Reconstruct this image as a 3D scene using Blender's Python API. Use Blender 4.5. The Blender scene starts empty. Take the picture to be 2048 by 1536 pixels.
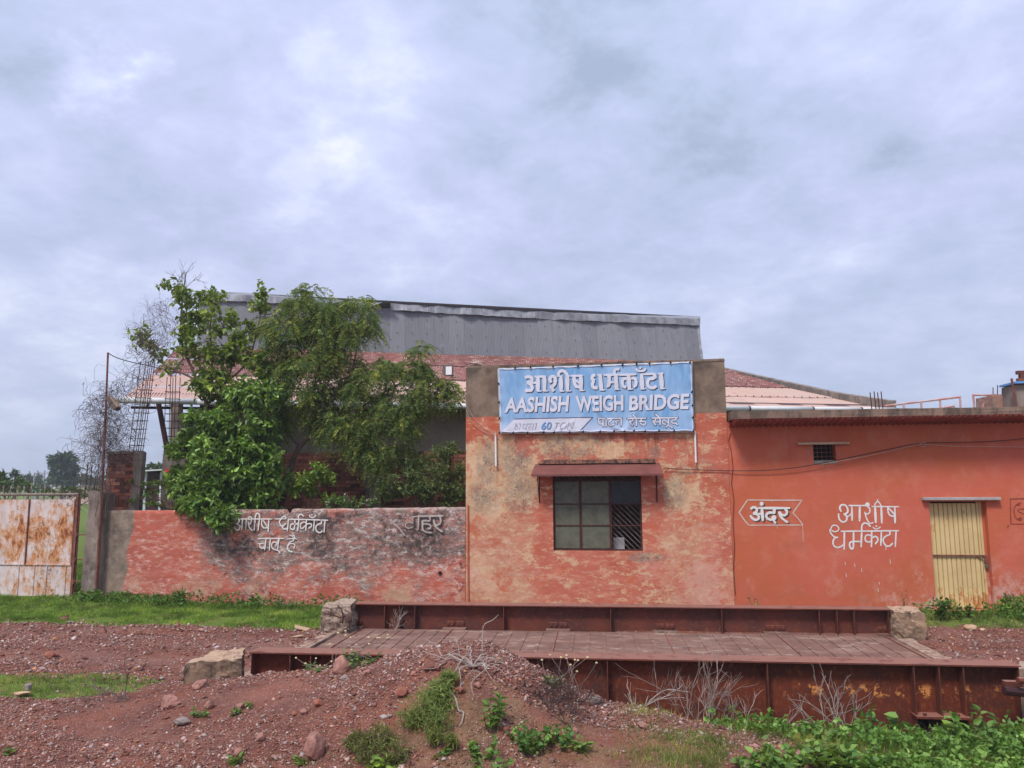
import bpy, bmesh, math, random
import numpy as np
from mathutils import Vector, Matrix, noise as mnoise
random.seed(7); rng = np.random.default_rng(7)
sc = bpy.context.scene
col = sc.collection

# ------------------------------------------------------------------ camera
F, CX, CY = 1538.0, 1024.0, 768.0
CAM = np.array([0.0, 0.0, 2.46]); YAW, PITCH, ROLL = 8.0, 7.35, -0.35
Rm = (Matrix.Rotation(math.radians(YAW), 3, 'Z') @ Matrix.Rotation(math.radians(90 + PITCH), 3, 'X') @ Matrix.Rotation(math.radians(ROLL), 3, 'Z'))
RN = np.array(Rm)
cd = bpy.data.cameras.new('camera'); cam = bpy.data.objects.new('camera', cd); col.objects.link(cam)
cam.matrix_world = Matrix.Translation(CAM.tolist()) @ Rm.to_4x4()
cd.sensor_width = 36; cd.lens = 36 * F / 2048; cd.clip_start = 0.05; cd.clip_end = 3000
sc.camera = cam

# ------------------------------------------------------------------ sky and sun
EXPO = 1.1
sc.view_settings.view_transform = 'Standard'; sc.view_settings.look = 'None'
sc.view_settings.exposure = EXPO; sc.view_settings.gamma = 1; sc.view_settings.use_curve_mapping = False
SUN_EL, SUN_AZ = math.radians(55), math.radians(203)      # azimuth measured from +Y, clockwise
w = bpy.data.worlds.new('World'); sc.world = w; w.use_nodes = True
nt = w.node_tree; nt.nodes.clear()
def wn(t, **k):
    n = nt.nodes.new(t)
    for a, b in k.items(): setattr(n, a, b)
    return n
wo = wn('ShaderNodeOutputWorld'); bg = wn('ShaderNodeBackground'); bg.inputs[1].default_value = 0.060
RN_ = np.array(Rm)
sky = wn('ShaderNodeTexSky', sky_type='NISHITA', sun_disc=False, sun_elevation=SUN_EL, sun_rotation=SUN_AZ)
tc = wn('ShaderNodeTexCoord'); sep = wn('ShaderNodeSeparateXYZ'); nt.links.new(tc.outputs['Generated'], sep.inputs[0])
def wmath(op, a, b=None, c=None):
    n = wn('ShaderNodeMath', operation=op)
    for i, v in enumerate((a, b, c)):
        if v is None: continue
        if isinstance(v, (int, float)): n.inputs[i].default_value = v
        else: nt.links.new(v, n.inputs[i])
    return n.outputs[0]
zc = wmath('MAXIMUM', sep.outputs[2], 0.0); zz = wmath('ADD', zc, 0.30)
cmb = wn('ShaderNodeCombineXYZ'); nt.links.new(wmath('DIVIDE', sep.outputs[0], zz), cmb.inputs[0]); nt.links.new(wmath('DIVIDE', sep.outputs[1], zz), cmb.inputs[1])
def wnoise(scale, detail, rough, dist, off):
    mp = wn('ShaderNodeMapping'); mp.inputs['Location'].default_value = off; nt.links.new(cmb.outputs[0], mp.inputs[0])
    n = wn('ShaderNodeTexNoise'); n.inputs['Scale'].default_value = scale; n.inputs['Detail'].default_value = detail
    n.inputs['Roughness'].default_value = rough; n.inputs['Distortion'].default_value = dist
    nt.links.new(mp.outputs[0], n.inputs['Vector']); return n.outputs[0]
n1 = wnoise(1.5, 10, 0.56, 0.15, (3.6, 1.2, 0)); n2 = wnoise(5.2, 9, 0.62, 0.2, (9.3, 4.2, 1)); n3 = wnoise(0.5, 3, 0.5, 0.0, (1.2, 7.7, 2))
dens = wmath('ADD', wmath('MULTIPLY', n1, 0.60), wmath('MULTIPLY', n2, 0.40))
# thin places in the cloud cover where the brighter layer shows
for px_, py_, wd_, am_ in ((155, 118, 0.045, 0.085), (330, 130, 0.018, 0.05), (620, 110, 0.03, 0.035), (760, 150, 0.028, 0.02), (810, 40, 0.04, 0.015), (600, 360, 0.05, 0.03), (1960, 130, 0.10, 0.02)):
    dv = RN_ @ np.array([(px_ - CX) / F, -(py_ - CY) / F, -1.0]); dv = dv / np.linalg.norm(dv)
    vd = wn('ShaderNodeVectorMath', operation='DISTANCE'); nt.links.new(tc.outputs['Generated'], vd.inputs[0]); vd.inputs[1].default_value = dv.tolist()
    mr = wn('ShaderNodeMapRange', interpolation_type='SMOOTHSTEP'); nt.links.new(wmath('ADD', vd.outputs['Value'], wmath('MULTIPLY', wmath('SUBTRACT', n2, 0.5), -0.22)), mr.inputs[0]); mr.inputs[1].default_value = wd_ * 1.5; mr.inputs[2].default_value = 0.0; mr.inputs[3].default_value = 0; mr.inputs[4].default_value = am_
    dens = wmath('ADD', dens, mr.outputs[0])
rp = wn('ShaderNodeValToRGB'); nt.links.new(dens, rp.inputs[0])
e = rp.color_ramp.elements; e[0].position = 0.36; e[0].color = (3.05, 3.60, 4.75, 1); e[1].position = 0.74; e[1].color = (9.3, 9.2, 9.4, 1)
for p, c in ((0.43, (3.9, 4.45, 5.9)), (0.49, (4.4, 4.85, 6.6)), (0.545, (4.9, 5.35, 7.1)), (0.60, (5.6, 6.05, 7.6)), (0.66, (6.9, 7.15, 8.3))):
    q = e.new(p); q.color = (*c, 1)
rp2 = wn('ShaderNodeValToRGB'); nt.links.new(n3, rp2.inputs[0])
rp2.color_ramp.elements[0].position = 0.35; rp2.color_ramp.elements[0].color = (0.94, 0.965, 0.99, 1)
rp2.color_ramp.elements[1].position = 0.65; rp2.color_ramp.elements[1].color = (1.03, 1.0, 1.05, 1)
mx = wn('ShaderNodeMix', data_type='RGBA', blend_type='MULTIPLY'); mx.inputs[0].default_value = 1
nt.links.new(rp.outputs[0], mx.inputs[6]); nt.links.new(rp2.outputs[0], mx.inputs[7])
# overcast skies grow brighter towards the zenith
gr = wn('ShaderNodeMapRange'); nt.links.new(sep.outputs[2], gr.inputs[0]); gr.inputs[1].default_value = 0.0; gr.inputs[2].default_value = 1.0
gr.inputs[3].default_value = 0.90; gr.inputs[4].default_value = 1.45
mg = wn('ShaderNodeMix', data_type='RGBA', blend_type='MULTIPLY'); mg.inputs[0].default_value = 1
nt.links.new(mx.outputs[2], mg.inputs[6]); nt.links.new(gr.outputs[0], mg.inputs[7])
hz_ = wn('ShaderNodeMapRange'); nt.links.new(sep.outputs[2], hz_.inputs[0]); hz_.inputs[1].default_value = 0.0; hz_.inputs[2].default_value = 0.32; hz_.inputs[3].default_value = 0.45; hz_.inputs[4].default_value = 0.0
mh = wn('ShaderNodeMix', data_type='RGBA'); nt.links.new(hz_.outputs[0], mh.inputs[0]); nt.links.new(mg.outputs[2], mh.inputs[6]); mh.inputs[7].default_value = (4.1, 4.9, 6.3, 1); mg = mh
mn = wn('ShaderNodeMix', data_type='RGBA'); mn.inputs[0].default_value = 0.93
nt.links.new(sky.outputs[0], mn.inputs[6]); nt.links.new(mg.outputs[2], mn.inputs[7])
nt.links.new(mn.outputs[2], bg.inputs[0]); nt.links.new(bg.outputs[0], wo.inputs[0])
sd = bpy.data.lights.new('sun', 'SUN'); sd.energy = 1.5; sd.angle = math.radians(14); sd.color = (1.0, 0.955, 0.9)
so = bpy.data.objects.new('sun', sd); col.objects.link(so)
sdir = Vector((math.sin(SUN_AZ) * math.cos(SUN_EL), math.cos(SUN_AZ) * math.cos(SUN_EL), math.sin(SUN_EL)))
so.rotation_euler = sdir.to_track_quat('Z', 'Y').to_euler(); so.location = (0, -20, 40)

# ------------------------------------------------------------------ measuring from the photograph
def ray(px, py): return RN @ np.array([(px - CX) / F, -(py - CY) / F, -1.0])
def at(px, py, Y): d = ray(px, py); return CAM + d * ((Y - CAM[1]) / d[1])
def atz(px, py, z): d = ray(px, py); return CAM + d * ((z - CAM[2]) / d[2])
def dep(px, py, dd): return CAM + ray(px, py) * dd

# ------------------------------------------------------------------ terrain height
def ss(a, b, x): t = np.clip((x - a) / (b - a), 0, 1); return t * t * (3 - 2 * t)
crest_px = [(-500, 1440, 7.9), (0, 1412, 8.0), (130, 1398, 8.1), (250, 1386, 8.2), (370, 1368, 8.5), (450, 1356, 8.4), (560, 1346, 8.2), (640, 1338, 8.0), (700, 1330, 7.9),
            (760, 1316, 7.8), (820, 1300, 7.7), (880, 1288, 7.65), (930, 1282, 7.6), (980, 1288, 7.55), (1030, 1308, 7.55), (1100, 1345, 7.6), (1160, 1375, 7.55),
            (1210, 1398, 7.5), (1290, 1420, 7.4), (1400, 1440, 7.3), (1600, 1474, 7.2), (1800, 1500, 7.0), (2048, 1532, 6.8), (2500, 1580, 6.6)]
cp = np.array([at(a, b, Y) for a, b, Y in crest_px]); CXs, CYs, CZs = cp[:, 0], cp[:, 1], cp[:, 2]
def vnoise(x, y, s, o=0.0):
    return mnoise.noise(Vector((x * s + o, y * s - o, o * 0.37)))
def ground_z(x, y, fine=True):
    back = 0.0
    if y < 9.6 and x > -1.5:                       # hollow in front of the near girder
        back = -0.45 * float(ss(-1.5, 0.8, x))
    if y > 13.4: back = 0.12 * float(ss(13.4, 15.4, y)) * (float(ss(-7.5, -11, x)) if x < 0 else float(ss(3.5, 5.5, x)))
    if y < 9.6:
        yc = float(np.interp(x, CXs, CYs)); zc_ = float(np.interp(x, CXs, CZs))
        zf = float(np.interp(x, [-8, -5, -1, 1.5, 5], [-0.05, 0.12, 0.3, 0.18, 0.12]))
        if y > yc:
            m = zc_ - (y - yc) * 0.60 - 0.05 * (1 - math.exp(-(y - yc) * 6))
            z = max(m, back) if m > back + 0.05 else back + 0.05 * math.exp((m - back - 0.05) / 0.05) if m > back - 0.3 else back
            if m <= back + 0.05: z = back + 0.05 * math.exp(min(0, (m - back - 0.05)) / 0.05)
        else:
            t = min(1.0, (yc - y) / 2.1)
            z = zf + (zc_ - zf) * (0.5 + 0.5 * math.cos(math.pi * t)) * (1.0 if zc_ > zf else 1.0)
            z += 0.65 * float(ss(4.2, 1.5, y))
        if fine:
            z += 0.035 * vnoise(x, y, 1.7) + 0.022 * vnoise(x, y, 4.5, 3) + 0.012 * vnoise(x, y, 11, 7)
        return z
    z = back
    if y > 16.5: z += 0.0
    if -4.75 < x < 4.45 and 9.595 < y < 13.45: return -0.62
    if 9.7 < y < 13.4 and (x < -4.9 or x > 4.5):
        for yr in (10.65 + .15 * math.sin(x * .5), 12.35 + .15 * math.sin(x * .5)): z -= 0.035 * math.exp(-((y - yr) / .16) ** 2) - 0.02 * math.exp(-((y - yr) / .34) ** 2)
    if fine and y < 40: z += 0.018 * vnoise(x, y, 1.2) + 0.008 * vnoise(x, y, 5, 2)
    if y > 40: z += 0.5 * vnoise(x, y, 0.03) * min(1, (y - 40) / 60)
    return z
def gpt(px, py):
    d = ray(px, py); d = d / d[1]; t = 4.0; last = t
    while t < 60:
        p = CAM + d * t
        if p[2] < ground_z(p[0], p[1]):
            for _ in range(8):
                m = (last + t) / 2; q = CAM + d * m
                if q[2] < ground_z(q[0], q[1]): t = m
                else: last = m
            return CAM + d * t
        last = t; t += 0.05
    return CAM + d * t

# ------------------------------------------------------------------ materials
class M:
    """small node builder"""
    def __init__(s, name, rough=0.85, spec=0.3, metal=0.0):
        s.m = bpy.data.materials.new(name); s.m.use_nodes = True; s.t = s.m.node_tree
        s.b = s.t.nodes['Principled BSDF']; s.b.inputs['Roughness'].default_value = rough
        s.b.inputs['Specular IOR Level'].default_value = spec; s.b.inputs['Metallic'].default_value = metal
        s.g = s.n('ShaderNodeNewGeometry'); s.pos = s.g.outputs['Position']
    def n(s, t, **k):
        n = s.t.nodes.new(t)
        for a, b in k.items(): setattr(n, a, b)
        return n
    def lk(s, a, b): s.t.links.new(a, b)
    def put(s, inp, v):
        if isinstance(v, (int, float)): inp.default_value = v
        elif isinstance(v, tuple): inp.default_value = (*v, 1) if len(v) == 3 else v
        else: s.lk(v, inp)
    def map(s, scale=(1, 1, 1), off=(0, 0, 0), src=None):
        m = s.n('ShaderNodeMapping'); m.inputs['Scale'].default_value = scale; m.inputs['Location'].default_value = off
        s.lk(src or s.pos, m.inputs[0]); return m.outputs[0]
    def noise(s, scale, detail=5, rough=0.6, vec=None, dist=0.0, out=0):
        n = s.n('ShaderNodeTexNoise'); n.inputs['Scale'].default_value = scale; n.inputs['Detail'].default_value = detail
        n.inputs['Roughness'].default_value = rough; n.inputs['Distortion'].default_value = dist
        s.lk(vec or s.pos, n.inputs['Vector']); return n.outputs[out]
    def vor(s, scale, vec=None, feature='F1', out='Distance', rnd=1.0):
        n = s.n('ShaderNodeTexVoronoi', feature=feature); n.inputs['Scale'].default_value = scale; n.inputs['Randomness'].default_value = rnd
        s.lk(vec or s.pos, n.inputs['Vector']); return n.outputs[out]
    def th(s, v, a, b, lo=0.0, hi=1.0):
        n = s.n('ShaderNodeMapRange', interpolation_type='SMOOTHSTEP'); s.lk(v, n.inputs[0])
        n.inputs[1].default_value = a; n.inputs[2].default_value = b; n.inputs[3].default_value = lo; n.inputs[4].default_value = hi
        return n.outputs[0]
    def ma(s, op, a, b=0.0, c=None):
        n = s.n('ShaderNodeMath', operation=op); s.put(n.inputs[0], a); s.put(n.inputs[1], b)
        if c is not None: s.put(n.inputs[2], c)
        return n.outputs[0]
    def mix(s, f, a, b, mode='MIX'):
        n = s.n('ShaderNodeMix', data_type='RGBA', blend_type=mode); s.put(n.inputs[0], f); s.put(n.inputs[6], a); s.put(n.inputs[7], b); return n.outputs[2]
    def xyz(s, src=None):
        n = s.n('ShaderNodeSeparateXYZ'); s.lk(src or s.pos, n.inputs[0]); return n.outputs
    def bump(s, h, strength=0.3, dist=0.01):
        n = s.n('ShaderNodeBump'); n.inputs['Strength'].default_value = strength; n.inputs['Distance'].default_value = dist
        s.lk(h, n.inputs['Height']); s.lk(n.outputs[0], s.b.inputs['Normal'])
    def attr(s, name, out='Color'):
        n = s.n('ShaderNodeAttribute'); n.attribute_name = name; return n.outputs[out]
    def blob(s, x, z, cx, cz, rx, rz):
        a = s.ma('POWER', s.ma('DIVIDE', s.ma('SUBTRACT', x, cx), rx), 2.0); b = s.ma('POWER', s.ma('DIVIDE', s.ma('SUBTRACT', z, cz), rz), 2.0)
        return s.th(s.ma('ADD', a, b), 1.6, 0.0)
    def blobs(s, x, z, lst, Y=15.4):
        o = None
        for px, py, rx, ry in lst:
            c = at(px, py, Y); k = 0.0101; v = s.blob(x, z, float(c[0]), float(c[2]), rx * k, ry * k); o = v if o is None else s.ma('MAXIMUM', o, v)
        return o
    def rand(s): return s.n('ShaderNodeObjectInfo').outputs['Random']
    def col(s, c): s.put(s.b.inputs['Base Color'], c); return s
    def rough(s, r): s.put(s.b.inputs['Roughness'], r); return s

def simple(name, c, rough=0.8, var=0.25, scale=6, metal=0.0, bump=0.15, c2=None, spec=0.3):
    m = M(name, rough, spec, metal)
    n = m.noise(scale, 6, 0.65); c2 = c2 or tuple(x * (1 - var) for x in c)
    m.col(m.mix(m.th(n, 0.35, 0.68), c, c2)); m.bump(m.noise(scale * 8, 4, 0.6), bump, 0.006)
    return m.m

def boundary_mat():
    m = M('weathered_red_paint_wall', 0.92, 0.2); x, y, z = m.xyz()
    st = m.map((0.9, 1, 4.0)); st2 = m.map((1.2, 1, 3.0))
    base = m.mix(m.th(m.noise(1.1, 4), 0.3, 0.7), (0.49, 0.125, 0.080), (0.39, 0.095, 0.066))
    base = m.mix(m.th(m.noise(1.7, 7, 0.7, st, 0.6), 0.47, 0.72), base, (0.56, 0.23, 0.155))
    right = m.th(x, -9.4, -6.8)
    streak = m.ma('MULTIPLY', m.th(m.noise(4.2, 12, 0.88, st2, 0.15), 0.49, 0.60), m.th(m.noise(1.2, 7, 0.7), 0.34, 0.50))
    streak = m.ma('MULTIPLY', streak, m.ma('ADD', m.ma('MULTIPLY', right, 0.05), 0.95))
    base = m.mix(streak, base, (0.68, 0.46, 0.39))
    # mildew: grows in the middle and right part, from the top down
    big = m.noise(1.3, 9, 0.74, m.map((0.8, 1, 1.1), (4.3, 0, 2.0)), 0.3)
    hb = m.th(z, 0.1, 1.5, -0.06, 0.06)
    mb_ = m.blobs(x, z, [(440, 1085, 22, 44), (505, 1100, 70, 18), (645, 1075, 70, 60), (850, 1065, 80, 70), (740, 1080, 90, 60), (700, 1150, 90, 30), (560, 1110, 60, 20)])
    md = m.ma('MULTIPLY', m.th(m.ma('ADD', m.ma('ADD', big, hb), m.ma('MULTIPLY', mb_, 0.11)), 0.45, 0.60), m.th(x, -9.1, -8.5))
    md2 = m.ma('MULTIPLY', md, m.th(m.noise(3.0, 9, 0.78, st, 0.4), 0.36, 0.58))
    base = m.mix(m.ma('MULTIPLY', md, 0.42), base, (0.33, 0.17, 0.135))
    base = m.mix(m.ma('MULTIPLY', md2, 0.9), base, (0.165, 0.13, 0.115))
    wh = m.ma('MULTIPLY', m.ma('MAXIMUM', md, m.ma('MULTIPLY', m.blobs(x, z, [(700, 1150, 110, 26), (560, 1110, 60, 26), (860, 1130, 80, 30), (640, 1130, 60, 20)]), 0.9)), m.th(m.noise(3.8, 12, 0.88, m.map((1.1, 1, 2.4), (2, 3, 7)), 0.2), 0.50, 0.59))
    base = m.mix(m.ma('MULTIPLY', wh, 0.95), base, (0.66, 0.57, 0.52))
    sp = m.ma('MULTIPLY', m.th(m.noise(9, 10, 0.84), 0.49, 0.59), m.th(m.ma('ADD', m.noise(1.3, 5, 0.66, m.map((1, 1, 1), (8, 1, 0))), hb), 0.42, 0.56))
    sp = m.ma('MAXIMUM', m.ma('MULTIPLY', sp, m.th(x, -9.0, -8.1)), m.ma('MULTIPLY', m.blobs(x, z, [(440, 1085, 18, 40), (420, 1048, 20, 14), (500, 1103, 60, 9), (640, 1085, 40, 40), (845, 1085, 60, 40), (650, 1045, 50, 20), (690, 1030, 40, 8)]), m.th(m.noise(8, 10, 0.84), 0.43, 0.54)))
    base = m.mix(m.ma('MULTIPLY', sp, 0.9), base, (0.045, 0.037, 0.034))
    # bare patch near the foot
    och = m.ma('MULTIPLY', m.th(m.noise(1.4, 6, 0.65, m.map((1, 1, 1), (1, 5, 3))), 0.50, 0.60), m.th(z, 0.75, 0.1))
    base = m.mix(m.ma('MULTIPLY', och, 0.75), base, (0.48, 0.33, 0.22))
    edge = m.ma('MULTIPLY', m.th(z, 1.90, 1.98), m.th(m.noise(5, 5), 0.35, 0.6)); base = m.mix(edge, base, (0.40, 0.33, 0.28))
    # unpainted grey render at the left end
    k = m.ma('ADD', x, m.ma('MULTIPLY', m.noise(1.1, 4, 0.5, m.map((0.2, 1, 1.4))), 0.45))
    grey = m.mix(m.th(m.noise(2.2, 7, 0.65), 0.35, 0.66), (0.135, 0.105, 0.085), (0.33, 0.25, 0.19))
    grey = m.mix(m.th(z, 1.1, 0.0, 0, 0.45), grey, (0.40, 0.28, 0.19))
    f = m.th(m.ma('ADD', k, m.ma('MULTIPLY', z, -0.04)), -10.28, -10.24)
    m.col(m.mix(f, grey, base))
    m.bump(m.ma('ADD', m.noise(9, 8, 0.7), m.ma('MULTIPLY', m.noise(2, 3, 0.5, st), 0.8)), 0.55, 0.02); return m.m

def office_mat():
    m = M('peeling_ochre_and_red_paint_wall', 0.92, 0.2); x, y, z = m.xyz()
    red = m.mix(m.th(m.noise(0.8, 3), 0.35, 0.65), (0.43, 0.098, 0.050), (0.50, 0.14, 0.09))
    red = m.mix(m.th(m.noise(3, 6, 0.7, m.map((0.8, 1, 2.5))), 0.45, 0.75), red, (0.62, 0.24, 0.15))
    och = m.mix(m.th(m.noise(2.6, 9, 0.78), 0.38, 0.62), (0.53, 0.29, 0.15), (0.66, 0.46, 0.29))
    # where the red coat has come off
    pm = m.ma('ADD', m.ma('MULTIPLY', m.noise(1.1, 10, 0.74, m.map((1, 1, 1.15), (2.7, 0, 5.2)), 0.4), 0.5), m.ma('MULTIPLY', m.noise(4.6, 10, 0.88, m.map((1, 1, 1.4), (0.7, 0, 2)), 0.3), 0.5))
    lf = m.ma('MULTIPLY', m.th(x, -0.9, -2.6), 0.075)
    md = m.ma('MULTIPLY', m.ma('MULTIPLY', m.th(z, 3.75, 3.3), m.th(z, 1.2, 2.0)), 0.045)
    wnd = m.ma('MULTIPLY', m.ma('MULTIPLY', m.th(x, -1.85, -1.45), m.th(x, 0.95, 0.55)), m.ma('MULTIPLY', m.th(z, 2.75, 2.55), -0.14))
    tp = m.th(z, 3.35, 3.55, 0, -0.05)
    ob = m.blobs(x, z, [(975, 950, 60, 120), (1180, 893, 120, 24), (1350, 975, 46, 56), (955, 1150, 34, 70), (1330, 1095, 36, 60), (1040, 960, 60, 60), (1110, 1010, 30, 30)])
    rb = m.blobs(x, z, [(1195, 1020, 112, 80), (1440, 900, 40, 90), (1440, 1060, 30, 120), (960, 870, 40, 26), (1090, 1120, 40, 30), (1250, 870, 60, 14)])
    wnd = m.ma('ADD', wnd, m.ma('SUBTRACT', m.ma('MULTIPLY', ob, 0.060), m.ma('MULTIPLY', rb, 0.075)))
    k = m.ma('ADD', m.ma('ADD', m.ma('ADD', pm, m.ma('MULTIPLY', lf, 0.3)), m.ma('MULTIPLY', md, 0.3)), m.ma('ADD', wnd, tp))
    sharp = m.mix(m.ma('MULTIPLY', m.th(k, 0.53, 0.55), m.th(m.noise(9, 9, 0.82), 0.30, 0.50, 0.55, 1.0)), red, och)
    soft = m.mix(m.th(m.ma('ADD', k, m.ma('MULTIPLY', m.ma('SUBTRACT', m.noise(3.6, 11, 0.86, m.map((0.9, 1, 2.0), (2, 2, 2)), 0.4), 0.5), 0.34)), 0.40, 0.68), red, (0.62, 0.37, 0.24))
    c = m.mix(m.th(m.ma('ADD', z, m.ma('MULTIPLY', m.noise(2.1, 5, 0.6), 0.7)), 2.45, 1.85), sharp, soft)
    # small flecks and scraped streaks
    fl = m.ma('MULTIPLY', m.th(m.noise(5.5, 9, 0.75, m.map((0.8, 1, 1.6), (4, 4, 4))), 0.535, 0.58), m.th(m.ma('ADD', pm, lf), 0.40, 0.50))
    c = m.mix(m.ma('MULTIPLY', fl, 0.8), c, (0.63, 0.42, 0.25))
    st = m.ma('MULTIPLY', m.th(m.noise(2.6, 11, 0.86, m.map((1.0, 1, 3.2), (1, 1, 1)), 0.2), 0.50, 0.62), m.th(z, 2.4, 1.5))
    c = m.mix(m.ma('MULTIPLY', st, 0.55), c, (0.66, 0.43, 0.33))
    pk = m.ma('MULTIPLY', m.th(m.noise(0.9, 5, 0.6, m.map((1, 1, 1), (7, 0, 2))), 0.45, 0.62), m.th(x, -0.6, 1.2))
    c = m.mix(m.ma('MULTIPLY', m.ma('MULTIPLY', pk, m.th(z, 2.3, 1.4)), 0.55), c, (0.64, 0.35, 0.29))
    rd = m.ma('MULTIPLY', m.th(m.noise(2.6, 10, 0.84, m.map((1, 1, 1), (9, 9, 1))), 0.54, 0.58), 0.7)
    c = m.mix(rd, c, (0.52, 0.125, 0.06))
    # grey weather stains running down
    gs = m.ma('MULTIPLY', m.th(m.noise(1.5, 7, 0.68, m.map((1.3, 1, 0.75), (5, 0, 9))), 0.53, 0.66), m.th(z, 1.5, 2.3))
    dr_ = m.ma('MULTIPLY', m.th(m.noise(1.0, 8, 0.75, m.map((7, 1, 0.5), (3, 0, 0)), 0.2), 0.55, 0.66), m.ma('MULTIPLY', m.th(z, 3.84, 3.5), m.th(z, 2.2, 3.3)))
    c = m.mix(m.ma('MULTIPLY', dr_, 0.8), c, (0.17, 0.10, 0.072))
    gb_ = m.blobs(x, z, [(1030, 922, 34, 44), (976, 930, 24, 60), (968, 995, 36, 34), (1040, 985, 40, 40), (1130, 898, 60, 22), (1350, 985, 24, 34), (1310, 905, 14, 14), (1200, 880, 20, 14), (1290, 1115, 40, 10)])
    gs = m.ma('MULTIPLY', m.ma('MAXIMUM', m.ma('MULTIPLY', gs, 0.6), gb_), m.th(m.noise(6, 9, 0.8), 0.34, 0.60))
    c = m.mix(m.ma('MULTIPLY', gs, 0.72), c, (0.24, 0.205, 0.165))
    blk = m.ma('MULTIPLY', m.th(m.noise(26, 5, 0.7), 0.60, 0.68), m.th(m.noise(1.7, 5, 0.6, m.map((1, 1, 1), (3, 3, 3))), 0.5, 0.62))
    c = m.mix(m.ma('MULTIPLY', m.ma('MAXIMUM', blk, m.ma('MULTIPLY', gb_, m.th(m.noise(22, 6, 0.75), 0.54, 0.62))), 0.75), c, (0.06, 0.05, 0.042))
    # bare cement top
    con = m.mix(m.th(m.noise(3, 7, 0.65), 0.35, 0.65), (0.145, 0.102, 0.074), (0.25, 0.18, 0.128))
    con = m.mix(m.ma('MULTIPLY', m.th(z, 4.45, 4.85), m.th(m.noise(2.5, 6, 0.7), 0.4, 0.6)), con, (0.085, 0.068, 0.055))
    con = m.mix(m.th(m.noise(3.2, 6, 0.7, m.map((1, 1, 0.4), (2, 2, 8))), 0.58, 0.7, 0, 0.6), con, (0.11, 0.09, 0.07))
    m.col(m.mix(m.th(m.ma('ADD', z, m.ma('MULTIPLY', m.noise(4, 5), 0.06)), 3.825, 3.835), c, con))
    m.bump(m.ma('ADD', m.noise(11, 8, 0.72), m.ma('MULTIPLY', m.th(k, 0.53, 0.55), -0.25)), 0.5, 0.018); return m.m

def wing_mat():
    m = M('coral_red_painted_plaster', 0.9, 0.2); x, y, z = m.xyz()
    c = m.mix(m.th(m.noise(0.7, 4, 0.55), 0.35, 0.66), (0.54, 0.124, 0.078), (0.50, 0.125, 0.058))
    c = m.mix(m.th(m.noise(2.7, 8, 0.7, m.map((1, 1, 0.8), (3, 0, 0))), 0.45, 0.75, 0, 0.55), c, (0.58, 0.205, 0.14))
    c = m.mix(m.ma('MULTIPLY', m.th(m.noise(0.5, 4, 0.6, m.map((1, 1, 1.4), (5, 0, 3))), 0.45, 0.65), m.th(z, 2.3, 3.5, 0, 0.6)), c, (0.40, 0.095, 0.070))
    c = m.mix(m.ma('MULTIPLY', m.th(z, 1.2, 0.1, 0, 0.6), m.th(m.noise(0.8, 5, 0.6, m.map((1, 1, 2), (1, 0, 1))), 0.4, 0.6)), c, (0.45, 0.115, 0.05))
    wp = m.ma('MULTIPLY', m.th(m.noise(4.5, 9, 0.75, m.map((1, 1, 0.7), (6, 0, 0))), 0.48, 0.60), m.ma('MULTIPLY', m.th(m.ma('ADD', z, m.ma('MULTIPLY', m.noise(1.1, 4), 0.9)), 1.5, 0.8), m.th(x, 3.9, 5.6)))
    c = m.mix(m.ma('MULTIPLY', wp, 0.72), c, (0.60, 0.40, 0.34))
    df = m.ma('MULTIPLY', m.th(m.noise(2, 8, 0.7, m.map((1, 1, 1), (2, 8, 5))), 0.56, 0.68), 0.35); c = m.mix(df, c, (0.36, 0.13, 0.085))
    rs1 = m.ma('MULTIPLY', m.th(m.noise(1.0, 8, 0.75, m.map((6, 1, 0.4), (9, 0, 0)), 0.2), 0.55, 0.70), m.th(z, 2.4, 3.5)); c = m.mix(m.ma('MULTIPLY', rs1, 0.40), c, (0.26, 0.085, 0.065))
    fd_ = m.ma('MULTIPLY', m.th(m.noise(1.6, 9, 0.78, m.map((1, 1, 0.7), (4, 4, 1))), 0.54, 0.66), m.th(z, 2.0, 0.5)); c = m.mix(m.ma('MULTIPLY', fd_, 0.35), c, (0.62, 0.30, 0.22))
    m.col(c); m.bump(m.ma('ADD', m.noise(14, 7, 0.7), m.ma('MULTIPLY', m.noise(2.2, 3, 0.5), 1.4)), 0.40, 0.018); return m.m

def concrete_mat(name, a, b, dark=(0.07, 0.06, 0.05), lichen=0.5, scale=3.0, topc=None):
    m = M(name, 0.95, 0.2)
    c = m.mix(m.th(m.noise(scale, 7, 0.68), 0.35, 0.66), a, b)
    c = m.mix(m.ma('MULTIPLY', m.th(m.noise(scale * 1.4, 8, 0.72, m.map((1, 1, 0.32), (5, 2, 1))), 0.46, 0.60), lichen), c, dark)
    if topc:
        nz = m.xyz(m.g.outputs['Normal'])[2]
        c = m.mix(m.ma('MULTIPLY', m.th(nz, 0.45, 0.85), m.th(m.noise(6, 6, 0.7), 0.25, 0.5)), c, topc)
    m.col(c); m.bump(m.noise(scale * 9, 8, 0.7), 0.6, 0.012); return m.m

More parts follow.
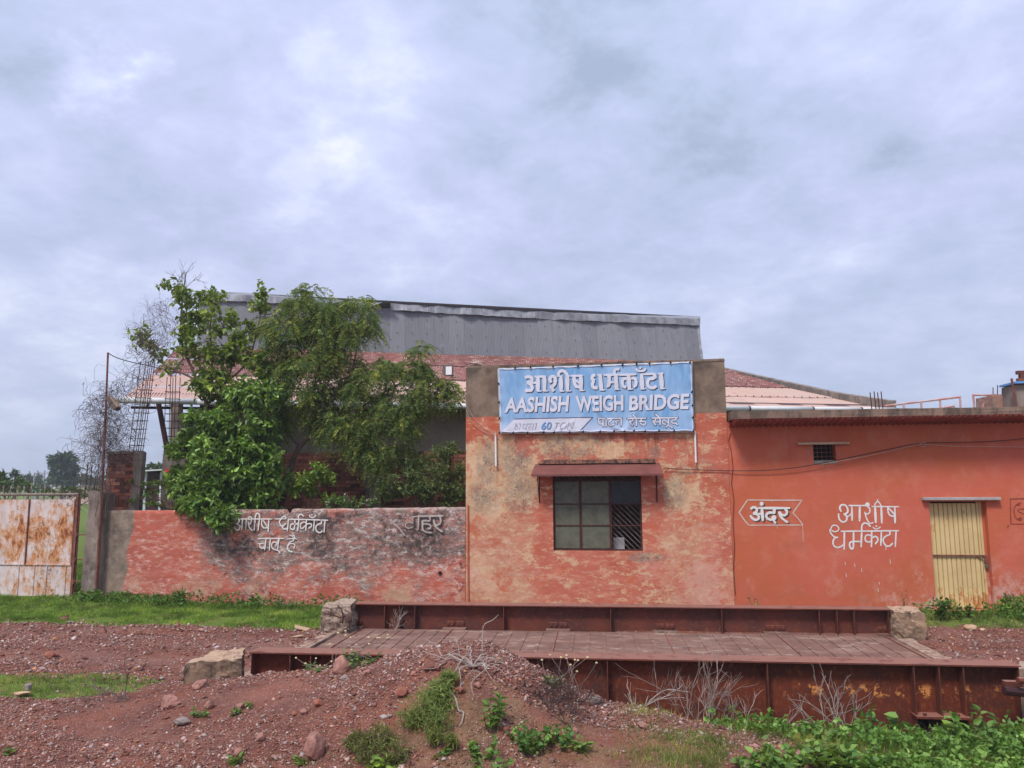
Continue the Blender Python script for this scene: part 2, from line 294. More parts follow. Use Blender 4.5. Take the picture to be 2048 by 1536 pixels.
def rust_steel():
    m = M('rusted_red_oxide_steel', 0.72, 0.35); 
    c = m.mix(m.th(m.noise(2.0, 7, 0.65, m.map((1, 1, 0.6))), 0.35, 0.65), (0.150, 0.036, 0.021), (0.085, 0.027, 0.021))
    c = m.mix(m.th(m.noise(16, 6, 0.7), 0.50, 0.68, 0, 0.6), c, (0.25, 0.065, 0.024))
    c = m.mix(m.ma('MULTIPLY', m.th(m.noise(5, 8, 0.75, m.map((1, 1, 2.2), (3, 1, 0))), 0.63, 0.69), 0.55), c, (0.42, 0.16, 0.05))
    nz = m.xyz(m.g.outputs['Normal'])[2]
    c = m.mix(m.ma('MULTIPLY', m.th(nz, 0.6, 0.95, 0, 0.78), m.th(m.noise(5, 5), 0.25, 0.5)), c, (0.30, 0.14, 0.10))
    m.col(c); m.bump(m.noise(45, 6, 0.7), 0.35, 0.006); return m.m
def near_rust():
    m = M('deeply_rusted_girder_web', 0.75, 0.35); x, y, z = m.xyz()
    c = m.mix(m.th(m.noise(2.2, 7, 0.65, m.map((0.7, 1, 1.4))), 0.35, 0.65), (0.145, 0.028, 0.011), (0.080, 0.020, 0.012))
    c = m.mix(m.th(m.noise(22, 7, 0.75, m.map((1, 1, 0.6))), 0.50, 0.66, 0, 0.7), c, (0.27, 0.062, 0.016))
    band = m.ma('MULTIPLY', m.th(z, -0.02, 0.05), m.th(z, 0.18, 0.10))
    fl = m.ma('MULTIPLY', m.ma('MULTIPLY', m.th(m.noise(5, 8, 0.75, m.map((1.2, 1, 1.2), (7, 1, 0))), 0.54, 0.58), m.th(x, 1.4, 2.0)), band)
    c = m.mix(fl, c, (0.60, 0.24, 0.07))
    m.col(c); m.bump(m.noise(40, 6, 0.7), 0.45, 0.008); return m.m

def deck_mat():
    m = M('dusty_rusted_deck_plate', 0.85, 0.3); x, y, z = m.xyz()
    c = m.mix(m.th(m.noise(2.2, 8, 0.7, m.map((0.6, 1.4, 1))), 0.35, 0.62), (0.265, 0.150, 0.112), (0.165, 0.085, 0.064))
    c = m.mix(m.th(m.noise(3.1, 9, 0.75, m.map((0.6, 1.3, 1), (3, 0, 0))), 0.53, 0.62, 0, 0.75), c, (0.40, 0.29, 0.225))
    c = m.mix(m.th(m.noise(2.7, 8, 0.7, m.map((0.5, 1.6, 1), (8, 4, 0))), 0.56, 0.66, 0, 0.7), c, (0.085, 0.055, 0.048))
    yy = m.ma('ADD', y, m.ma('MULTIPLY', m.noise(1.6, 6, 0.65), 1.1))
    soil = m.mix(m.th(m.noise(9, 7, 0.7), 0.4, 0.6), (0.27, 0.11, 0.065), (0.22, 0.085, 0.055))
    f = m.ma('MULTIPLY', m.th(yy, 11.75, 11.45), m.th(m.noise(1.1, 4, 0.5, m.map((0.6, 1, 1), (2, 0, 0))), 0.36, 0.46))
    c = m.mix(m.ma('MULTIPLY', f, 0.9), c, soil)
    sand = m.ma('MULTIPLY', m.th(m.ma('ADD', y, m.ma('MULTIPLY', m.noise(2.3, 5, 0.6, m.map((1, 1, 1), (4, 4, 0))), 0.9)), 11.05, 10.75), m.th(m.noise(0.9, 5, 0.6, m.map((1, 1, 1), (1, 9, 0))), 0.30, 0.45))
    c = m.mix(m.ma('MULTIPLY', sand, 0.85), c, (0.47, 0.27, 0.175))
    m.col(c); m.bump(m.noise(26, 7, 0.7), 0.4, 0.008); return m.m

def gate_mat():
    m = M('rust_streaked_white_sheet', 0.7, 0.35); x, y, z = m.xyz()
    wht = m.mix(m.th(m.noise(2.4, 5), 0.3, 0.7), (0.68, 0.60, 0.59), (0.55, 0.44, 0.41))
    r1 = m.noise(2.6, 11, 0.80, m.map((1.3, 1, 0.9), (3.0, 0, 1.0)), 0.4)
    r2 = m.noise(9, 9, 0.78, m.map((1.6, 1, 0.45), (1, 0, 4)))
    lo = m.th(m.ma('SUBTRACT', z, 1.35), -0.8, 0.35, 0.0, 0.0)
    mid = m.ma('MULTIPLY', m.ma('MULTIPLY', m.th(z, 0.7, 1.0), m.th(z, 1.95, 1.5)), 0.055)
    k = m.ma('ADD', m.ma('ADD', m.ma('MULTIPLY', r1, 0.7), m.ma('MULTIPLY', r2, 0.3)), mid)
    c = m.mix(m.th(k, 0.475, 0.56), wht, (0.56, 0.28, 0.13))
    c = m.mix(m.th(k, 0.545, 0.605), c, (0.40, 0.125, 0.035))
    c = m.mix(m.th(k, 0.585, 0.64), c, (0.16, 0.05, 0.025))
    bl = m.ma('MULTIPLY', m.th(m.noise(10, 9, 0.8), 0.53, 0.60), m.th(m.noise(1.6, 5, 0.6, m.map((1, 1, 1), (2, 2, 9))), 0.46, 0.58))
    c = m.mix(bl, c, (0.035, 0.025, 0.022)); m.col(c); m.bump(m.noise(25, 5), 0.25, 0.005); return m.m

def ground_mat():
    m = M('red_soil_gravel_ground', 0.97, 0.15); x, y, z = m.xyz()
    zone = m.n('ShaderNodeSeparateColor'); m.lk(m.attr('zone'), zone.inputs[0])
    soil = m.mix(m.th(m.noise(1.3, 8, 0.7), 0.36, 0.64), (0.230, 0.078, 0.046), (0.115, 0.042, 0.031))
    soil = m.mix(m.th(m.noise(7, 7, 0.7), 0.45, 0.7, 0, 0.6), soil, (0.28, 0.11, 0.07))
    v = m.vor(38, out='Color'); vg = m.n('ShaderNodeSeparateColor'); m.lk(v, vg.inputs[0])
    st = m.mix(vg.outputs[1], (0.20, 0.10, 0.078), (0.36, 0.22, 0.185))
    edge = m.vor(38, feature='DISTANCE_TO_EDGE')
    stm = m.ma('MULTIPLY', m.th(edge, 0.05, 0.18), m.th(vg.outputs[0], 0.55, 0.62))
    road = m.mix(m.ma('MULTIPLY', stm, m.ma('MULTIPLY', zone.outputs[1], 0.85)), soil, st)
    road = m.mix(m.ma('MULTIPLY', zone.outputs[1], m.th(m.noise(0.6, 6, 0.65, m.map((0.5, 1.4, 1))), 0.4, 0.62, 0, 0.45)), road, (0.29, 0.165, 0.135))
    gn = m.ma('ADD', m.ma('MULTIPLY', m.ma('SUBTRACT', m.noise(3.1, 9, 0.78), 0.5), 2.6), zone.outputs[0])
    grass = m.mix(m.th(m.noise(5, 7, 0.7), 0.35, 0.65), (0.095, 0.17, 0.022), (0.17, 0.20, 0.045))
    grass = m.mix(m.th(m.noise(2.1, 5, 0.6, m.map((1, 1, 1), (5, 3, 0))), 0.55, 0.68, 0, 0.6), grass, (0.17, 0.10, 0.055))
    c = m.mix(m.th(gn, 0.42, 0.58), road, grass)
    dry = m.ma('MULTIPLY', zone.outputs[2], m.th(m.noise(3.6, 8, 0.72, m.map((1, 1, 1), (1, 7, 3))), 0.40, 0.58))
    c = m.mix(m.ma('MULTIPLY', dry, 0.7), c, (0.25, 0.19, 0.09))
    m.col(c); h = m.ma('ADD', m.ma('MULTIPLY', m.th(edge, 0.0, 0.2), 0.8), m.noise(30, 7, 0.7)); m.bump(h, 0.6, 0.02); return m.m

def tint_mat(name, rough=0.85, trans=0.0, spec=0.25, bump=0.0, bscale=60):
    m = M(name, rough, spec); c = m.attr('tint'); m.col(c)
    if bump: m.bump(m.noise(bscale, 5, 0.7), bump, 0.004)
    if trans:
        t = m.n('ShaderNodeBsdfTranslucent'); tcol = m.mix(0.5, c, (0.45, 0.6, 0.05), 'MULTIPLY'); m.lk(m.mix(0.65, c, (0.30, 0.42, 0.03)), t.inputs[0])
        mxs = m.n('ShaderNodeMixShader'); mxs.inputs[0].default_value = trans
        out = m.t.nodes['Material Output']; m.lk(m.b.outputs[0], mxs.inputs[1]); m.lk(t.outputs[0], mxs.inputs[2]); m.lk(mxs.outputs[0], out.inputs[0])
    return m.m

def brick_mat(name='red_clay_brick', a=(0.38, 0.13, 0.085), b=(0.25, 0.095, 0.07), c3=(0.44, 0.19, 0.12)):
    m = M(name, 0.92, 0.2); r = m.rand()
    c = m.mix(r, a, b); c = m.mix(m.th(m.ma('FRACT', m.ma('MULTIPLY', r, 7.3)), 0.6, 0.9), c, c3)
    c = m.mix(m.th(m.noise(6, 7, 0.7), 0.50, 0.68, 0, 0.5), c, (0.13, 0.08, 0.06))
    m.col(c); m.bump(m.noise(40, 6, 0.7), 0.5, 0.01); return m.m

def sheet_mat(name, kind):
    m = M(name, 0.6, 0.4); r = m.rand()
    if kind == 'grey':
        c = m.mix(m.th(r, 0.0, 1.0), (0.165, 0.168, 0.182), (0.205, 0.208, 0.222))
        c = m.mix(m.ma('MULTIPLY', m.th(r, 0.92, 0.93), 0.6), c, (0.30, 0.29, 0.29))
        c = m.mix(m.th(m.noise(1.6, 7, 0.7, m.map((3, 3, 0.35))), 0.42, 0.68, 0, 0.5), c, (0.135, 0.137, 0.15))
        c = m.mix(m.th(m.noise(2.2, 5, 0.6), 0.55, 0.75, 0, 0.3), c, (0.28, 0.28, 0.30))
    elif kind == 'cream':
        c = m.mix(r, (0.56, 0.36, 0.29), (0.50, 0.33, 0.255))
        c = m.mix(m.th(m.noise(0.5, 5, 0.6), 0.45, 0.65, 0, 0.6), c, (0.47, 0.36, 0.30))
        c = m.mix(m.th(m.noise(3.6, 4, 0.6, m.map((0.55, 1.4, 1.0))), 0.66, 0.675), c, (0.30, 0.065, 0.04))
    else:
        c = m.mix(r, (0.20, 0.058, 0.042), (0.155, 0.047, 0.036))
        k = m.noise(2.6, 5, 0.7, m.map((1.0, 3.0, 5.0)))
        c = m.mix(m.th(k, 0.565, 0.60), c, (0.62, 0.47, 0.38))
    m.col(c); return m.m

def glass_mat(name, c, alpha, rough=0.32):
    m = M(name, rough, 0.4); m.col(m.mix(m.th(m.noise(7, 7, 0.7), 0.35, 0.7), c, tuple(x * 0.65 for x in c)))
    a = m.th(m.noise(5, 6, 0.65), 0.3, 0.7, alpha, min(1, alpha + 0.12)); m.lk(a, m.b.inputs['Alpha']); return m.m

def door_mat():
    m = M('cream_painted_rusting_steel_door', 0.6, 0.35); x, y, z = m.xyz()
    c = m.mix(m.th(m.noise(2, 6, 0.6), 0.35, 0.7), (0.66, 0.50, 0.235), (0.57, 0.415, 0.19))
    k = m.ma('ADD', m.noise(5, 8, 0.72, m.map((1.6, 1, 0.7))), m.th(z, 0.75, 0.1, 0, 0.14))
    c = m.mix(m.th(k, 0.60, 0.68, 0, 0.85), c, (0.47, 0.17, 0.045))
    m.col(c); m.bump(m.noise(20, 4), 0.15, 0.004); return m.m

MAT = dict(
    boundary=boundary_mat(), office=office_mat(), wing=wing_mat(), rust=rust_steel(), nrust=near_rust(), deck=deck_mat(), gate=gate_mat(), ground=ground_mat(),
    slab=concrete_mat('weathered_brown_concrete', (0.25, 0.17, 0.125), (0.175, 0.12, 0.09), (0.06, 0.048, 0.04), 0.7),
    post=concrete_mat('grey_plastered_concrete', (0.30, 0.235, 0.195), (0.20, 0.155, 0.13), (0.10, 0.08, 0.07), 0.6, 2.2),
    pillar=concrete_mat('raw_grey_concrete', (0.30, 0.25, 0.21), (0.22, 0.18, 0.15), (0.12, 0.10, 0.085), 0.5, 4),
    block=concrete_mat('lichen_stained_concrete_block', (0.34, 0.22, 0.14), (0.19, 0.13, 0.09), (0.05, 0.042, 0.035), 0.9, 3.2, (0.43, 0.29, 0.195)),
    rblock=concrete_mat('broken_aggregate_concrete', (0.32, 0.225, 0.165), (0.19, 0.13, 0.10), (0.07, 0.055, 0.045), 0.8, 7, (0.36, 0.27, 0.205)),
    coping=concrete_mat('grey_coping_stone', (0.30, 0.245, 0.205), (0.20, 0.165, 0.14), (0.10, 0.085, 0.075), 0.6, 2.5),
    edge=concrete_mat('broken_concrete_edge', (0.42, 0.30, 0.225), (0.30, 0.19, 0.14), (0.17, 0.09, 0.065), 0.6, 7),
    brick=brick_mat(), brick2=brick_mat('dark_weathered_brick', (0.17, 0.055, 0.038), (0.10, 0.042, 0.033), (0.22, 0.085, 0.055)),
    mortar=simple('dark_mortar', (0.11, 0.08, 0.065), 0.95), grey=sheet_mat('grey_corrugated_sheet', 'grey'), cream=sheet_mat('cream_roof_sheet', 'cream'), redroof=sheet_mat('red_painted_roof_sheet', 'red'),
    galv=simple('dented_galvanised_flashing', (0.29, 0.295, 0.31), 0.55, 0.35, 3, 0.2), pvc=simple('white_pvc_pipe', (0.62, 0.64, 0.63), 0.4, 0.12, 3, bump=0.02),
    dark=simple('dark_maroon_steel', (0.05, 0.018, 0.02), 0.6, 0.3, 5), black=simple('black_gap', (0.012, 0.011, 0.012), 0.9, 0.2),
    rebar=simple('rusty_reinforcing_bar', (0.10, 0.04, 0.035), 0.8, 0.4, 12), pole=simple('rusty_pole_steel', (0.23, 0.085, 0.06), 0.75, 0.5, 7),
    frame=simple('dark_red_window_steel', (0.085, 0.026, 0.02), 0.6, 0.4, 9), awn=simple('maroon_painted_awning_sheet', (0.20, 0.072, 0.060), 0.5, 0.25, 3),
    canopy=simple('red_oxide_corrugated_sheet', (0.40, 0.10, 0.075), 0.65, 0.35, 2.5), beige=simple('shaded_beige_plaster', (0.40, 0.32, 0.26), 0.95, 0.2, 1.2),
    banner=None, white=simple('white_wall_paint', (0.74, 0.71, 0.68), 0.8, 0.14, 14, bump=0.05), print_white=simple('white_banner_print', (0.66, 0.665, 0.75), 0.5, 0.1, 6, bump=0.02),
    print_dark=simple('dark_banner_print', (0.045, 0.035, 0.06), 0.5, 0.1, 6, bump=0.02), print_blue=simple('blue_banner_print', (0.16, 0.33, 0.62), 0.5, 0.15, 6, bump=0.02),
    print_grey=simple('grey_banner_print', (0.27, 0.26, 0.31), 0.5, 0.1, 6, bump=0.02), shadowpaint=simple('dark_brown_wall_paint', (0.075, 0.055, 0.05), 0.85, 0.3, 14, bump=0.05),
    offwhite=simple('dirty_white_wall_paint', (0.60, 0.50, 0.44), 0.85, 0.3, 16, c2=(0.55, 0.38, 0.31), bump=0.05), scribble=simple('thin_dark_red_paint', (0.30, 0.06, 0.035), 0.85, 0.3, 14),
    fadewhite=simple('faded_white_paint', (0.50, 0.42, 0.38), 0.85, 0.35, 16, bump=0.05),
    door=door_mat(), lintel=simple('grey_stone_lintel', (0.42, 0.38, 0.36), 0.9, 0.3, 5), lintel2=simple('cream_wood_lintel', (0.52, 0.36, 0.24), 0.9, 0.3, 5),
    glass=glass_mat('dusty_green_glass', (0.165, 0.168, 0.120), 0.70), glass_dark=glass_mat('dusty_blue_glass', (0.045, 0.055, 0.07), 0.45),
    grille=simple('pale_grille_bar', (0.50, 0.44, 0.40), 0.6, 0.3, 8), roomwall=simple('dim_room_plaster', (0.10, 0.11, 0.14), 0.9, 0.2, 2), paper=simple('grey_white_board', (0.42, 0.42, 0.42), 0.7, 0.15, 4),
    tube=simple('white_lamp_tube', (0.80, 0.80, 0.78), 0.35, 0.05, 5, bump=0), wire=simple('black_cable', (0.035, 0.03, 0.032), 0.6), palewire=simple('pale_cable', (0.50, 0.36, 0.28), 0.6),
    bark=simple('brown_bark', (0.15, 0.095, 0.07), 0.95, 0.4, 9, bump=0.6), palebark=simple('pale_grey_bark', (0.33, 0.265, 0.23), 0.95, 0.3, 9, bump=0.4),
    deadwood=simple('bleached_dead_wood', (0.44, 0.36, 0.31), 0.9, 0.3, 18, bump=0.3), vine=simple('dry_grey_vine', (0.15, 0.11, 0.10), 0.95, 0.4, 15),
    rail=simple('pink_red_handrail_paint', (0.50, 0.20, 0.17), 0.6, 0.35, 6, c2=(0.50, 0.40, 0.38)), pinkplaster=simple('pink_stained_plaster', (0.40, 0.22, 0.17), 0.95, 0.4, 3, c2=(0.24, 0.17, 0.13)),
    shedwhite=simple('pale_blue_sheet_metal', (0.52, 0.58, 0.62), 0.6, 0.2, 3), blue=simple('bright_blue_sheet', (0.12, 0.30, 0.62), 0.5, 0.1), lamp=simple('dull_brown_lamp_case', (0.16, 0.12, 0.10), 0.6, 0.4, 10),
    leaf=tint_mat('broad_green_leaf', 0.45, 0.30, 0.5), neem=tint_mat('feathery_green_leaflet', 0.6, 0.34, 0.3), weed=tint_mat('weed_leaf', 0.6, 0.30, 0.3), grassm=tint_mat('grass_blade', 0.75, 0.25),
    gravel=tint_mat('loose_red_gravel', 0.92, 0, 0.2, 0.5, 90), fartree=tint_mat('distant_foliage', 0.9, 0.12, 0.1),
    farpole=simple('distant_concrete_pole', (0.34, 0.33, 0.36), 0.9), petal=simple('pale_seed_head', (0.66, 0.55, 0.30), 0.8), redpetal=simple('red_flower_petal', (0.70, 0.03, 0.02), 0.6),
    farwall=simple('far_pale_pink_wall', (0.62, 0.45, 0.38), 0.9), farwhite=simple('far_white_tank', (0.72, 0.70, 0.66), 0.7), sock=simple('pale_bundle', (0.42, 0.30, 0.25), 0.95, 0.3, 12))
def rock_mat(name, a, b):
    m = M(name, 0.93, 0.2); c = m.mix(m.th(m.noise(9, 7, 0.7), 0.35, 0.65), a, b); m.col(c); m.bump(m.noise(28, 8, 0.7), 0.6, 0.02); return m.m
MAT['rockp'] = rock_mat('pink_sandstone', (0.40, 0.20, 0.155), (0.25, 0.125, 0.095)); MAT['rockr'] = rock_mat('red_sandstone', (0.34, 0.125, 0.08), (0.19, 0.07, 0.05))
MAT['rockg'] = rock_mat('grey_stone', (0.30, 0.24, 0.215), (0.19, 0.145, 0.13)); MAT['rocky'] = rock_mat('sandy_stone', (0.56, 0.38, 0.24), (0.40, 0.26, 0.17))
def banner_mat():
    m = M('blue_vinyl_banner_print', 0.55, 0.35); x, y, z = m.xyz()
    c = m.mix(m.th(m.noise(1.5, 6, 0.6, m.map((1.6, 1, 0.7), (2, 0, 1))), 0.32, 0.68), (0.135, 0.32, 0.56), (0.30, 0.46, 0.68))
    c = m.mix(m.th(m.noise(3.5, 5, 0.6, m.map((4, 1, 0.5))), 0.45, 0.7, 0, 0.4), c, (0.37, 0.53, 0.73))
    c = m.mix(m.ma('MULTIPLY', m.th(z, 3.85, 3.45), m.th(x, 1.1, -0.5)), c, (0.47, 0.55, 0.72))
    m.col(c); return m.m
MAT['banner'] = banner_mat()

# ------------------------------------------------------------------ object helpers
def link(o, parent=None, world=True):
    col.objects.link(o)
    if parent is not None:
        o.parent = parent
        if world: o.matrix_parent_inverse = parent_mats.get(parent.name, Matrix.Identity(4)).inverted()
    return o
parent_mats = {}
def thing(name, label, cat, loc=(0, 0, 0), rz=0.0, group=None):
    o = bpy.data.objects.new(name, None); o.empty_display_size = 0.1; o.location = tuple(map(float, loc)); o.rotation_euler = (0, 0, rz); col.objects.link(o)
    parent_mats[o.name] = Matrix.Translation(Vector([float(v) for v in loc])) @ Matrix.Rotation(rz, 4, 'Z')
    o['label'] = label; o['category'] = cat
    if group: o['group'] = group
    return o
def tag(o, label, cat, group=None, kind=None):
    o['label'] = label; o['category'] = cat
    if group: o['group'] = group
    if kind: o['kind'] = kind
    return o
class MB:
    def __init__(s): s.v = []; s.f = []
    def quad(s, a, b, c, d): n = len(s.v); s.v += [tuple(map(float, p)) for p in (a, b, c, d)]; s.f.append((n, n + 1, n + 2, n + 3)); return s
    def poly(s, pts): n = len(s.v); s.v += [tuple(map(float, p)) for p in pts]; s.f.append(tuple(range(n, n + len(pts)))); return s
    def box(s, x0, x1, y0, y1, z0, z1):
        n = len(s.v); s.v += [(x0, y0, z0), (x1, y0, z0), (x1, y1, z0), (x0, y1, z0), (x0, y0, z1), (x1, y0, z1), (x1, y1, z1), (x0, y1, z1)]
        s.f += [tuple(n + i for i in q) for q in ((0, 3, 2, 1), (4, 5, 6, 7), (0, 1, 5, 4), (1, 2, 6, 5), (2, 3, 7, 6), (3, 0, 4, 7))]; return s
    def hexa(s, p):          # 8 corners: bottom 4, top 4
        n = len(s.v); s.v += [tuple(map(float, q)) for q in p]
        s.f += [tuple(n + i for i in q) for q in ((0, 3, 2, 1), (4, 5, 6, 7), (0, 1, 5, 4), (1, 2, 6, 5), (2, 3, 7, 6), (3, 0, 4, 7))]; return s
    def tube(s, pts, r, n=6, cap=True):
        P = [Vector([float(c) for c in p]) for p in pts]; R = r if isinstance(r, (list, tuple)) else [r] * len(P); rings = []
        for i, p in enumerate(P):
            t = (P[min(i + 1, len(P) - 1)] - P[max(i - 1, 0)])
            if t.length < 1e-9: t = Vector((0, 0, 1))
            t.normalize(); a = t.cross(Vector((0.31, 0.17, 0.93))); 
            if a.length < 0.05: a = t.cross(Vector((1, 0, 0)))
            a.normalize(); b = t.cross(a); st = len(s.v)
            for k in range(n):
                an = 2 * math.pi * k / n; s.v.append(tuple(p + (a * math.cos(an) + b * math.sin(an)) * R[i]))
            rings.append(st)
        for i in range(len(P) - 1):
            for k in range(n): s.f.append((rings[i] + k, rings[i] + (k + 1) % n, rings[i + 1] + (k + 1) % n, rings[i + 1] + k))
        if cap and n > 3: s.f.append(tuple(rings[0] + k for k in reversed(range(n)))); s.f.append(tuple(rings[-1] + k for k in range(n)))
        return s
    def mesh(s, name): me = bpy.data.meshes.new(name); me.from_pydata(s.v, [], s.f); me.update(); return me
    def build(s, name, mat, parent=None, smooth=False, world=True, bevel=0.0):
        me = s.mesh(name); me.materials.append(mat); o = bpy.data.objects.new(name, me)
        if smooth: me.polygons.foreach_set('use_smooth', [True] * len(me.polygons))
        link(o, parent, world)
        if bevel:
            b = o.modifiers.new('bevel', 'BEVEL'); b.width = bevel; b.segments = 2; b.limit_method = 'ANGLE'
        return o
def npmesh(name, V, Fq, mat, tint=None, parent=None, world=True):
    """V (n,3); Fq (m,k) equal-sided faces; tint (n,3)"""
    me = bpy.data.meshes.new(name); V = np.ascontiguousarray(V, dtype=np.float32); m_, k = Fq.shape
    me.vertices.add(len(V)); me.vertices.foreach_set('co', V.ravel()); me.loops.add(m_ * k); me.polygons.add(m_)
    me.loops.foreach_set('vertex_index', np.ascontiguousarray(Fq, dtype=np.int32).ravel())
    me.polygons.foreach_set('loop_start', np.arange(0, m_ * k, k, dtype=np.int32)); me.update(calc_edges=True)
    if tint is not None:
        a = me.color_attributes.new('tint', 'FLOAT_COLOR', 'POINT'); a.data.foreach_set('color', np.concatenate([tint, np.ones((len(V), 1))], 1).astype(np.float32).ravel())
    me.materials.append(mat); o = bpy.data.objects.new(name, me); link(o, parent, world); return o
def nrm(v): return v / np.maximum(np.linalg.norm(v, axis=1, keepdims=True), 1e-9)
def leaf_arrays(Cn, D, L, W, fold=0.25, droop=0.25, side=None):
    """broad pointed leaves, 6 verts 2 quads"""
    n = len(Cn); D = nrm(D)
    r = rng.normal(size=(n, 3)) * 0.6 + np.array([0, 0, 1.0]); up = nrm(r - D * (r * D).sum(1, keepdims=True)); S = np.cross(D, up)
    L = L[:, None]; W = W[:, None]
    b = Cn; tip = Cn + D * L - up * L * droop
    l1 = Cn + D * L * 0.28 + S * W * 0.5 + up * W * fold; r1 = Cn + D * L * 0.28 - S * W * 0.5 + up * W * fold
    l2 = Cn + D * L * 0.68 + S * W * 0.36 + up * (W * fold * 0.6 - L * droop * 0.4); r2 = Cn + D * L * 0.68 - S * W * 0.36 + up * (W * fold * 0.6 - L * droop * 0.4)
    V = np.stack([b, l1, l2, tip, r2, r1], 1).reshape(-1, 3); i = np.arange(n)[:, None] * 6
    Fq = np.concatenate([i + np.array([[0, 3, 2, 1]]), i + np.array([[0, 5, 4, 3]])], 0)
    return V, Fq
def tints(n, base, var=0.25, alt=None, pa=0.0, rep=6):
    base = np.array(base); k = np.exp(rng.normal(size=(n, 1)) * var); c = base * k
    if alt is not None: msk = (rng.random((n, 1)) < pa); c = np.where(msk, np.array(alt) * k, c)
    c = c * (1 + rng.normal(size=(n, 3)) * 0.06); return np.repeat(np.clip(c, 0.004, 0.9), rep, 0)
def rock_mesh(name, mat, seed, sub=2, rough=0.35, flat=1.0):
    bm = bmesh.new(); bmesh.ops.create_icosphere(bm, subdivisions=sub, radius=1.0); rs = random.Random(seed)
    planes = [(Vector((rs.gauss(0, 1), rs.gauss(0, 1), rs.gauss(0, 1))).normalized(), rs.uniform(0.55, 0.85)) for _ in range(8)]
    for v in bm.verts:
        for pn, d in planes:
            k = v.co.dot(pn)
            if k > d: v.co -= pn * (k - d) * 0.9
        v.co *= 1 + rough * 0.4 * mnoise.noise(v.co * 1.7 + Vector((seed * 3.1, 0, 0))); v.co += Vector((0, 0, 0)) 
        v.co *= 1 + rough * 0.15 * mnoise.noise(v.co * 5 + Vector((0, seed * 1.3, 0)))
    me = bpy.data.meshes.new(name); bm.to_mesh(me); bm.free(); me.materials.append(mat); return me
def rough_block(name, corners, mat, n=14, amp=0.03, seed=1, rnd=0.08, parent=None, world=True):
    """uneven block from 8 corners (bottom 4, top 4), subdivided, corners worn"""
    bm = bmesh.new(); bmesh.ops.create_cube(bm, size=2.0); bmesh.ops.subdivide_edges(bm, edges=bm.edges[:], cuts=n, use_grid_fill=True)
    c = [Vector([float(q) for q in p]) for p in corners]
    for v in bm.verts:
        p = v.co.copy(); s = p.copy()
        m = max(abs(p.x), abs(p.y), abs(p.z)); l = sum(abs(t) ** 8 for t in p) ** (1 / 8)
        p = p * (1 - rnd + rnd * m / l) if l else p
        u, w_, t = (p.x + 1) / 2, (p.y + 1) / 2, (p.z + 1) / 2
        bot = (c[0] * (1 - u) + c[1] * u) * (1 - w_) + (c[3] * (1 - u) + c[2] * u) * w_
        top = (c[4] * (1 - u) + c[5] * u) * (1 - w_) + (c[7] * (1 - u) + c[6] * u) * w_
        q = bot * (1 - t) + top * t
        d = Vector((s.x, s.y, s.z)).normalized()
        q += d * amp * (mnoise.noise(q * 3.1 + Vector((seed, 0, 0))) + 0.6 * mnoise.noise(q * 9 + Vector((0, seed, 0))) + 0.35 * mnoise.noise(q * 26))
        v.co = q
    me = bpy.data.meshes.new(name); bm.to_mesh(me); bm.free(); me.materials.append(mat)
    o = bpy.data.objects.new(name, me); link(o, parent, world); return o
def smoothline(pts, k=5):
    P = [np.array(p, float) for p in pts]
    if len(P) < 3: return P
    out = []
    for i in range(len(P) - 1):
        p0, p1, p2, p3 = P[max(i - 1, 0)], P[i], P[i + 1], P[min(i + 2, len(P) - 1)]
        for j in range(k):
            t = j / k; out.append(0.5 * (2 * p1 + (p2 - p0) * t + (2 * p0 - 5 * p1 + 4 * p2 - p3) * t * t + (3 * p1 - p0 - 3 * p2 + p3) * t ** 3))
    out.append(P[-1]); return out
def lettering(name, strokes, org, scl, mapf, mat, parent, lift=0.003, dx=0, dy=0, ext=True, grow=0.0, step=0.0003):
    """painted strokes: (points in zoomed pixels, width in zoomed pixels); mapf turns photo pixels + lift into a point"""
    mb = MB()
    for si, (pts, wd) in enumerate(strokes):
        wd = wd + grow; lf = lift + step * (si % 9)
        if len(pts) == 1:
            x, y = pts[0]; ring = [(x + math.cos(a) * wd / 2, y + math.sin(a) * wd / 2) for a in [i * math.pi / 6 for i in range(12)]]
            mb.poly([mapf(org[0] + (a + dx) / scl, org[1] + (b + dy) / scl, lf) for a, b in ring]); continue
        P = smoothline(pts) if len(pts) > 2 else [np.array(pts[0], float) * (1 - t) + np.array(pts[1], float) * t for t in np.linspace(0, 1, 5)]
        if ext:
            a = P[0] - P[1]; b = P[-1] - P[-2]; la, lb = np.linalg.norm(a), np.linalg.norm(b)
            if la > 0: P[0] = P[0] + a / la * wd * 0.3
            if lb > 0: P[-1] = P[-1] + b / lb * wd * 0.3
        L, Rr = [], []
        for i, p in enumerate(P):
            t = P[min(i + 1, len(P) - 1)] - P[max(i - 1, 0)]; t = t / max(np.linalg.norm(t), 1e-9); nn = np.array([-t[1], t[0]])
            wv = wd * (1 + 0.10 * math.sin(i * 1.7 + si)) / 2
            if i in (0, len(P) - 1): wv *= 0.75
            L.append(p + nn * wv); Rr.append(p - nn * wv)
        n = len(mb.v)
        for a, b in zip(L, Rr):
            for q in (a, b): mb.v.append(tuple(float(c) for c in mapf(org[0] + (q[0] + dx) / scl, org[1] + (q[1] + dy) / scl, lf)))
        for i in range(len(P) - 1): mb.f.append((n + 2 * i, n + 2 * i + 1, n + 2 * i + 3, n + 2 * i + 2))
    return mb.build(name, mat, parent)
def wallmap(Y):
    return lambda px, py, lf: at(px, py, Y - lf)

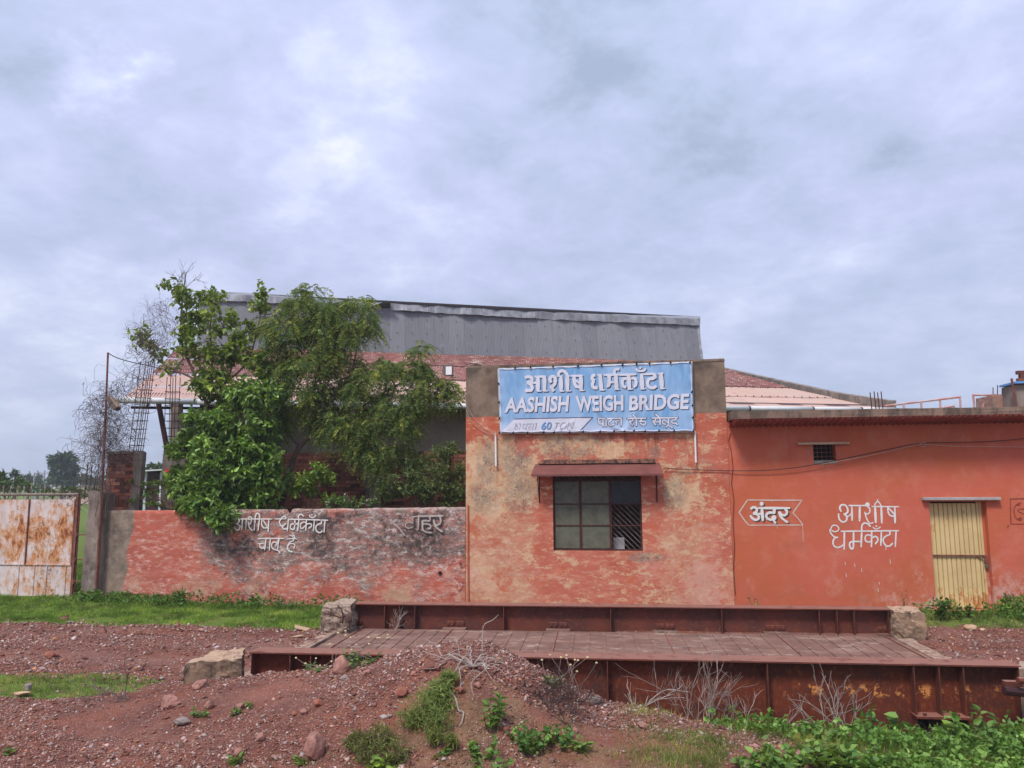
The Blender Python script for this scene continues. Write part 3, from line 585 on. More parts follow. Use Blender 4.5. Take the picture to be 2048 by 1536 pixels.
# ------------------------------------------------------------------ ground
FY = 15.4                                   # plane of the painted fronts
def zone(x, y):
    g = r = d = 0.0
    gb = 12.98 + 0.22 * vnoise(x, 0, 0.8) + 0.12 * vnoise(x, 3, 2.7)
    if y > 15.5: g = 1.0
    elif x < -4.9 and y > 12.5: g = float(ss(gb - 0.25, gb + 0.25, y))
    elif x > 4.4 and y > 13.5: g = float(ss(14.0, 14.3, y)) * 0.95
    elif y > 13.75: g = 0.55
    if 8.2 < y < 9.8 and x < -5.0: g = max(g, float(ss(8.35, 8.6, y)) * float(ss(9.75, 9.45, y)) * float(ss(-5.4, -6.3, x)))
    if y > 9.5 and y < 14.4: r = 1.0
    if y <= 9.5: r = 0.55
    if y < 9.3 and x > 0.3:
        d = float(ss(0.3, 1.4, x)) * float(ss(5.5, 6.2, y)); 
        g = max(g, 0.62 * float(ss(7.55, 7.9, y)) * float(ss(0.9, 1.6, x)), 0.50 * float(ss(1.4, 2.6, x)) * float(ss(6.7, 6.3, y)))
    if y <= 9.3 and abs(x + 0.4) < 1.5 and y < 6.9: d = max(d, 0.5)
    return g, r, d
xs = np.concatenate([-np.geomspace(600, 12.5, 26), np.arange(-12, 9.01, 0.07), np.geomspace(9.6, 600, 26)])
ys = np.concatenate([np.linspace(-30, 3, 8), np.linspace(3.4, 5.2, 8), np.arange(5.3, 9.6, 0.055), np.array([9.6, 9.7]), np.arange(9.9, 13.4, 0.2), np.array([13.45, 13.46]), np.arange(13.6, 16.4, 0.12), np.geomspace(16.8, 1500, 34)])
GX, GY = np.meshgrid(xs, ys); GZ = np.array([ground_z(float(a), float(b)) for a, b in zip(GX.ravel(), GY.ravel())])
ZN = np.array([zone(float(a), float(b)) for a, b in zip(GX.ravel(), GY.ravel())])
V = np.stack([GX.ravel(), GY.ravel(), GZ], 1); nx, ny = len(xs), len(ys); I = (np.arange(ny - 1)[:, None] * nx + np.arange(nx - 1)[None, :]).ravel()
g_o = npmesh('ground', V, np.stack([I, I + 1, I + nx + 1, I + nx], 1), MAT['ground']); g_o['kind'] = 'structure'
g_o.data.polygons.foreach_set('use_smooth', [True] * len(g_o.data.polygons))
ca = g_o.data.color_attributes.new('zone', 'FLOAT_COLOR', 'POINT'); ca.data.foreach_set('color', np.concatenate([ZN, np.ones((len(ZN), 1))], 1).astype(np.float32).ravel())

# ================================================================== ROADSIDE OFFICE BLOCK
XL, XR = -3.12, 2.06
def px_x(px, py, Y): return float(at(px, py, Y)[0])
def px_z(px, py, Y): return float(at(px, py, Y)[2])
ofc = thing('weighbridge_office', 'square peeling red and ochre office block with bare cement top behind the blue banner', 'building', ((XL + XR) / 2, FY, 0))
wx0, wx1, wz0, wz1 = px_x(1106, 1030, FY), px_x(1284, 1030, FY), px_z(1195, 1102, FY), px_z(1195, 946, FY)
b = MB(); T = 0.24
b.box(XL, wx0, FY, FY + T, -0.3, 4.82); b.box(wx1, XR, FY, FY + T, -0.3, 4.82)
b.box(wx0, wx1, FY, FY + T, -0.3, wz0); b.box(wx0, wx1, FY, FY + T, wz1, 4.82)
b.box(XL, XL + T, FY + T, FY + 3.0, -0.3, 4.82); b.box(XR - T, XR, FY + T, FY + 3.0, -0.3, 4.82)
b.box(XL + T, XR - T, FY + 2.8, FY + 3.0, -0.3, 4.1)
b.build('wall', MAT['office'], ofc)
MB().box(XL + T, XR - T, FY + T, FY + 2.8, 3.55, 3.7).build('roof_slab', MAT['roomwall'], ofc)
MB().box(XL + T, XR - T, FY + T, FY + 2.8, -0.25, 0.12).build('floor', MAT['roomwall'], ofc)
cp_ = rough_block('parapet_cap', [(XL + 0.03, FY + 0.01, 4.82), (XR + 0.015, FY - 0.012, 4.82), (XR + 0.015, FY + 0.26, 4.82), (XL + 0.03, FY + 0.24, 4.82),
                        (XL + 0.04, FY + 0.01, 4.86), (XR + 0.01, FY - 0.01, 4.875), (XR + 0.01, FY + 0.25, 4.875), (XL + 0.04, FY + 0.23, 4.86)], MAT['slab'], 8, 0.018, 3, parent=ofc)
# window
win = MB(); yw = FY + 0.07; fr = 0.028
win.box(wx0, wx0 + fr * 1.3, yw, yw + 0.04, wz0, wz1 - 0.02); win.box(wx1 - fr * 1.3, wx1, yw, yw + 0.04, wz0, wz1 - 0.02)
cols = [wx0 + fr * 1.3, px_x(1161, 1030, yw), px_x(1221, 1030, yw), wx1 - fr * 1.3]
zr = [wz0 + 0.03, px_z(1195, 1051, yw), px_z(1195, 1008, yw), px_z(1195, 962, yw)]
win.box(wx0 + fr * 1.3, wx1 - fr * 1.3, yw, yw + 0.04, wz0, wz0 + 0.03); win.box(wx0 + fr * 1.3, wx1 - fr * 1.3, yw, yw + 0.045, zr[3], zr[3] + 0.03)
for c in cols[1:3]: win.box(c - 0.024, c - 0.003, yw - 0.004, yw + 0.044, zr[0], zr[3]); win.box(c + 0.003, c + 0.024, yw, yw + 0.044, zr[0], zr[3])
wf = win.build('window_frame', MAT['frame'], ofc)
for i in range(3):
    for j in range(3):
        xa, xb = cols[i] + (0.024 if i else 0), cols[i + 1] - (0.024 if i < 2 else 0); za, zb = zr[j] + 0.012, zr[j + 1] - 0.012
        if j: MB().box(xa, xb, yw + 0.002, yw + 0.03, zr[j] - 0.01, zr[j] + 0.01).build('glazing_bar', MAT['frame'], ofc)
        if i == 2 and j < 2: continue            # the two right lower panes are open
        gm = MAT['glass_dark'] if i == 2 else MAT['glass']
        MB().box(xa, xb, yw + 0.018, yw + 0.022, za, zb).build('pane', gm, wf)
gr = MB(); yg = yw + 0.075
x_, zt, zb_ = wx0, wz1 - 0.06, wz0 + 0.01; H = zt - zb_; W = wx1 - wx0; k = -H
while k < W:
    a0, a1 = max(0, k), min(W, k + H)
    if a1 - a0 > 0.03:
        p0 = (wx0 + a0, yg, zt - (a0 - k)); p1 = (wx0 + a1, yg, zt - (a1 - k)); gr.tube([p0, p1], 0.0034, 4)
    k += 0.108
gr.build('window_grille', MAT['grille'], ofc)
bk = MB(); a = at(1162, 1016, yw); 
bb = thing('notice_board', 'grey white board standing inside the open lower right window pane', 'board', at(1236, 1098, yw + 0.25))
MB().box(px_x(1227, 1085, yw + .25), px_x(1249, 1085, yw + .25), yw + 0.25, yw + 0.27, px_z(1238, 1099, yw + .25), px_z(1238, 1075, yw + .25)).build('board', MAT['paper'], bb)
tb = MB(); tb.box(wx0 + 0.5, wx1 - 0.02, yw + 0.2, yw + 0.9, wz0 - 0.05, wz0 - 0.01)
for sx in (wx0 + 0.55, wx1 - 0.1):
    for sy in (yw + 0.25, yw + 0.85): tb.box(sx, sx + 0.04, sy, sy + 0.04, 0.12, wz0 - 0.05)
tag(tb.build('table', MAT['dark']), 'dark table just inside the office window under the white board', 'table')
# awning
aw = MB(); a0, a1 = px_x(1071, 927, FY), px_x(1319, 927, FY); zt = px_z(1195, 927, FY); yo = FY - 0.42
b0, b1 = px_x(1062, 950, yo), px_x(1327, 950, yo); zo = px_z(1195, 949, yo)
aw.hexa([(b0, yo, zo), (b1, yo, zo), (a1, FY - 0.002, zt - 0.012), (a0, FY - 0.002, zt - 0.012), (b0, yo, zo + 0.01), (b1, yo, zo + 0.01), (a1, FY - 0.002, zt), (a0, FY - 0.002, zt)])
aw.box(b0, b1, yo - 0.003, yo + 0.001, zo - 0.028, zo + 0.009)
awo = aw.build('awning', MAT['awn'], ofc)
for pxx in (1079, 1314):
    x = px_x(pxx, 1004, FY); q = MB(); q.tube([(x, FY - 0.012, zt - 0.05), (x, FY - 0.012, px_z(pxx, 1005, FY))], 0.012, 4); q.tube([(x, FY - 0.012, px_z(pxx, 1003, FY)), (x, yo + 0.04, zo - 0.01)], 0.010, 4)
    q.tube([(x, FY - 0.012, zt - 0.09), (x, yo + 0.03, zo - 0.015)], 0.008, 4); q.build('awning_bracket', MAT['dark'], awo)
rough_block('mossy_ledge', [(px_x(1076, 928, FY), FY - 0.07, zt), (px_x(1312, 928, FY), FY - 0.07, zt), (px_x(1312, 928, FY), FY + .02, zt + .002), (px_x(1076, 928, FY), FY + .02, zt + .002),
    (px_x(1082, 917, FY), FY - 0.05, zt + 0.075), (px_x(1309, 917, FY), FY - 0.05, zt + 0.07), (px_x(1309, 917, FY), FY + .02, zt + 0.09), (px_x(1082, 917, FY), FY + .02, zt + 0.09)],
    concrete_mat('black_mossy_ledge', (0.30, 0.13, 0.08), (0.12, 0.06, 0.045), (0.03, 0.025, 0.025), 1.0, 12), 12, 0.016, 5, parent=ofc)
# crack between block and wing, red strip at the left corner
ck = MB(); pts = [at(a, b_, FY - 0.002) for a, b_ in ((1462, 866), (1457, 880), (1463, 905), (1466, 935), (1463, 965), (1468, 1000), (1466, 1040), (1469, 1090), (1467, 1140), (1471, 1190))]
ck.tube(pts, 0.007, 4); ck.build('wall_crack', MAT['frame'], ofc)
st = MB(); st.tube([at(936, 1010, FY - .02), at(936, 1100, FY - .02), at(937, 1205, FY - .02)], 0.018, 6)
st.build('corner_red_strip', MAT['wing'], ofc)  # rounded strip standing in for the narrow red band at the corner

# ------------------------------------------------------------------ banner
BY = FY - 0.10
ban = thing('sign_banner', 'pale blue vinyl banner lettered AASHISH WEIGH BRIDGE laced to a frame on the office block', 'banner', at(1192, 795, BY))
TL, TR, BL, BR = [np.array(at(*q, BY)) for q in ((996, 738), (1384, 724), (1001, 866), (1388, 863))]
def buv(px, py):
    # inverse of the bilinear banner quad in photo pixels
    p = np.array([px, py], float); a, b_, c, d = [np.array(q, float) for q in ((996, 738), (1384, 724), (1001, 866), (1388, 863))]
    u, v = 0.5, 0.5
    for _ in range(6):
        f = (a * (1 - u) + b_ * u) * (1 - v) + (c * (1 - u) + d * u) * v - p
        J = np.stack([(b_ - a) * (1 - v) + (d - c) * v, (c - a) * (1 - u) + (d - b_) * u], 1); du = np.linalg.solve(J, -f); u += du[0]; v += du[1]
    return u, v
crease = [(0.60, 0.93, 0.035, -0.9, 0.30), (0.655, 0.98, 0.03, 0.55, 0.35), (0.30, 0.99, 0.02, 1.6, 0.12)]
def bdepth(u, v):
    d = 0.010 * mnoise.noise(Vector((u * 9, v * 2.5, 1))) + 0.006 * mnoise.noise(Vector((u * 26, v * 3, 4)))
    e = min(v, 1 - v); d += 0.012 * math.exp(-e / 0.035) * math.sin(u * 62 + 1.3 * math.sin(u * 17)); e2 = min(u, 1 - u); d += 0.008 * math.exp(-e2 / 0.02) * math.sin(v * 28)
    for cu, cv, wd, sl, ln in crease:
        dv = cv - v
        if dv > -0.05:
            uu = cu + sl * dv * 0.35; d += 0.020 * math.exp(-((u - uu) / wd) ** 2) * math.exp(-max(dv, 0) / ln) * math.cos((u - uu) / wd * 2.4)
    return -d
def bsurf(u, v, lf=0.0):
    P = (TL * (1 - u) + TR * u) * (1 - v) + (BL * (1 - u) + BR * u) * v
    z_in = 0.012 * math.sin(u * 60 + 1) * math.exp(-min(v, 1 - v) / 0.02); return np.array([P[0], P[1] + bdepth(u, v) - lf, P[2] + z_in])
nu, nv = 160, 54; Vb = np.array([bsurf(i / nu, j / nv) for j in range(nv + 1) for i in range(nu + 1)]); I = (np.arange(nv)[:, None] * (nu + 1) + np.arange(nu)[None, :]).ravel()
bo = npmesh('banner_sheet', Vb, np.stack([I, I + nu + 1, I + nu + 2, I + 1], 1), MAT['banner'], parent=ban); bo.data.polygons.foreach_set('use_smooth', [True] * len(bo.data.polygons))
sm = bo.modifiers.new('thickness', 'SOLIDIFY'); sm.thickness = 0.002; sm.offset = -1
edge = MB()
for k in range(4):
    pr = [[bsurf(t, 0.012, 0.003) for t in np.linspace(0, 1, 60)], [bsurf(t, 0.985, 0.003) for t in np.linspace(0, 1, 60)], [bsurf(0.006, t, 0.003) for t in np.linspace(0, 1, 24)], [bsurf(0.994, t, 0.003) for t in np.linspace(0, 1, 24)]][k]
    edge.tube(pr, 0.012, 4)
edge.build('banner_hem', MAT['print_white'], ban)
fm = MB()
for pa, pb in ((TL, TR), (BL, BR), (TL, BL), (TR, BR)): fm.tube([pa + np.array([0, .035, 0]), pb + np.array([0, .035, 0])], 0.016, 4)
for t in (0.15, 0.5, 0.85):
    q = TL * (1 - t) + TR * t; fm.tube([q + np.array([0, .035, -0.05]), (q[0], FY + 0.01, q[2] - 0.05)], 0.012, 4); q = BL * (1 - t) + BR * t; fm.tube([q + np.array([0, .035, 0.05]), (q[0], FY + 0.01, q[2] + 0.05)], 0.012, 4)
fm.build('banner_frame', MAT['pvc'], ban)
eyes = [(1030, 736, 1), (1061, 735, 1), (1106, 733, 1), (1156, 732, 1), (1203, 730, 1), (1245, 730, 1), (1273, 728, 1), (1299, 727, 1), (1341, 725, 1), (1380, 725, 1), (997, 768, 0), (998, 805, 0), (999, 837, 0),
        (999, 866, 0), (1026, 866, 0), (1055, 866, 0), (1087, 865, 0), (1108, 865, 0), (1139, 865, 0), (1166, 864, 0), (1200, 864, 0), (1228, 863, 0), (1249, 863, 0), (1268, 862, 0), (1290, 863, 0), (1318, 862, 0), (1348, 862, 0), (1384, 784, 0), (1385, 811, 0), (1386, 835, 0), (1387, 862, 0)]
eb = MB(); eb.tube([(0, 0.01, 0), (0, -0.012, 0)], 0.021, 6); eb.tube([(0, -.006, 0), (0.012, -0.002, 0.04)], 0.007, 4); eme = eb.mesh('eyelet'); eme.materials.append(MAT['black'])
for px, py, _ in eyes:
    o = bpy.data.objects.new('eyelet', eme); q = at(px, py, BY - 0.02); o.location = q; link(o, ban)
def bmap(px, py, lf): u, v = buv(px, py); return bsurf(u, v, lf)
E1, E2 = (1040, 725), (1180, 725)
H1 = [([(150, 395), (200, 370), (290, 375), (335, 430), (300, 495), (200, 515)], 82), ([(200, 520), (290, 560), (335, 630), (310, 710), (150, 722)], 88), ([(300, 515), (450, 525)], 60), ([(400, 365), (700, 362)], 62),
      ([(487, 345), (490, 745)], 104), ([(460, 738), (588, 734)], 36), ([(655, 345), (660, 745)], 104), ([(625, 734), (758, 730)], 36),
      ([(835, 520), (800, 440), (830, 370), (900, 360), (940, 420), (930, 540), (870, 610), (800, 640)], 84), ([(810, 600), (860, 680), (905, 742)], 84), ([(1085, 330), (1090, 740)], 104), ([(1055, 738), (1180, 734)], 36),
      ([(1252, 340), (1256, 735)], 104), ([(1222, 734), (1355, 730)], 36), ([(1030, 370), (1025, 270), (1100, 215), (1180, 235), (1250, 320), (1290, 380)], 80), ([(1330, 345), (1650, 342)], 60),
      ([(1425, 360), (1430, 500), (1480, 610), (1590, 635)], 86), ([(1450, 430), (1560, 540)], 48), ([(1600, 340), (1605, 730)], 104), ([(1568, 724), (1700, 718)], 36)]
H2 = [([(180, 320), (110, 350), (100, 430), (170, 470)], 84), ([(140, 480), (105, 560), (130, 640), (240, 655)], 84), ([(300, 300), (335, 720)], 104), ([(292, 712), (425, 704)], 36), ([(225, 320), (330, 316)], 50), ([(390, 322), (760, 312)], 62),
      ([(530, 330), (535, 520), (500, 600), (470, 590)], 92), ([(530, 505), (680, 512)], 58), ([(700, 310), (725, 705)], 104), ([(670, 698), (800, 690)], 36), ([(685, 320), (665, 230), (710, 175), (795, 178)], 68), ([(760, 318), (1220, 305)], 60),
      ([(1020, 320), (1050, 700)], 104), ([(1000, 690), (1130, 684)], 36), ([(990, 415), (895, 425), (865, 510), (890, 610), (970, 635)], 78), ([(1090, 405), (1185, 410), (1215, 500), (1200, 590), (1150, 620)], 78),
      ([(1350, 290), (1375, 690)], 104), ([(1320, 684), (1455, 676)], 36), ([(1380, 300), (1700, 290)], 60), ([(1215, 150), (1245, 205), (1330, 218), (1420, 205), (1448, 150)], 56), ([(1320, 140)], 62),
      ([(1680, 290), (1685, 420)], 100), ([(1680, 415), (1550, 425), (1505, 510), (1530, 620), (1640, 655), (1725, 600)], 80), ([(1835, 260), (1865, 680)], 104), ([(1815, 678), (1950, 670)], 36), ([(1760, 290), (1900, 282)], 50)]
for S_, O_ in ((H1, E1), (H2, E2)):
    lettering('lettering', S_, O_, 12.8, bmap, MAT['print_dark'], ban, 0.004, 20, 21, ext=False)
    lettering('lettering', S_, O_, 12.8, bmap, MAT['print_white'], ban, 0.008, 0, 0, ext=False)
def text_mesh(txt, offset=0.0, shear=0.0):
    c = bpy.data.curves.new('t', 'FONT'); c.body = txt; c.size = 1; c.offset = offset; c.shear = shear; c.resolution_u = 3
    o = bpy.data.objects.new('t', c); col.objects.link(o); dg = bpy.context.evaluated_depsgraph_get(); dg.update(); me = bpy.data.meshes.new_from_object(o.evaluated_get(dg))
    bm = bmesh.new(); bm.from_mesh(me); bmesh.ops.triangulate(bm, faces=bm.faces[:]); 
    V = np.array([v.co[:] for v in bm.verts]); Fc = np.array([[v.index for v in f.verts] for f in bm.faces]); bm.free(); bpy.data.objects.remove(o); return V, Fc
def put_text(txt, quad, mat, lift, offset=0.02, dx=0, dy=0, shear=0.0, dens=False):
    V, Fc = text_mesh(txt, offset, shear); u = (V[:, 0] - V[:, 0].min()) / np.ptp(V[:, 0]); v = (V[:, 1] - V[:, 1].min()) / np.ptp(V[:, 1]); tl, tr, bl, br = [np.array(q, float) for q in quad]
    P = np.array([bmap(*(((tl * (1 - a) + tr * a) * b_ + (bl * (1 - a) + br * a) * (1 - b_)) + np.array([dx, dy])), lift) for a, b_ in zip(u, v)])
    return npmesh('lettering', P, Fc, mat, parent=ban)
for txt, q in (('AASHISH', ((1012, 796), (1142, 791), (1009, 826), (1139, 824))), ('WEIGH', ((1154, 792), (1250, 790), (1156, 824), (1250, 822))), ('BRIDGE', ((1262, 791), (1379, 787), (1261, 822), (1377, 819)))):
    put_text(txt, q, MAT['print_dark'], 0.004, 0.036, 1.5, 1.4); put_text(txt, q, MAT['print_white'], 0.007, 0.034)
# capacity strip
pl = MB(); S0 = (1000, 825)
PQ = [(300, 140), (1930, 100), (1690, 372), (40, 395)]; n_ = 24
for i in range(n_):
    t0, t1 = i / n_, (i + 1) / n_; Aq, Bq, Cq, Dq = [np.array(q, float) for q in PQ]
    for j in range(3):
        s0, s1 = j / 3, (j + 1) / 3
        f_ = lambda t, s_: bmap(*((((Aq * (1 - t) + Bq * t) * (1 - s_) + (Dq * (1 - t) + Cq * t) * s_) / 10.24) + np.array(S0)), 0.004)
        pl.quad(f_(t0, s0), f_(t0, s1), f_(t1, s1), f_(t1, s0))
pl.build('printed_panel', MAT['print_white'], ban)
lettering('panel_outline', [([(295, 137), (900, 122), (1935, 100)], 13), ([(1930, 100), (1800, 240), (1680, 365)], 12)], S0, 10.24, bmap, MAT['print_dark'], ban, 0.007)
lettering('lettering', [([(325, 235), (370, 238)], 8), ([(345, 240), (330, 268), (375, 276), (330, 292), (308, 330), (350, 350)], 9), ([(365, 300), (380, 345)], 9), ([(395, 240), (440, 240), (405, 360)], 10), ([(480, 240), (540, 238)], 8), ([(505, 245), (480, 320), (545, 318)], 9), ([(575, 240), (540, 355)], 11), ([(570, 238), (690, 232)], 9),
    ([(660, 285), (615, 295), (610, 325), (630, 352)], 9), ([(715, 232), (680, 350)], 11), ([(740, 235), (780, 222)], 9), ([(775, 225), (742, 350)], 11)], S0, 10.24, bmap, MAT['print_grey'], ban, 0.007)
put_text('TON', ((1113, 846), (1152, 844), (1111, 859), (1150, 858)), MAT['print_grey'], 0.008, -0.022, 0, 0, 0.15)
put_text('60', ((1085.5, 844), (1106, 843.5), (1084.5, 860), (1105.5, 859)), MAT['print_dark'], 0.0068, 0.02, 0.7, 0.7, 0.1)
put_text('60', ((1085.5, 844), (1106, 843.5), (1084.5, 860), (1105.5, 859)), MAT['print_blue'], 0.0085, 0.018, 0, 0, 0.1)
PR = [([(95, 198), (650, 192)], 34), ([(120, 205), (130, 290), (165, 318), (215, 312)], 32), ([(220, 205), (222, 380)], 36), ([(290, 205), (288, 378)], 36), ([(400, 205), (400, 240), (350, 280), (355, 335), (405, 352), (480, 322)], 32), ([(600, 248), (505, 255), (545, 310)], 30), ([(630, 200), (632, 368)], 34),
      ([(765, 195), (1195, 190)], 34), ([(890, 200), (890, 250), (820, 262)], 30), ([(810, 250), (850, 310), (900, 358)], 34), ([(970, 195), (975, 368)], 36), ([(885, 105), (970, 190)], 34), ([(1080, 195), (1080, 235), (1045, 262), (1155, 262), (1180, 305), (1130, 345), (1045, 290)], 32),
      ([(1312, 187), (1900, 178)], 34), ([(1400, 190), (1400, 240), (1345, 250)], 30), ([(1340, 240), (1370, 300), (1410, 348)], 34), ([(1385, 275), (1490, 272)], 28), ([(1500, 190), (1502, 350)], 36), ([(1395, 92), (1500, 185)], 34),
      ([(1640, 330), (1570, 310), (1555, 250), (1600, 228), (1645, 262), (1690, 300)], 30), ([(1685, 185), (1690, 345)], 34), ([(1690, 345), (1645, 370), (1640, 405)], 30), ([(1690, 350), (1740, 378), (1785, 412)], 30), ([(1850, 185), (1850, 225), (1775, 235), (1765, 290), (1840, 305), (1865, 285)], 30), ([(1850, 300), (1895, 348)], 30)]
lettering('lettering', PR, (1190, 820), 11.38, bmap, MAT['print_dark'], ban, 0.004, 0, 0, ext=True, grow=15)
lettering('lettering', PR, (1190, 820), 11.38, bmap, MAT['print_white'], ban, 0.008, 0, 0, ext=False)

# tube lights and cables
for (xa, ya, xb, yb, lab) in ((991, 868, 992, 932, 'white tube lamp hanging below the left end of the blue banner'), (1390, 864, 1392, 925, 'white tube lamp hanging below the right end of the blue banner')):
    t = thing('tube_lamp', lab, 'lamp', at(xb, yb, FY - .05), 0, 'tube lamps under the banner')
    MB().tube([at(xa, ya, FY - .06), at(xb, yb, FY - .06)], 0.018, 8).build('lamp_tube', MAT['tube'], t)
    MB().tube([at(xa, ya - 1, FY - .06), at(xa, ya + 3, FY - .06)], 0.026, 8).build('end_cap', MAT['offwhite'], t); MB().tube([at(xa, ya - 2, FY - .05), at(xa, ya - 2, FY + .0)], 0.012, 6).build('bracket', MAT['offwhite'], t)
def cable(name, pts, r, mat, label):
    P = smoothline([at(a, b_, Y) for a, b_, Y in pts], 6); o = MB().tube(P, r, 5).build(name, mat, smooth=True); return tag(o, label, 'cable')
cable('black_cable', [(1327, 936, FY - .05), (1380, 939, FY - .04), (1440, 941, FY - .03), (1520, 941, FY - .05), (1600, 934, FY - .06), (1700, 915, FY - .07), (1780, 898, FY - .07), (1838, 887, FY - .05), (1900, 885, FY - .05), (1980, 883, FY - .05), (2060, 876, FY - .05)], 0.0075, MAT['wire'], 'black cable sagging along the red wing from awning to right edge')
cable('pale_cable', [(1640, 929, FY - .085), (1740, 911, FY - .08), (1838, 888, FY - .06), (1846, 884, FY - .06), (1852, 889, FY - .06), (1846, 894, FY - .06), (1840, 889, FY - .06), (1870, 890, FY - .06), (1930, 893, FY - .06), (2060, 894, FY - .06)], 0.005, MAT['palewire'], 'thin pale cable twisted round the black one and running off right')
cable('pale_cable', [(932, 812, FY - .02), (950, 838, FY - .03), (972, 858, FY - .03), (990, 867, FY - .06)], 0.004, MAT['palewire'], 'thin pale cable dropping from block corner to left tube lamp')
cable('pale_cable', [(932, 820, FY - .02), (945, 846, FY - .03), (970, 864, FY - .03), (989, 868, FY - .06)], 0.004, MAT['palewire'], 'second pale cable slack below the first at block corner')
cable('pale_cable', [(1391, 928, FY - .05), (1386, 936, FY - .05), (1372, 941, FY - .05), (1350, 938, FY - .03)], 0.005, MAT['palewire'], 'short orange pale cable curling from right tube lamp to awning')
tag(bpy.data.objects.new('stone', rock_mesh('stone', MAT['sock'], 5, 3, 0.6)), 'pale crumpled stone lump lying on top left corner of the office block', 'stone'); so_ = bpy.data.objects['stone']
so_.location = at(953, 728, FY + .15); so_.scale = (0.17, 0.1, 0.08); col.objects.link(so_)
cable('twisted_rod', [(920, 736, FY + .3), (938, 728, FY + .1), (950, 727, FY + .05), (968, 733, FY + .02)], 0.006, MAT['rebar'], 'thin rusty rod poking over the block top beside the pale stone')

# ================================================================== RED WING
wg = thing('red_wing_building', 'long low coral red building with corrugated eave, cream door and small grated vent', 'building', (6, FY, 0))
WX0, WX1 = XR + 0.004, 16.0; WT = 3.62
dx0, dx1 = px_x(1865, 1100, FY), px_x(1981, 1100, FY); dzt, dzb = 2.07, 0.13
vx0, vx1, vz0, vz1 = px_x(1627, 905, FY), px_x(1672, 905, FY), px_z(1650, 922, FY), px_z(1650, 887, FY)
b = MB(); y0 = FY + 0.012
b.box(WX0, vx0, y0, y0 + T, -0.3, WT); b.box(vx0, vx1, y0, y0 + T, -0.3, vz0); b.box(vx0, vx1, y0, y0 + T, vz1, WT); b.box(vx1, dx0, y0, y0 + T, -0.3, WT); b.box(dx0, dx1, y0, y0 + T, -0.3, dzb); b.box(dx0, dx1, y0, y0 + T, dzt, WT)
b.box(dx1, WX1, y0, y0 + T, -0.3, WT); b.box(WX1 - T, WX1, y0 + T, y0 + 6, -0.3, WT); b.box(WX0, WX1, y0 + 6, y0 + 6.2, -0.3, WT); b.box(WX0, WX0 + T, y0 + T, y0 + 6, -0.3, WT)
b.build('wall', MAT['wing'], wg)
MB().box(vx0 - .3, vx1 + .3, y0 + 0.6, y0 + 0.7, vz0 - .3, vz1 + .3).build('vent_dark_panel', MAT['black'], wg)  # black panel behind the opening, stands in for the shade inside
yo = FY - 0.56
rough_block('roof_slab', [(WX0 + 0.02, yo, 3.63), (WX1, yo, 3.63), (WX1, y0 + 6.3, 3.60), (WX0 + 0.02, y0 + 6.3, 3.625), (WX0 + 0.02, yo, px_z(1460, 822, yo)), (WX1, yo, px_z(2048, 815, yo) - 0.02), (WX1, y0 + 6.3, 3.78), (WX0 + 0.02, y0 + 6.3, 3.78)], MAT['slab'], 40, 0.018, 11, 0.0, parent=wg)
# corrugated formwork under the slab
cn = MB(); per = 0.105; x = WX0 + 0.03; amp = 0.021; seg = 8; n = int((12 - x) / per * seg)
ptsA = []; 
for i in range(n + 1):
    xx = x + per * i / seg; zz_ = amp * math.sin(2 * math.pi * i / seg); ptsA.append((xx, zz_))
for i in range(n):
    (xa, za), (xb, zb2) = ptsA[i], ptsA[i + 1]; cn.quad((xa, yo - 0.03, 3.622 + za), (xb, yo - 0.03, 3.622 + zb2), (xb, y0 + 0.01, 3.525 + zb2), (xa, y0 + 0.01, 3.525 + za))
co = cn.build('corrugated_eave_sheet', MAT['canopy'], wg, smooth=True); s_ = co.modifiers.new('t', 'SOLIDIFY'); s_.thickness = 0.004
# vent
vt = MB(); 
for i in range(1, 5): xx = vx0 + (vx1 - vx0) * i / 5; vt.tube([(xx, y0 + .05, vz0), (xx, y0 + .05, vz1)], 0.0055, 4)
for i in range(1, 4): zz_ = vz0 + (vz1 - vz0) * i / 4; vt.tube([(vx0, y0 + .05, zz_), (vx1, y0 + .05, zz_)], 0.0055, 4)
vt.build('vent_grille', MAT['pole'], wg)
MB().box(px_x(1594, 886, FY), px_x(1697, 886, FY), FY - 0.09, y0, px_z(1645, 889, FY - .05), px_z(1645, 884.5, FY - .05)).build('vent_lintel', MAT['lintel2'], wg, bevel=0.004)
rough_block('vent_sill', [(vx0 - .02, y0 - .012, vz0 - .05), (vx1 + .02, y0 - .012, vz0 - .05), (vx1 + .02, y0 + .05, vz0 - .05), (vx0 - .02, y0 + .05, vz0 - .05), (vx0, y0 - .01, vz0 + .012), (vx1, y0 - .01, vz0 + .012), (vx1, y0 + .05, vz0 + .012), (vx0, y0 + .05, vz0 + .012)], MAT['pillar'], 8, 0.014, 4, parent=wg)
bm_ = MB(); bm_.tube([(0, 0.02, 0), (0, -0.016, 0)], 0.017, 8); bme = bm_.mesh('bolt'); bme.materials.append(MAT['pillar'])
for px, py in ((1618, 897), (1617, 909), (1676, 892), (1677, 909), (1650, 931), (1678, 928)):
    o = bpy.data.objects.new('bolt', bme); o.location = at(px, py, y0); o.scale = (1.5, 1, 1.5) if py == 897 else (1, 1, 1); link(o, wg)
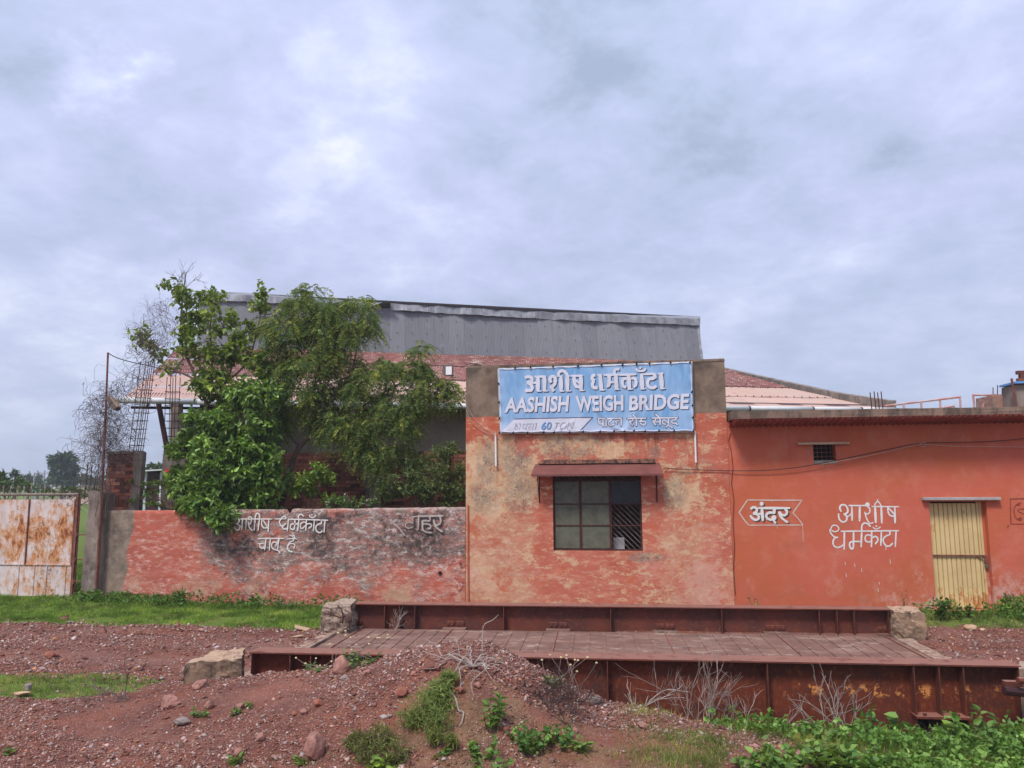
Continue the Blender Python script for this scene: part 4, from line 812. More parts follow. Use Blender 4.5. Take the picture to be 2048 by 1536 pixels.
# door
MB().box(px_x(1843, 998, FY), px_x(1998, 998, FY), FY - 0.09, y0, px_z(1920, 1000.5, FY - .09), px_z(1920, 994.5, FY - .09)).build('door_lintel', MAT['lintel'], wg, bevel=0.006)
dr = MB(); ydr = y0 + 0.12; dl, drr = dx0 + 0.02, dx1 - 0.10; nr = 10; pw = (drr - dl - 0.06) / nr
prof = [(0.0, 0.0), (0.07, 0.022), (0.16, 0.0), (1.0, 0.0)]
P = [(dl + 0.03, 0)]
for i in range(nr):
    for f_, d_ in ((0.80, 0.0), (0.86, 0.022), (0.93, 0.022), (1.0, 0.0)): P.append((dl + 0.03 + pw * (i + f_), d_))
for (xa, da), (xb, db) in zip(P[:-1], P[1:]): dr.quad((xa, ydr + da, dzb + 0.05), (xb, ydr + db, dzb + 0.05), (xb, ydr + db, dzt - 0.03), (xa, ydr + da, dzt - 0.03))
dro = dr.build('door_leaf', MAT['door'], wg); s_ = dro.modifiers.new('t', 'SOLIDIFY'); s_.thickness = 0.004
gv = MB()
for i in range(nr):
    xa = dl + 0.03 + pw * (i + 0.865); gv.box(xa, xa + pw * 0.06, ydr + 0.0175, ydr + 0.021, dzb + 0.06, dzt - 0.04)
gv.build('rust_seam', simple('rusty_seam', (0.30, 0.14, 0.05), 0.8), dro)
df = MB(); df.box(dx0 + .003, dl + .03, ydr - .01, ydr + .03, dzb + .02, dzt); df.box(drr - .03, drr, ydr - .012, ydr + .03, dzb + .02, dzt); df.box(dl + .03, drr - .03, ydr - .01, ydr + .03, dzb + .01, dzb + .05); df.box(drr + 0.012, drr + .05, ydr - .004, ydr + .03, dzb + .02, dzt)
df.build('door_frame', MAT['door'], wg)
MB().box(drr + .05, dx1 - .001, ydr, ydr + .05, dzb, dzt).build('door_jamb', MAT['wing'], wg)
bar = MB(); zb1 = px_z(1925, 1111, ydr); bar.box(dl - .01, drr + .05, ydr - .035, ydr - .012, zb1 - .012, zb1 + .014); ba = bar.build('latch_bar', MAT['pole'], wg)
q = MB(); xk = px_x(1970, 1120, ydr); q.tube([(px_x(1953, 1112, ydr), ydr - .03, zb1 - .01), (xk - .01, ydr - .03, zb1 - .11)], 0.009, 4); q.box(xk - .022, xk + .022, ydr - .04, ydr - .012, zb1 - .14, zb1 + .01); q.build('hasp', MAT['pole'], dro)
pk = thing('padlock', 'small dark padlock hanging from the rusty hasp of cream door', 'padlock', (xk, ydr - .04, zb1 - .22))
MB().box(xk - .03, xk + .03, ydr - .055, ydr - .025, zb1 - .22, zb1 - .155).build('lock_body', MAT['lamp'], pk, bevel=0.006); MB().tube([(xk - .018, ydr - .04, zb1 - .16), (xk - .016, ydr - .04, zb1 - .12), (xk, ydr - .04, zb1 - .105), (xk + .016, ydr - .04, zb1 - .12), (xk + .018, ydr - .04, zb1 - .16)], 0.005, 5).build('shackle', MAT['rebar'], pk)
MB().box(dx0 - .05, dx1 - .25, FY - 0.10, y0 + .1, dzb - .07, dzb - 0.006).build('doorstep', MAT['wing'], wg, bevel=0.01)
# painted writing on the wing
WM = wallmap(FY + 0.010)
AO = (1470, 990); AN = [([(470, 400), (530, 358), (610, 372), (640, 430), (615, 500), (545, 540)], 74), ([(545, 545), (640, 565), (695, 630), (685, 695), (600, 728), (520, 690), (455, 612)], 70), ([(640, 540), (700, 552), (770, 550)], 56), ([(780, 255)], 122),
    ([(785, 370), (812, 735)], 88), ([(700, 382), (1590, 382)], 72), ([(1148, 400), (1150, 510)], 88), ([(1150, 520), (990, 520), (915, 590), (945, 680), (1050, 722), (1130, 700)], 74), ([(1140, 662)], 150), ([(1110, 720), (1185, 820)], 62),
    ([(1465, 410), (1520, 480), (1500, 560), (1420, 595), (1350, 560), (1305, 500)], 72), ([(1295, 500), (1320, 600), (1400, 700), (1535, 795)], 66)]
lettering('lettering', AN, AO, 14.63, WM, MAT['shadowpaint'], wg, 0.002, 38, 34); lettering('lettering', AN, AO, 14.63, WM, MAT['white'], wg, 0.006)
lettering('painted_arrow', [([(120, 510), (240, 330), (365, 145)], 38), ([(365, 145), (1100, 152), (1955, 152)], 36), ([(1955, 155), (1830, 330), (1695, 520)], 34), ([(1695, 520), (1850, 690), (1985, 870)], 34), ([(1985, 878), (1250, 880), (400, 885)], 34), ([(400, 885), (250, 700), (120, 510)], 36),
    ([(1975, 890), (1990, 1100), (1995, 1370)], 14), ([(1235, 890), (1240, 980)], 16), ([(1090, 160), (1095, 215)], 14)], AO, 14.63, WM, MAT['offwhite'], wg, 0.002)
AS = [([(415, 415), (380, 350), (400, 272), (470, 248), (540, 282), (582, 370), (570, 450), (490, 490)], 46), ([(490, 490), (545, 535), (560, 600), (540, 660), (460, 690), (385, 645), (352, 560), (348, 485)], 42), ([(545, 530), (600, 548), (665, 480)], 30), ([(688, 275), (695, 648)], 46), ([(890, 275), (885, 662)], 54), ([(612, 268), (830, 272), (1060, 270)], 38),
    ([(1088, 245)], 120), ([(1085, 290), (1140, 345), (1150, 430), (1100, 482), (1040, 478)], 36), ([(1020, 440), (1050, 560), (1100, 670), (1160, 728), (1232, 708)], 34), ([(1202, 295), (1540, 298), (1885, 300)], 34), ([(1282, 300), (1300, 700)], 60), ([(1440, 300), (1455, 712)], 52),
    ([(1275, 290), (1285, 230), (1345, 165), (1400, 212), (1445, 290)], 32), ([(1345, 110), (1345, 170)], 24), ([(1612, 310), (1612, 400), (1640, 490), (1690, 532), (1770, 545)], 42), ([(1785, 312), (1795, 712)], 48), ([(1640, 345), (1770, 490)], 40)]
DH = [([(145, 880), (180, 800), (240, 772), (320, 800), (352, 870), (320, 920), (240, 940), (165, 905)], 32), ([(125, 880), (140, 960), (200, 1040), (270, 1082), (322, 1080)], 34), ([(322, 1082), (240, 1112), (206, 1200), (230, 1300), (320, 1345), (400, 1322), (478, 1272)], 40), ([(496, 935), (490, 1383)], 46), ([(415, 930), (900, 925), (1885, 914)], 38),
    ([(732, 945), (730, 1200), (722, 1350), (680, 1380), (632, 1310), (640, 1222), (700, 1192)], 44), ([(700, 1190), (920, 1192)], 40), ([(940, 935), (925, 1325)], 46), ([(940, 920), (942, 800), (970, 742), (1030, 718), (1110, 752), (1158, 803)], 42), ([(1195, 935), (1190, 1325)], 44), ([(1190, 1052), (1120, 1022), (1052, 1040), (1026, 1110), (1050, 1180), (1120, 1205), (1180, 1182)], 36),
    ([(1215, 1092), (1280, 1062), (1340, 1092), (1352, 1160), (1288, 1250)], 44), ([(1445, 935), (1430, 1290)], 44), ([(1228, 822), (1270, 860), (1340, 866), (1420, 820)], 28), ([(1315, 800)], 48), ([(1655, 935), (1658, 1010), (1560, 1052), (1492, 1130), (1510, 1230), (1580, 1308), (1660, 1300), (1728, 1240)], 40), ([(1820, 935), (1800, 1320)], 40), ([(1555, 1320), (1562, 1400)], 16)]
lettering('lettering', AS + DH, (1650, 990), 12.8, WM, MAT['white'], wg, 0.003)
dp = [([(a, b_), (a + 1, b_ + h)], 1.6) for a, b_, h in ((1690, 1124, 6), (1709, 1127, 7), (1723, 1136, 8), (1692, 1147, 7), (1780, 1119, 9), (1758, 1164, 5), (1756, 1176, 8))]
lettering('paint_drips', dp, (0, 0), 1.0, WM, MAT['offwhite'], wg, 0.003)
SCR = [([(2020, 998), (2050, 997), (2075, 996)], 2.2), ([(2021, 998), (2021, 1025), (2022, 1048)], 2.2), ([(2022, 1048), (2045, 1048), (2075, 1048)], 1.6), ([(2042, 1005), (2032, 1010), (2028, 1022), (2032, 1036), (2042, 1041)], 2.0), ([(2034, 1010), (2041, 1010)], 1.6), ([(2050, 1018), (2040, 1018), (2036, 1022), (2048, 1028)], 1.4), ([(2038, 1036), (2044, 1037)], 3), ([(2017, 1050), (2015, 1055)], 2)]
lettering('painted_outline', SCR, (0, 0), 1.0, WM, MAT['scribble'], wg, 0.003)

# things on the wing roof
RZ = 3.76
def rod(mb, a, b_, r): mb.tube([a, b_], r, 5)
for px, py, lab in ((1740, 785, 'leftmost of four upright rusty rods on the wing roof'), (1748, 783, 'second from left of four upright rusty rods on the wing roof'), (1755, 785, 'third from left of four upright rusty rods on the wing roof'), (1762, 783, 'rightmost of four upright rusty rods on the wing roof')):
    p = at(px, py, 16.6); o = MB().tube([(p[0] + .02, 16.6, RZ), (p[0], 16.6, p[2])], 0.011, 5).build('starter_rod', MAT['rebar']); tag(o, lab, 'rod', 'four starter rods on the roof')
def railing(lab, segs, Y):
    pts = [at(a, b_, Y) for s in segs for a, b_, _ in s]; t = thing('handrail', lab, 'handrail', pts[0])
    for s in segs:
        for (a, b_, k), (c, d, _) in zip(s[:-1], s[1:]):
            MB().tube([at(a, b_, Y), at(c, d, Y)], 0.024, 6).build('post' if abs(a - c) < 6 and abs(b_ - d) > 8 else 'rail', MAT['rail'], t)
railing('long sloping pink red handrail rising to the right on the wing roof', [[(1770, 812, 0), (1920, 794, 0)], [(1920, 792, 0), (1921, 818, 0)], [(1880, 798, 0), (1881, 818, 0)], [(1842, 803, 0), (1843, 818, 0)], [(1807, 808, 0), (1808, 818, 0)], [(1875, 818, 0), (1908, 812, 0)], [(1908, 812, 0), (1909, 819, 0)]], 18.4)
railing('short level pink red handrail beside the stained block on the wing roof', [[(1945, 790, 0), (1988, 790, 0)], [(1946, 789, 0), (1949, 818, 0)], [(1966, 808, 0), (1988, 808, 0)], [(1966, 808, 0), (1967, 818, 0)]], 18.2)
p0, p1 = at(1984, 789, 17.8), at(2034, 789, 17.8); o = rough_block('roof_parapet_block', [(p0[0], 17.8, RZ - .02), (p1[0], 17.8, RZ - .02), (p1[0], 18.6, RZ - .02), (p0[0], 18.6, RZ - .02), (p0[0], 17.8, p0[2]), (p1[0], 17.8, p0[2] - .03), (p1[0], 18.6, p0[2] - .03), (p0[0], 18.6, p0[2])], MAT['pinkplaster'], 12, 0.025, 6)
tag(o, 'stained pink plaster parapet block on the wing roof beside the short handrail', 'parapet')
for px, py, lab in ((1986, 775, 'left short thin rod on the stained parapet block'), (1995, 770, 'middle and tallest short rod on the stained parapet block'), (2004, 777, 'right short thin rod on the stained parapet block')):
    p = at(px, py, 18.0); q0 = at(px, 795, 18.0); o = MB().tube([(q0[0], 18, q0[2]), p], 0.010, 5).build('starter_rod', MAT['rebar']); tag(o, lab, 'rod', 'three short rods on the parapet block')
tk = thing('roof_pier', 'grey cement pier with brick top at the right edge of the wing roof', 'pier', at(2044, 815, 17.2)); a0, a1 = at(2031, 765, 17.2), at(2084, 765, 17.2)
MB().box(a0[0], a1[0], 17.2, 17.8, RZ - .02, a0[2] - 0.045).build('pier_body', MAT['post'], tk); zb3 = px_z(2044, 741, 17.2); bme2 = MB().box(-0.105, 0.105, -0.05, 0.05, -0.036, 0.036).mesh('brick'); bme2.materials.append(MAT['brick2'])
for r in range(3):
    for c in range(2):
        o = bpy.data.objects.new('brick', bme2); o.location = (a0[0] + 0.18 + c * 0.22 + (r % 2) * 0.05, 17.28, a0[2] + 0.06 + r * 0.078); link(o, tk)
tag(MB().box(a0[0] - .05, a1[0], 17.1, 17.8, a0[2] - .03, a0[2] + .012).build('blue_sheet', MAT['blue']), 'thin bright blue sheet lying across the grey roof pier', 'sheet')
p = at(2023, 757, 17.0); tag(MB().tube([(p[0] + .05, 17, RZ), p], 0.024, 6).build('rusty_rod', MAT['pole']), 'rusty upright pipe on wing roof just left of the grey pier', 'pipe')

# ================================================================== LOW BOUNDARY WALL
BWX0, BWX1 = px_x(200, 1100, FY), XL - 0.012
bw = thing('boundary_wall', 'low red painted compound wall with black mildew and white lettering left of the office block', 'wall', (-7, FY, 0))
hx, hz = float(at(880, 1146, FY)[0]), float(at(880, 1146, FY)[2])
nX, nZ = 150, 30; top = lambda x: np.interp(x, [-11, -9, -6, -3.1], [1.925, 1.93, 1.955, 1.985]) + 0.012 * vnoise(x, 0, 2.3) + 0.01 * vnoise(x, 0, 9)
Vw = []; xsw = np.linspace(BWX0, BWX1, nX + 1); notch = px_x(574, 1025, FY)
def wy(x, t): return FY + 0.02 + 0.012 * vnoise(x, t * 2, 1.1, 4) + 0.005 * vnoise(x, t * 2, 6, 1)
for side in (0, 1):
    for j in range(nZ + 1):
        for x in xsw:
            t = j / nZ; z = -0.3 + (top(x) + 0.3) * t
            if abs(x - notch) < 0.06 and j == nZ: z -= 0.09
            Vw.append((x, wy(x, t) if side == 0 else FY + 0.25, z))
Vw = np.array(Vw); I = (np.arange(nZ)[:, None] * (nX + 1) + np.arange(nX)[None, :]).ravel(); N = (nX + 1) * (nZ + 1)
tp = np.arange(nX) + nZ * (nX + 1); Fw = np.concatenate([np.stack([I, I + 1, I + nX + 2, I + nX + 1], 1), np.stack([I + N, I + N + nX + 1, I + N + nX + 2, I + N + 1], 1), np.stack([tp, tp + 1, tp + 1 + N, tp + N], 1),
    np.array([[j * (nX + 1), (j + 1) * (nX + 1), (j + 1) * (nX + 1) + N, j * (nX + 1) + N] for j in range(nZ)])])
wo_ = npmesh('wall_body', Vw, Fw, MAT['boundary'], parent=bw)
MB().tube([(hx, FY + 0.03, hz), (hx, FY - 0.004, hz)], 0.036, 10).build('drain_hole', MAT['black'], bw)
for a_, b_, r_ in ((540, 1186, 0.012), (688, 1180, 0.012), (428, 1130, 0.010), (641, 1197, .012)):
    p = at(a_, b_, FY + .01); MB().tube([(p[0], FY + .04, p[2]), (p[0], FY + 0.002, p[2])], r_, 8).build('nail_hole', MAT['black'], bw)
BM = wallmap(FY - 0.004)
L1 = [([(110, 315), (130, 280), (170, 282), (188, 325), (160, 368), (130, 380)], 26), ([(130, 380), (175, 402), (202, 440), (195, 482), (160, 514), (115, 495), (84, 450)], 28), ([(175, 402), (205, 430), (245, 438)], 20), ([(258, 290), (240, 500)], 26), ([(335, 290), (320, 498)], 26), ([(205, 285), (500, 286), (860, 285)], 22),
      ([(402, 300), (376, 282), (382, 250), (410, 240), (440, 262), (440, 320), (420, 370), (380, 402)], 24), ([(370, 345), (382, 420), (410, 480), (455, 520)], 26), ([(495, 510), (505, 400), (515, 285), (524, 215), (552, 168), (590, 182), (608, 225), (598, 320), (576, 515)], 26),
      ([(655, 300), (646, 380), (665, 440), (700, 470), (775, 460)], 26), ([(796, 290), (780, 548)], 28), ([(682, 315), (762, 440)], 22), ([(920, 284), (1150, 282)], 20), ([(1150, 262), (1118, 240), (1080, 242), (1040, 292), (1012, 340), (1030, 400), (1070, 435), (1142, 375)], 26), ([(1068, 435), (1082, 472), (1120, 494), (1180, 470)], 26),
      ([(1196, 290), (1176, 520)], 26), ([(1190, 290), (1600, 298), (2005, 312)], 24), ([(1330, 300), (1318, 470), (1290, 500), (1242, 482), (1236, 430), (1270, 388), (1400, 388)], 26), ([(1410, 300), (1386, 524)], 26), ([(1405, 290), (1400, 240), (1420, 198), (1460, 190), (1505, 226)], 26),
      ([(1566, 300), (1550, 524)], 26), ([(1560, 362), (1500, 348), (1446, 390), (1442, 450), (1470, 480), (1535, 432), (1580, 390), (1640, 380), (1670, 402), (1660, 440), (1612, 474)], 24), ([(1726, 310), (1710, 524)], 24), ([(1622, 206), (1650, 246), (1700, 250), (1760, 216)], 20), ([(1678, 206)], 26),
      ([(1870, 308), (1868, 372), (1820, 386), (1766, 430), (1760, 500), (1800, 555), (1850, 562), (1888, 530)], 26), ([(1946, 312), (1926, 554)], 24),
      ([(578, 685), (840, 684), (1092, 684)], 26), ([(568, 786), (690, 786)], 20), ([(610, 792), (615, 850), (650, 886), (710, 870)], 24), ([(736, 692), (710, 914)], 26), ([(826, 692), (805, 924)], 24), ([(1000, 692), (972, 768), (930, 842)], 24), ([(945, 775), (900, 756), (856, 792), (856, 860), (900, 908), (950, 920), (992, 940), (1022, 982)], 24), ([(1010, 694), (986, 800), (976, 915)], 22),
      ([(1180, 690), (1368, 690)], 20), ([(1302, 700), (1296, 732), (1240, 748), (1215, 785), (1300, 792), (1328, 832), (1306, 882)], 22), ([(1215, 788), (1182, 840), (1182, 900), (1220, 945), (1276, 956)], 32), ([(1225, 615), (1280, 642), (1300, 692)], 20), ([(1285, 606), (1320, 642), (1325, 692)], 22)]
lettering('lettering', L1, (460, 1010), 10.24, BM, MAT['white'], bw, 0.002)
L2 = [([(700, 285), (1030, 280), (1355, 275)], 50), ([(1010, 300), (1010, 400), (850, 402), (830, 470)], 46), ([(830, 480), (980, 490), (1040, 540), (1020, 600), (975, 590)], 40), ([(830, 480), (840, 620), (920, 690), (1060, 708)], 40), ([(1275, 290), (1300, 400), (1265, 480), (1180, 515), (1125, 440), (1120, 380)], 44), ([(1120, 380), (1150, 520), (1230, 610), (1335, 680)], 50), ([(730, 310), (722, 620)], 40)]
lettering('lettering', L2, (780, 1010), 12.8, BM, MAT['shadowpaint'], bw, 0.002, 32, 30); lettering('lettering', L2, (780, 1010), 12.8, BM, MAT['fadewhite'], bw, 0.005)
lettering('faded_lettering', [([(628, 340), (620, 660)], 24), ([(370, 590), (450, 622), (540, 610), (600, 640)], 20), ([(610, 330), (960, 335)], 14)], (780, 1010), 12.8, BM, MAT['shadowpaint'], bw, 0.002)
lettering('faded_arrow', [([(560, 300), (700, 296)], 30), ([(590, 470), (500, 440), (410, 475), (400, 550), (470, 595), (590, 560)], 26), ([(590, 320), (590, 420)], 16), ([(1440, 440), (1640, 710)], 12), ([(1350, 500), (1455, 500)], 9), ([(100, 480), (240, 600), (370, 780)], 40), ([(1470, 430), (1660, 720)], 9)], (780, 1010), 12.8, BM, MAT['fadewhite'], bw, 0.002)
# gate post
gp = thing('gate_post', 'grey plastered gate post with ragged edge between rusty gate and low wall', 'post', (px_x(180, 1190, FY), FY, 0)); pa, pb = px_x(164, 1190, FY - .1), px_x(197, 1190, FY - .1)
rough_block('post_body', [(pa - .03, FY - .12, -.3), (pb, FY - .12, -.3), (pb, FY + .26, -.3), (pa - .03, FY + .26, -.3), (pa + .03, FY - .12, 2.36), (pb, FY - .12, 2.30), (pb, FY + .26, 2.30), (pa + .03, FY + .26, 2.36)], MAT['post'], 26, 0.03, 9, 0.03, parent=gp)
for i, (px, py) in enumerate(((176, 924), (184, 930), (198, 922), (193, 940))): p = at(px, py, FY + 0.05); MB().tube([(p[0] - .04, FY + .05, 2.2), (p[0] - .01, FY + .05, 2.5), p], 0.009, 5).build('starter_bar', MAT['rebar'], gp)

# ================================================================== SHEET GATE
gt = thing('sheet_gate', 'rusty white sheet metal gate with spiked top rail at the left edge', 'gate', (px_x(75, 1197, FY), FY, 0.1)); GY_ = FY + 0.0
def P_(px, py, d=0.0): return at(px, py, GY_ + d)
gz = lambda px, py: float(at(px, py, GY_)[2]); gx = lambda px, py: float(at(px, py, GY_)[0])
zt1, zm, zbm = gz(75, 999), gz(75, 1129), gz(75, 1196)
ed = [gx(-80, 1060), gx(56, 1060), gx(148, 1060)]
for i in range(2):
    rough_ = MB(); n_ = 10; m_ = 12
    for a_ in range(n_):
        for b_ in range(m_):
            def q(s, t): x = ed[i] + (ed[i + 1] - ed[i]) * s; z = zm + (zt1 - zm) * t; return (x, GY_ + 0.012 * vnoise(x, z, 1.6, 2) - 0.004 * i, z)
            rough_.quad(q(a_ / n_, b_ / m_), q((a_ + 1) / n_, b_ / m_), q((a_ + 1) / n_, (b_ + 1) / m_), q(a_ / n_, (b_ + 1) / m_))
    rough_.build('sheet_panel', MAT['gate'], gt, smooth=True)
    MB().box(ed[i + 1] - .012, ed[i + 1] + .012, GY_ - .03, GY_ + .02, zm, zt1).build('seam_bar', MAT['pole'], gt)
e2 = [gx(v, 1160) for v in (-80, -30, 37, 68, 93, 131, 147)]
for i in range(6):
    MB().quad((e2[i], GY_ - .003 - .002 * (i % 2), zbm), (e2[i + 1], GY_ - .003 - .002 * (i % 2), zbm), (e2[i + 1], GY_ - .003, zm), (e2[i], GY_ - .003, zm)).build('lower_sheet', MAT['gate'], gt)
    if i: MB().box(e2[i] - .007, e2[i] + .007, GY_ - .02, GY_ - .006, zbm, zm).build('lower_seam', MAT['gate'], gt)
MB().box(ed[0], ed[2], GY_ - .025, GY_ - .005, zm - .01, zm + .012).build('middle_rail', MAT['gate'], gt); MB().box(ed[0], ed[2], GY_ - .02, GY_ + .01, zbm - .012, zbm + .008).build('bottom_rail', MAT['rust'], gt)
tr_ = gz(75, 989); MB().tube([(ed[0], GY_, tr_), (gx(158, 989), GY_, tr_)], 0.030, 8).build('top_rail', MAT['post'], gt)
MB().box(ed[2] + .02, ed[2] + .075, GY_ - .03, GY_ + .03, zbm - .08, tr_).build('hinge_stile', MAT['pole'], gt)
MB().tube([(ed[2] + .10, GY_, zbm - .2), (ed[2] + .10, GY_, gz(155, 1000))], 0.016, 6).build('pivot_rod', MAT['rust'], gt)
for py in (1069, 1119, 1163):
    zz_ = gz(150, py); h = MB(); h.tube([(ed[2] + .05, GY_ - .02, zz_ + .04), (ed[2] + .12, GY_ - .03, zz_)], 0.02, 6); h.tube([(ed[2] + .07, GY_ - .02, zz_), (pa + .05, GY_ - .02, zz_)], 0.014, 6); h.tube([(ed[2] + .09, GY_ - .03, zz_ - .05), (ed[2] + .09, GY_ - .03, zz_ + .05)], 0.024, 8); h.build('hinge', MAT['pole'], gt)
sp = MB(); sp.tube([(0, 0, -0.19), (0, 0, 0.10)], [0.008, 0.008], 5); sp.tube([(0, 0, 0.10), (0, 0, 0.125), (0, 0, 0.19)], [0.008, 0.017, 0.002], 5); spm = sp.mesh('spike'); spm.materials.append(simple('rusty_spike', (0.33, 0.16, 0.09), 0.8, 0.5, 9, c2=(0.50, 0.42, 0.33)))
for px in (-48, -34, -20, -6, 7, 21, 35, 48, 62, 89, 103, 116):
    o = bpy.data.objects.new('spike', spm); o.location = (gx(px, 985), GY_, tr_ + 0.02 + random.uniform(-.01, .01)); o.rotation_euler = (random.uniform(-.03, .03), random.uniform(-.05, .05), 0); link(o, gt)

# ================================================================== PILLARS WITH REBAR, POLE
PY1 = 15.95
bp = thing('brick_pillar', 'dark brick and concrete pillar with leaning rebar cage behind the low wall, left of foliage', 'pillar', at(240, 1050, PY1))
xl, xr = px_x(209, 1020, PY1), px_x(262, 1020, PY1); zt2 = px_z(240, 905, PY1)
MB().box(xl + .015, xr - .01, PY1 + .012, PY1 + .35, -0.2, zt2 - .01).build('pillar_core', MAT['mortar'], bp)
bl = 0.225; bh = 0.078; rb = MB().box(0, 1, 0, 0.10, 0, 1); rbm = rb.mesh('brick'); rbm.materials.append(MAT['brick2']); rbm2 = rbm.copy(); rbm2.materials.clear(); rbm2.materials.append(MAT['brick'])
z = 1.75; r = 0
while z < zt2 - 0.02:
    x = xl - (0.11 if r % 2 else 0.0); h = bh + random.uniform(-.004, .008)
    while x < xr - 0.03:
        x0 = max(x, xl + random.uniform(-.012, .01)); x1 = min(x + bl, xr)
        if x1 - x0 > 0.03:
            o = bpy.data.objects.new('brick', rbm if random.random() < .45 or z > zt2 - .3 else rbm2); o.location = (x0 + .004, PY1 - random.uniform(0.0, 0.014), z); o.scale = (x1 - x0 - .009, 1, h - .009); o.rotation_euler = (0, random.uniform(-.012, .012), 0); link(o, bp)
        x += bl
    z += h; r += 1
xs0, xs1 = px_x(263, 1020, PY1), px_x(284, 1020, PY1)
rough_block('concrete_column', [(xs0 - .05, PY1 - .02, -.2), (xs1 - .10, PY1 - .02, -.2), (xs1 - .12, PY1 + .16, -.2), (xs0 - .05, PY1 + .35, -.2), (xs0 - .01, PY1 - .02, zt2 + .01), (px_x(286, 904, PY1), PY1 - .02, zt2 + .005), (px_x(284, 904, PY1), PY1 + .16, zt2 + .005), (xs0 - .01, PY1 + .35, zt2 + .01)], MAT['pillar'], 20, 0.022, 8, 0.02, parent=bp)
rough_block('cement_cap', [(xl - .03, PY1 - .03, zt2 - .02), (xs0, PY1 - .03, zt2 - .02), (xs0, PY1 + .36, zt2 - .02), (xl - .03, PY1 + .36, zt2 - .02), (xl - .02, PY1 - .02, zt2 + .02), (xs0, PY1 - .02, zt2 + .03), (xs0, PY1 + .35, zt2 + .03), (xl - .02, PY1 + .35, zt2 + .02)], MAT['pillar'], 10, 0.02, 3, parent=bp)
def cage(par, A, Bt, hw, dw, ties, nb, r=0.009):
    """leaning cage: A bottom centre, Bt top centre"""
    A = np.array(A); Bt = np.array(Bt)
    offs = [(-hw, -dw), (0, -dw), (hw, -dw), (hw * .8, dw), (-hw * .6, dw), (hw * .3, dw)][:nb]
    for (ox, oy) in offs:
        tw = np.array([ox * 1.0, oy, 0]); P = [A + tw, A * .5 + Bt * .5 + tw * 1.02 + np.array([random.uniform(-.01, .01), 0, 0]), Bt + tw * random.uniform(.85, 1.15) + np.array([0, 0, random.uniform(-.06, .04)])]
        MB().tube(smoothline(P, 4), r, 5).build('rebar', MAT['rebar'], par)
    for t in ties:
        c = A * (1 - t) + Bt * t; s = 1.12; q = [c + np.array([a * hw * s, b_ * dw * s, random.uniform(-.008, .008)]) for a, b_ in ((-1, -1), (1, -1), (1, 1), (-1, 1), (-1, -1))]; MB().tube(q, 0.006, 4).build('stirrup', MAT['rebar'], par)
yc1 = PY1 + .16; A = at(272, 903, yc1); Bt = at(298, 722, yc1); cage(bp, (A[0], yc1, zt2 - .05), Bt, 0.115, 0.10, (0.04, 0.10, 0.17, 0.27, 0.36, 0.44, 0.53, 0.60, 0.69, 0.80), 6)
PY2 = 16.3
cpil = thing('concrete_pillar', 'plain grey concrete pillar with upright rebar cage partly hidden by the leafy bush', 'pillar', at(348, 1050, PY2)); zt3 = px_z(345, 906, PY2); xa, xb = px_x(321, 1000, PY2), px_x(372, 1000, PY2)
rough_block('pillar_body', [(xa, PY2, -.2), (xb, PY2, -.2), (xb, PY2 + .35, -.2), (xa, PY2 + .35, -.2), (xa + .0, PY2, zt3), (xb, PY2, zt3 + .01), (xb, PY2 + .35, zt3 + .01), (xa, PY2 + .35, zt3)], MAT['pillar'], 20, 0.015, 7, 0.015, parent=cpil)
A = at(343, 906, PY2 + .17); Bt = at(347, 752, PY2 + .17); cage(cpil, (A[0], PY2 + .17, zt3 - .05), Bt, 0.12, 0.10, (0.05, .14, .24, .34, .43, .52, .62, .71, .80), 5)
# pole
pl_ = thing('rusty_pole', 'tall thin rusty steel pole wrapped in dry vine beside the gate post', 'pole', at(190, 1195, FY - .16)); YP = FY - .16
MB().tube([at(191, 1196, YP), at(203, 1000, YP), at(208, 900, YP), at(211, 830, YP)], 0.030, 6).build('pole_lower', MAT['pole'], pl_); MB().tube([at(211, 832, YP), at(216, 705, YP)], 0.022, 6).build('pole_upper', MAT['pole'], pl_)
fl_ = thing('street_lamp', 'dull brown floodlight case hanging tilted from the rusty pole', 'lamp', at(226, 808, YP)); c = at(228, 806, YP); d1 = at(219, 793, YP) - c; d2 = at(238, 819, YP) - c
ax = (d2 - d1) / np.linalg.norm(d2 - d1); pn = np.cross(ax, np.array([0, 1.0, 0])); pn /= np.linalg.norm(pn); yv = np.array([0, 0.085, 0])
def lampbox(s0, s1, w0, w1, yy): return [c + ax * s0 - pn * w0 - yv * yy, c + ax * s1 - pn * w0 - yv * yy, c + ax * s1 - pn * w0 + yv * yy, c + ax * s0 - pn * w0 + yv * yy, c + ax * s0 + pn * w1 - yv * yy, c + ax * s1 + pn * w1 - yv * yy, c + ax * s1 + pn * w1 + yv * yy, c + ax * s0 + pn * w1 + yv * yy]
MB().hexa(lampbox(-.17, .17, .065, .03, 1)).build('lamp_case', MAT['lamp'], fl_, bevel=.01); MB().hexa(lampbox(-.14, .15, -.03, .048, 0.8)).build('lamp_lens', MAT['lintel2'], fl_, bevel=.005)
MB().tube([at(212, 800, YP), at(220, 796, YP), c], 0.012, 6).build('lamp_bracket', MAT['lamp'], fl_)
cable('black_cable', [(216, 706, YP), (235, 716, 15.6), (270, 726, 16), (300, 732, 16.3), (345, 743, 17), (380, 750, 17.4)], 0.010, MAT['wire'], 'dark wire running from the pole top to the leafy tree')

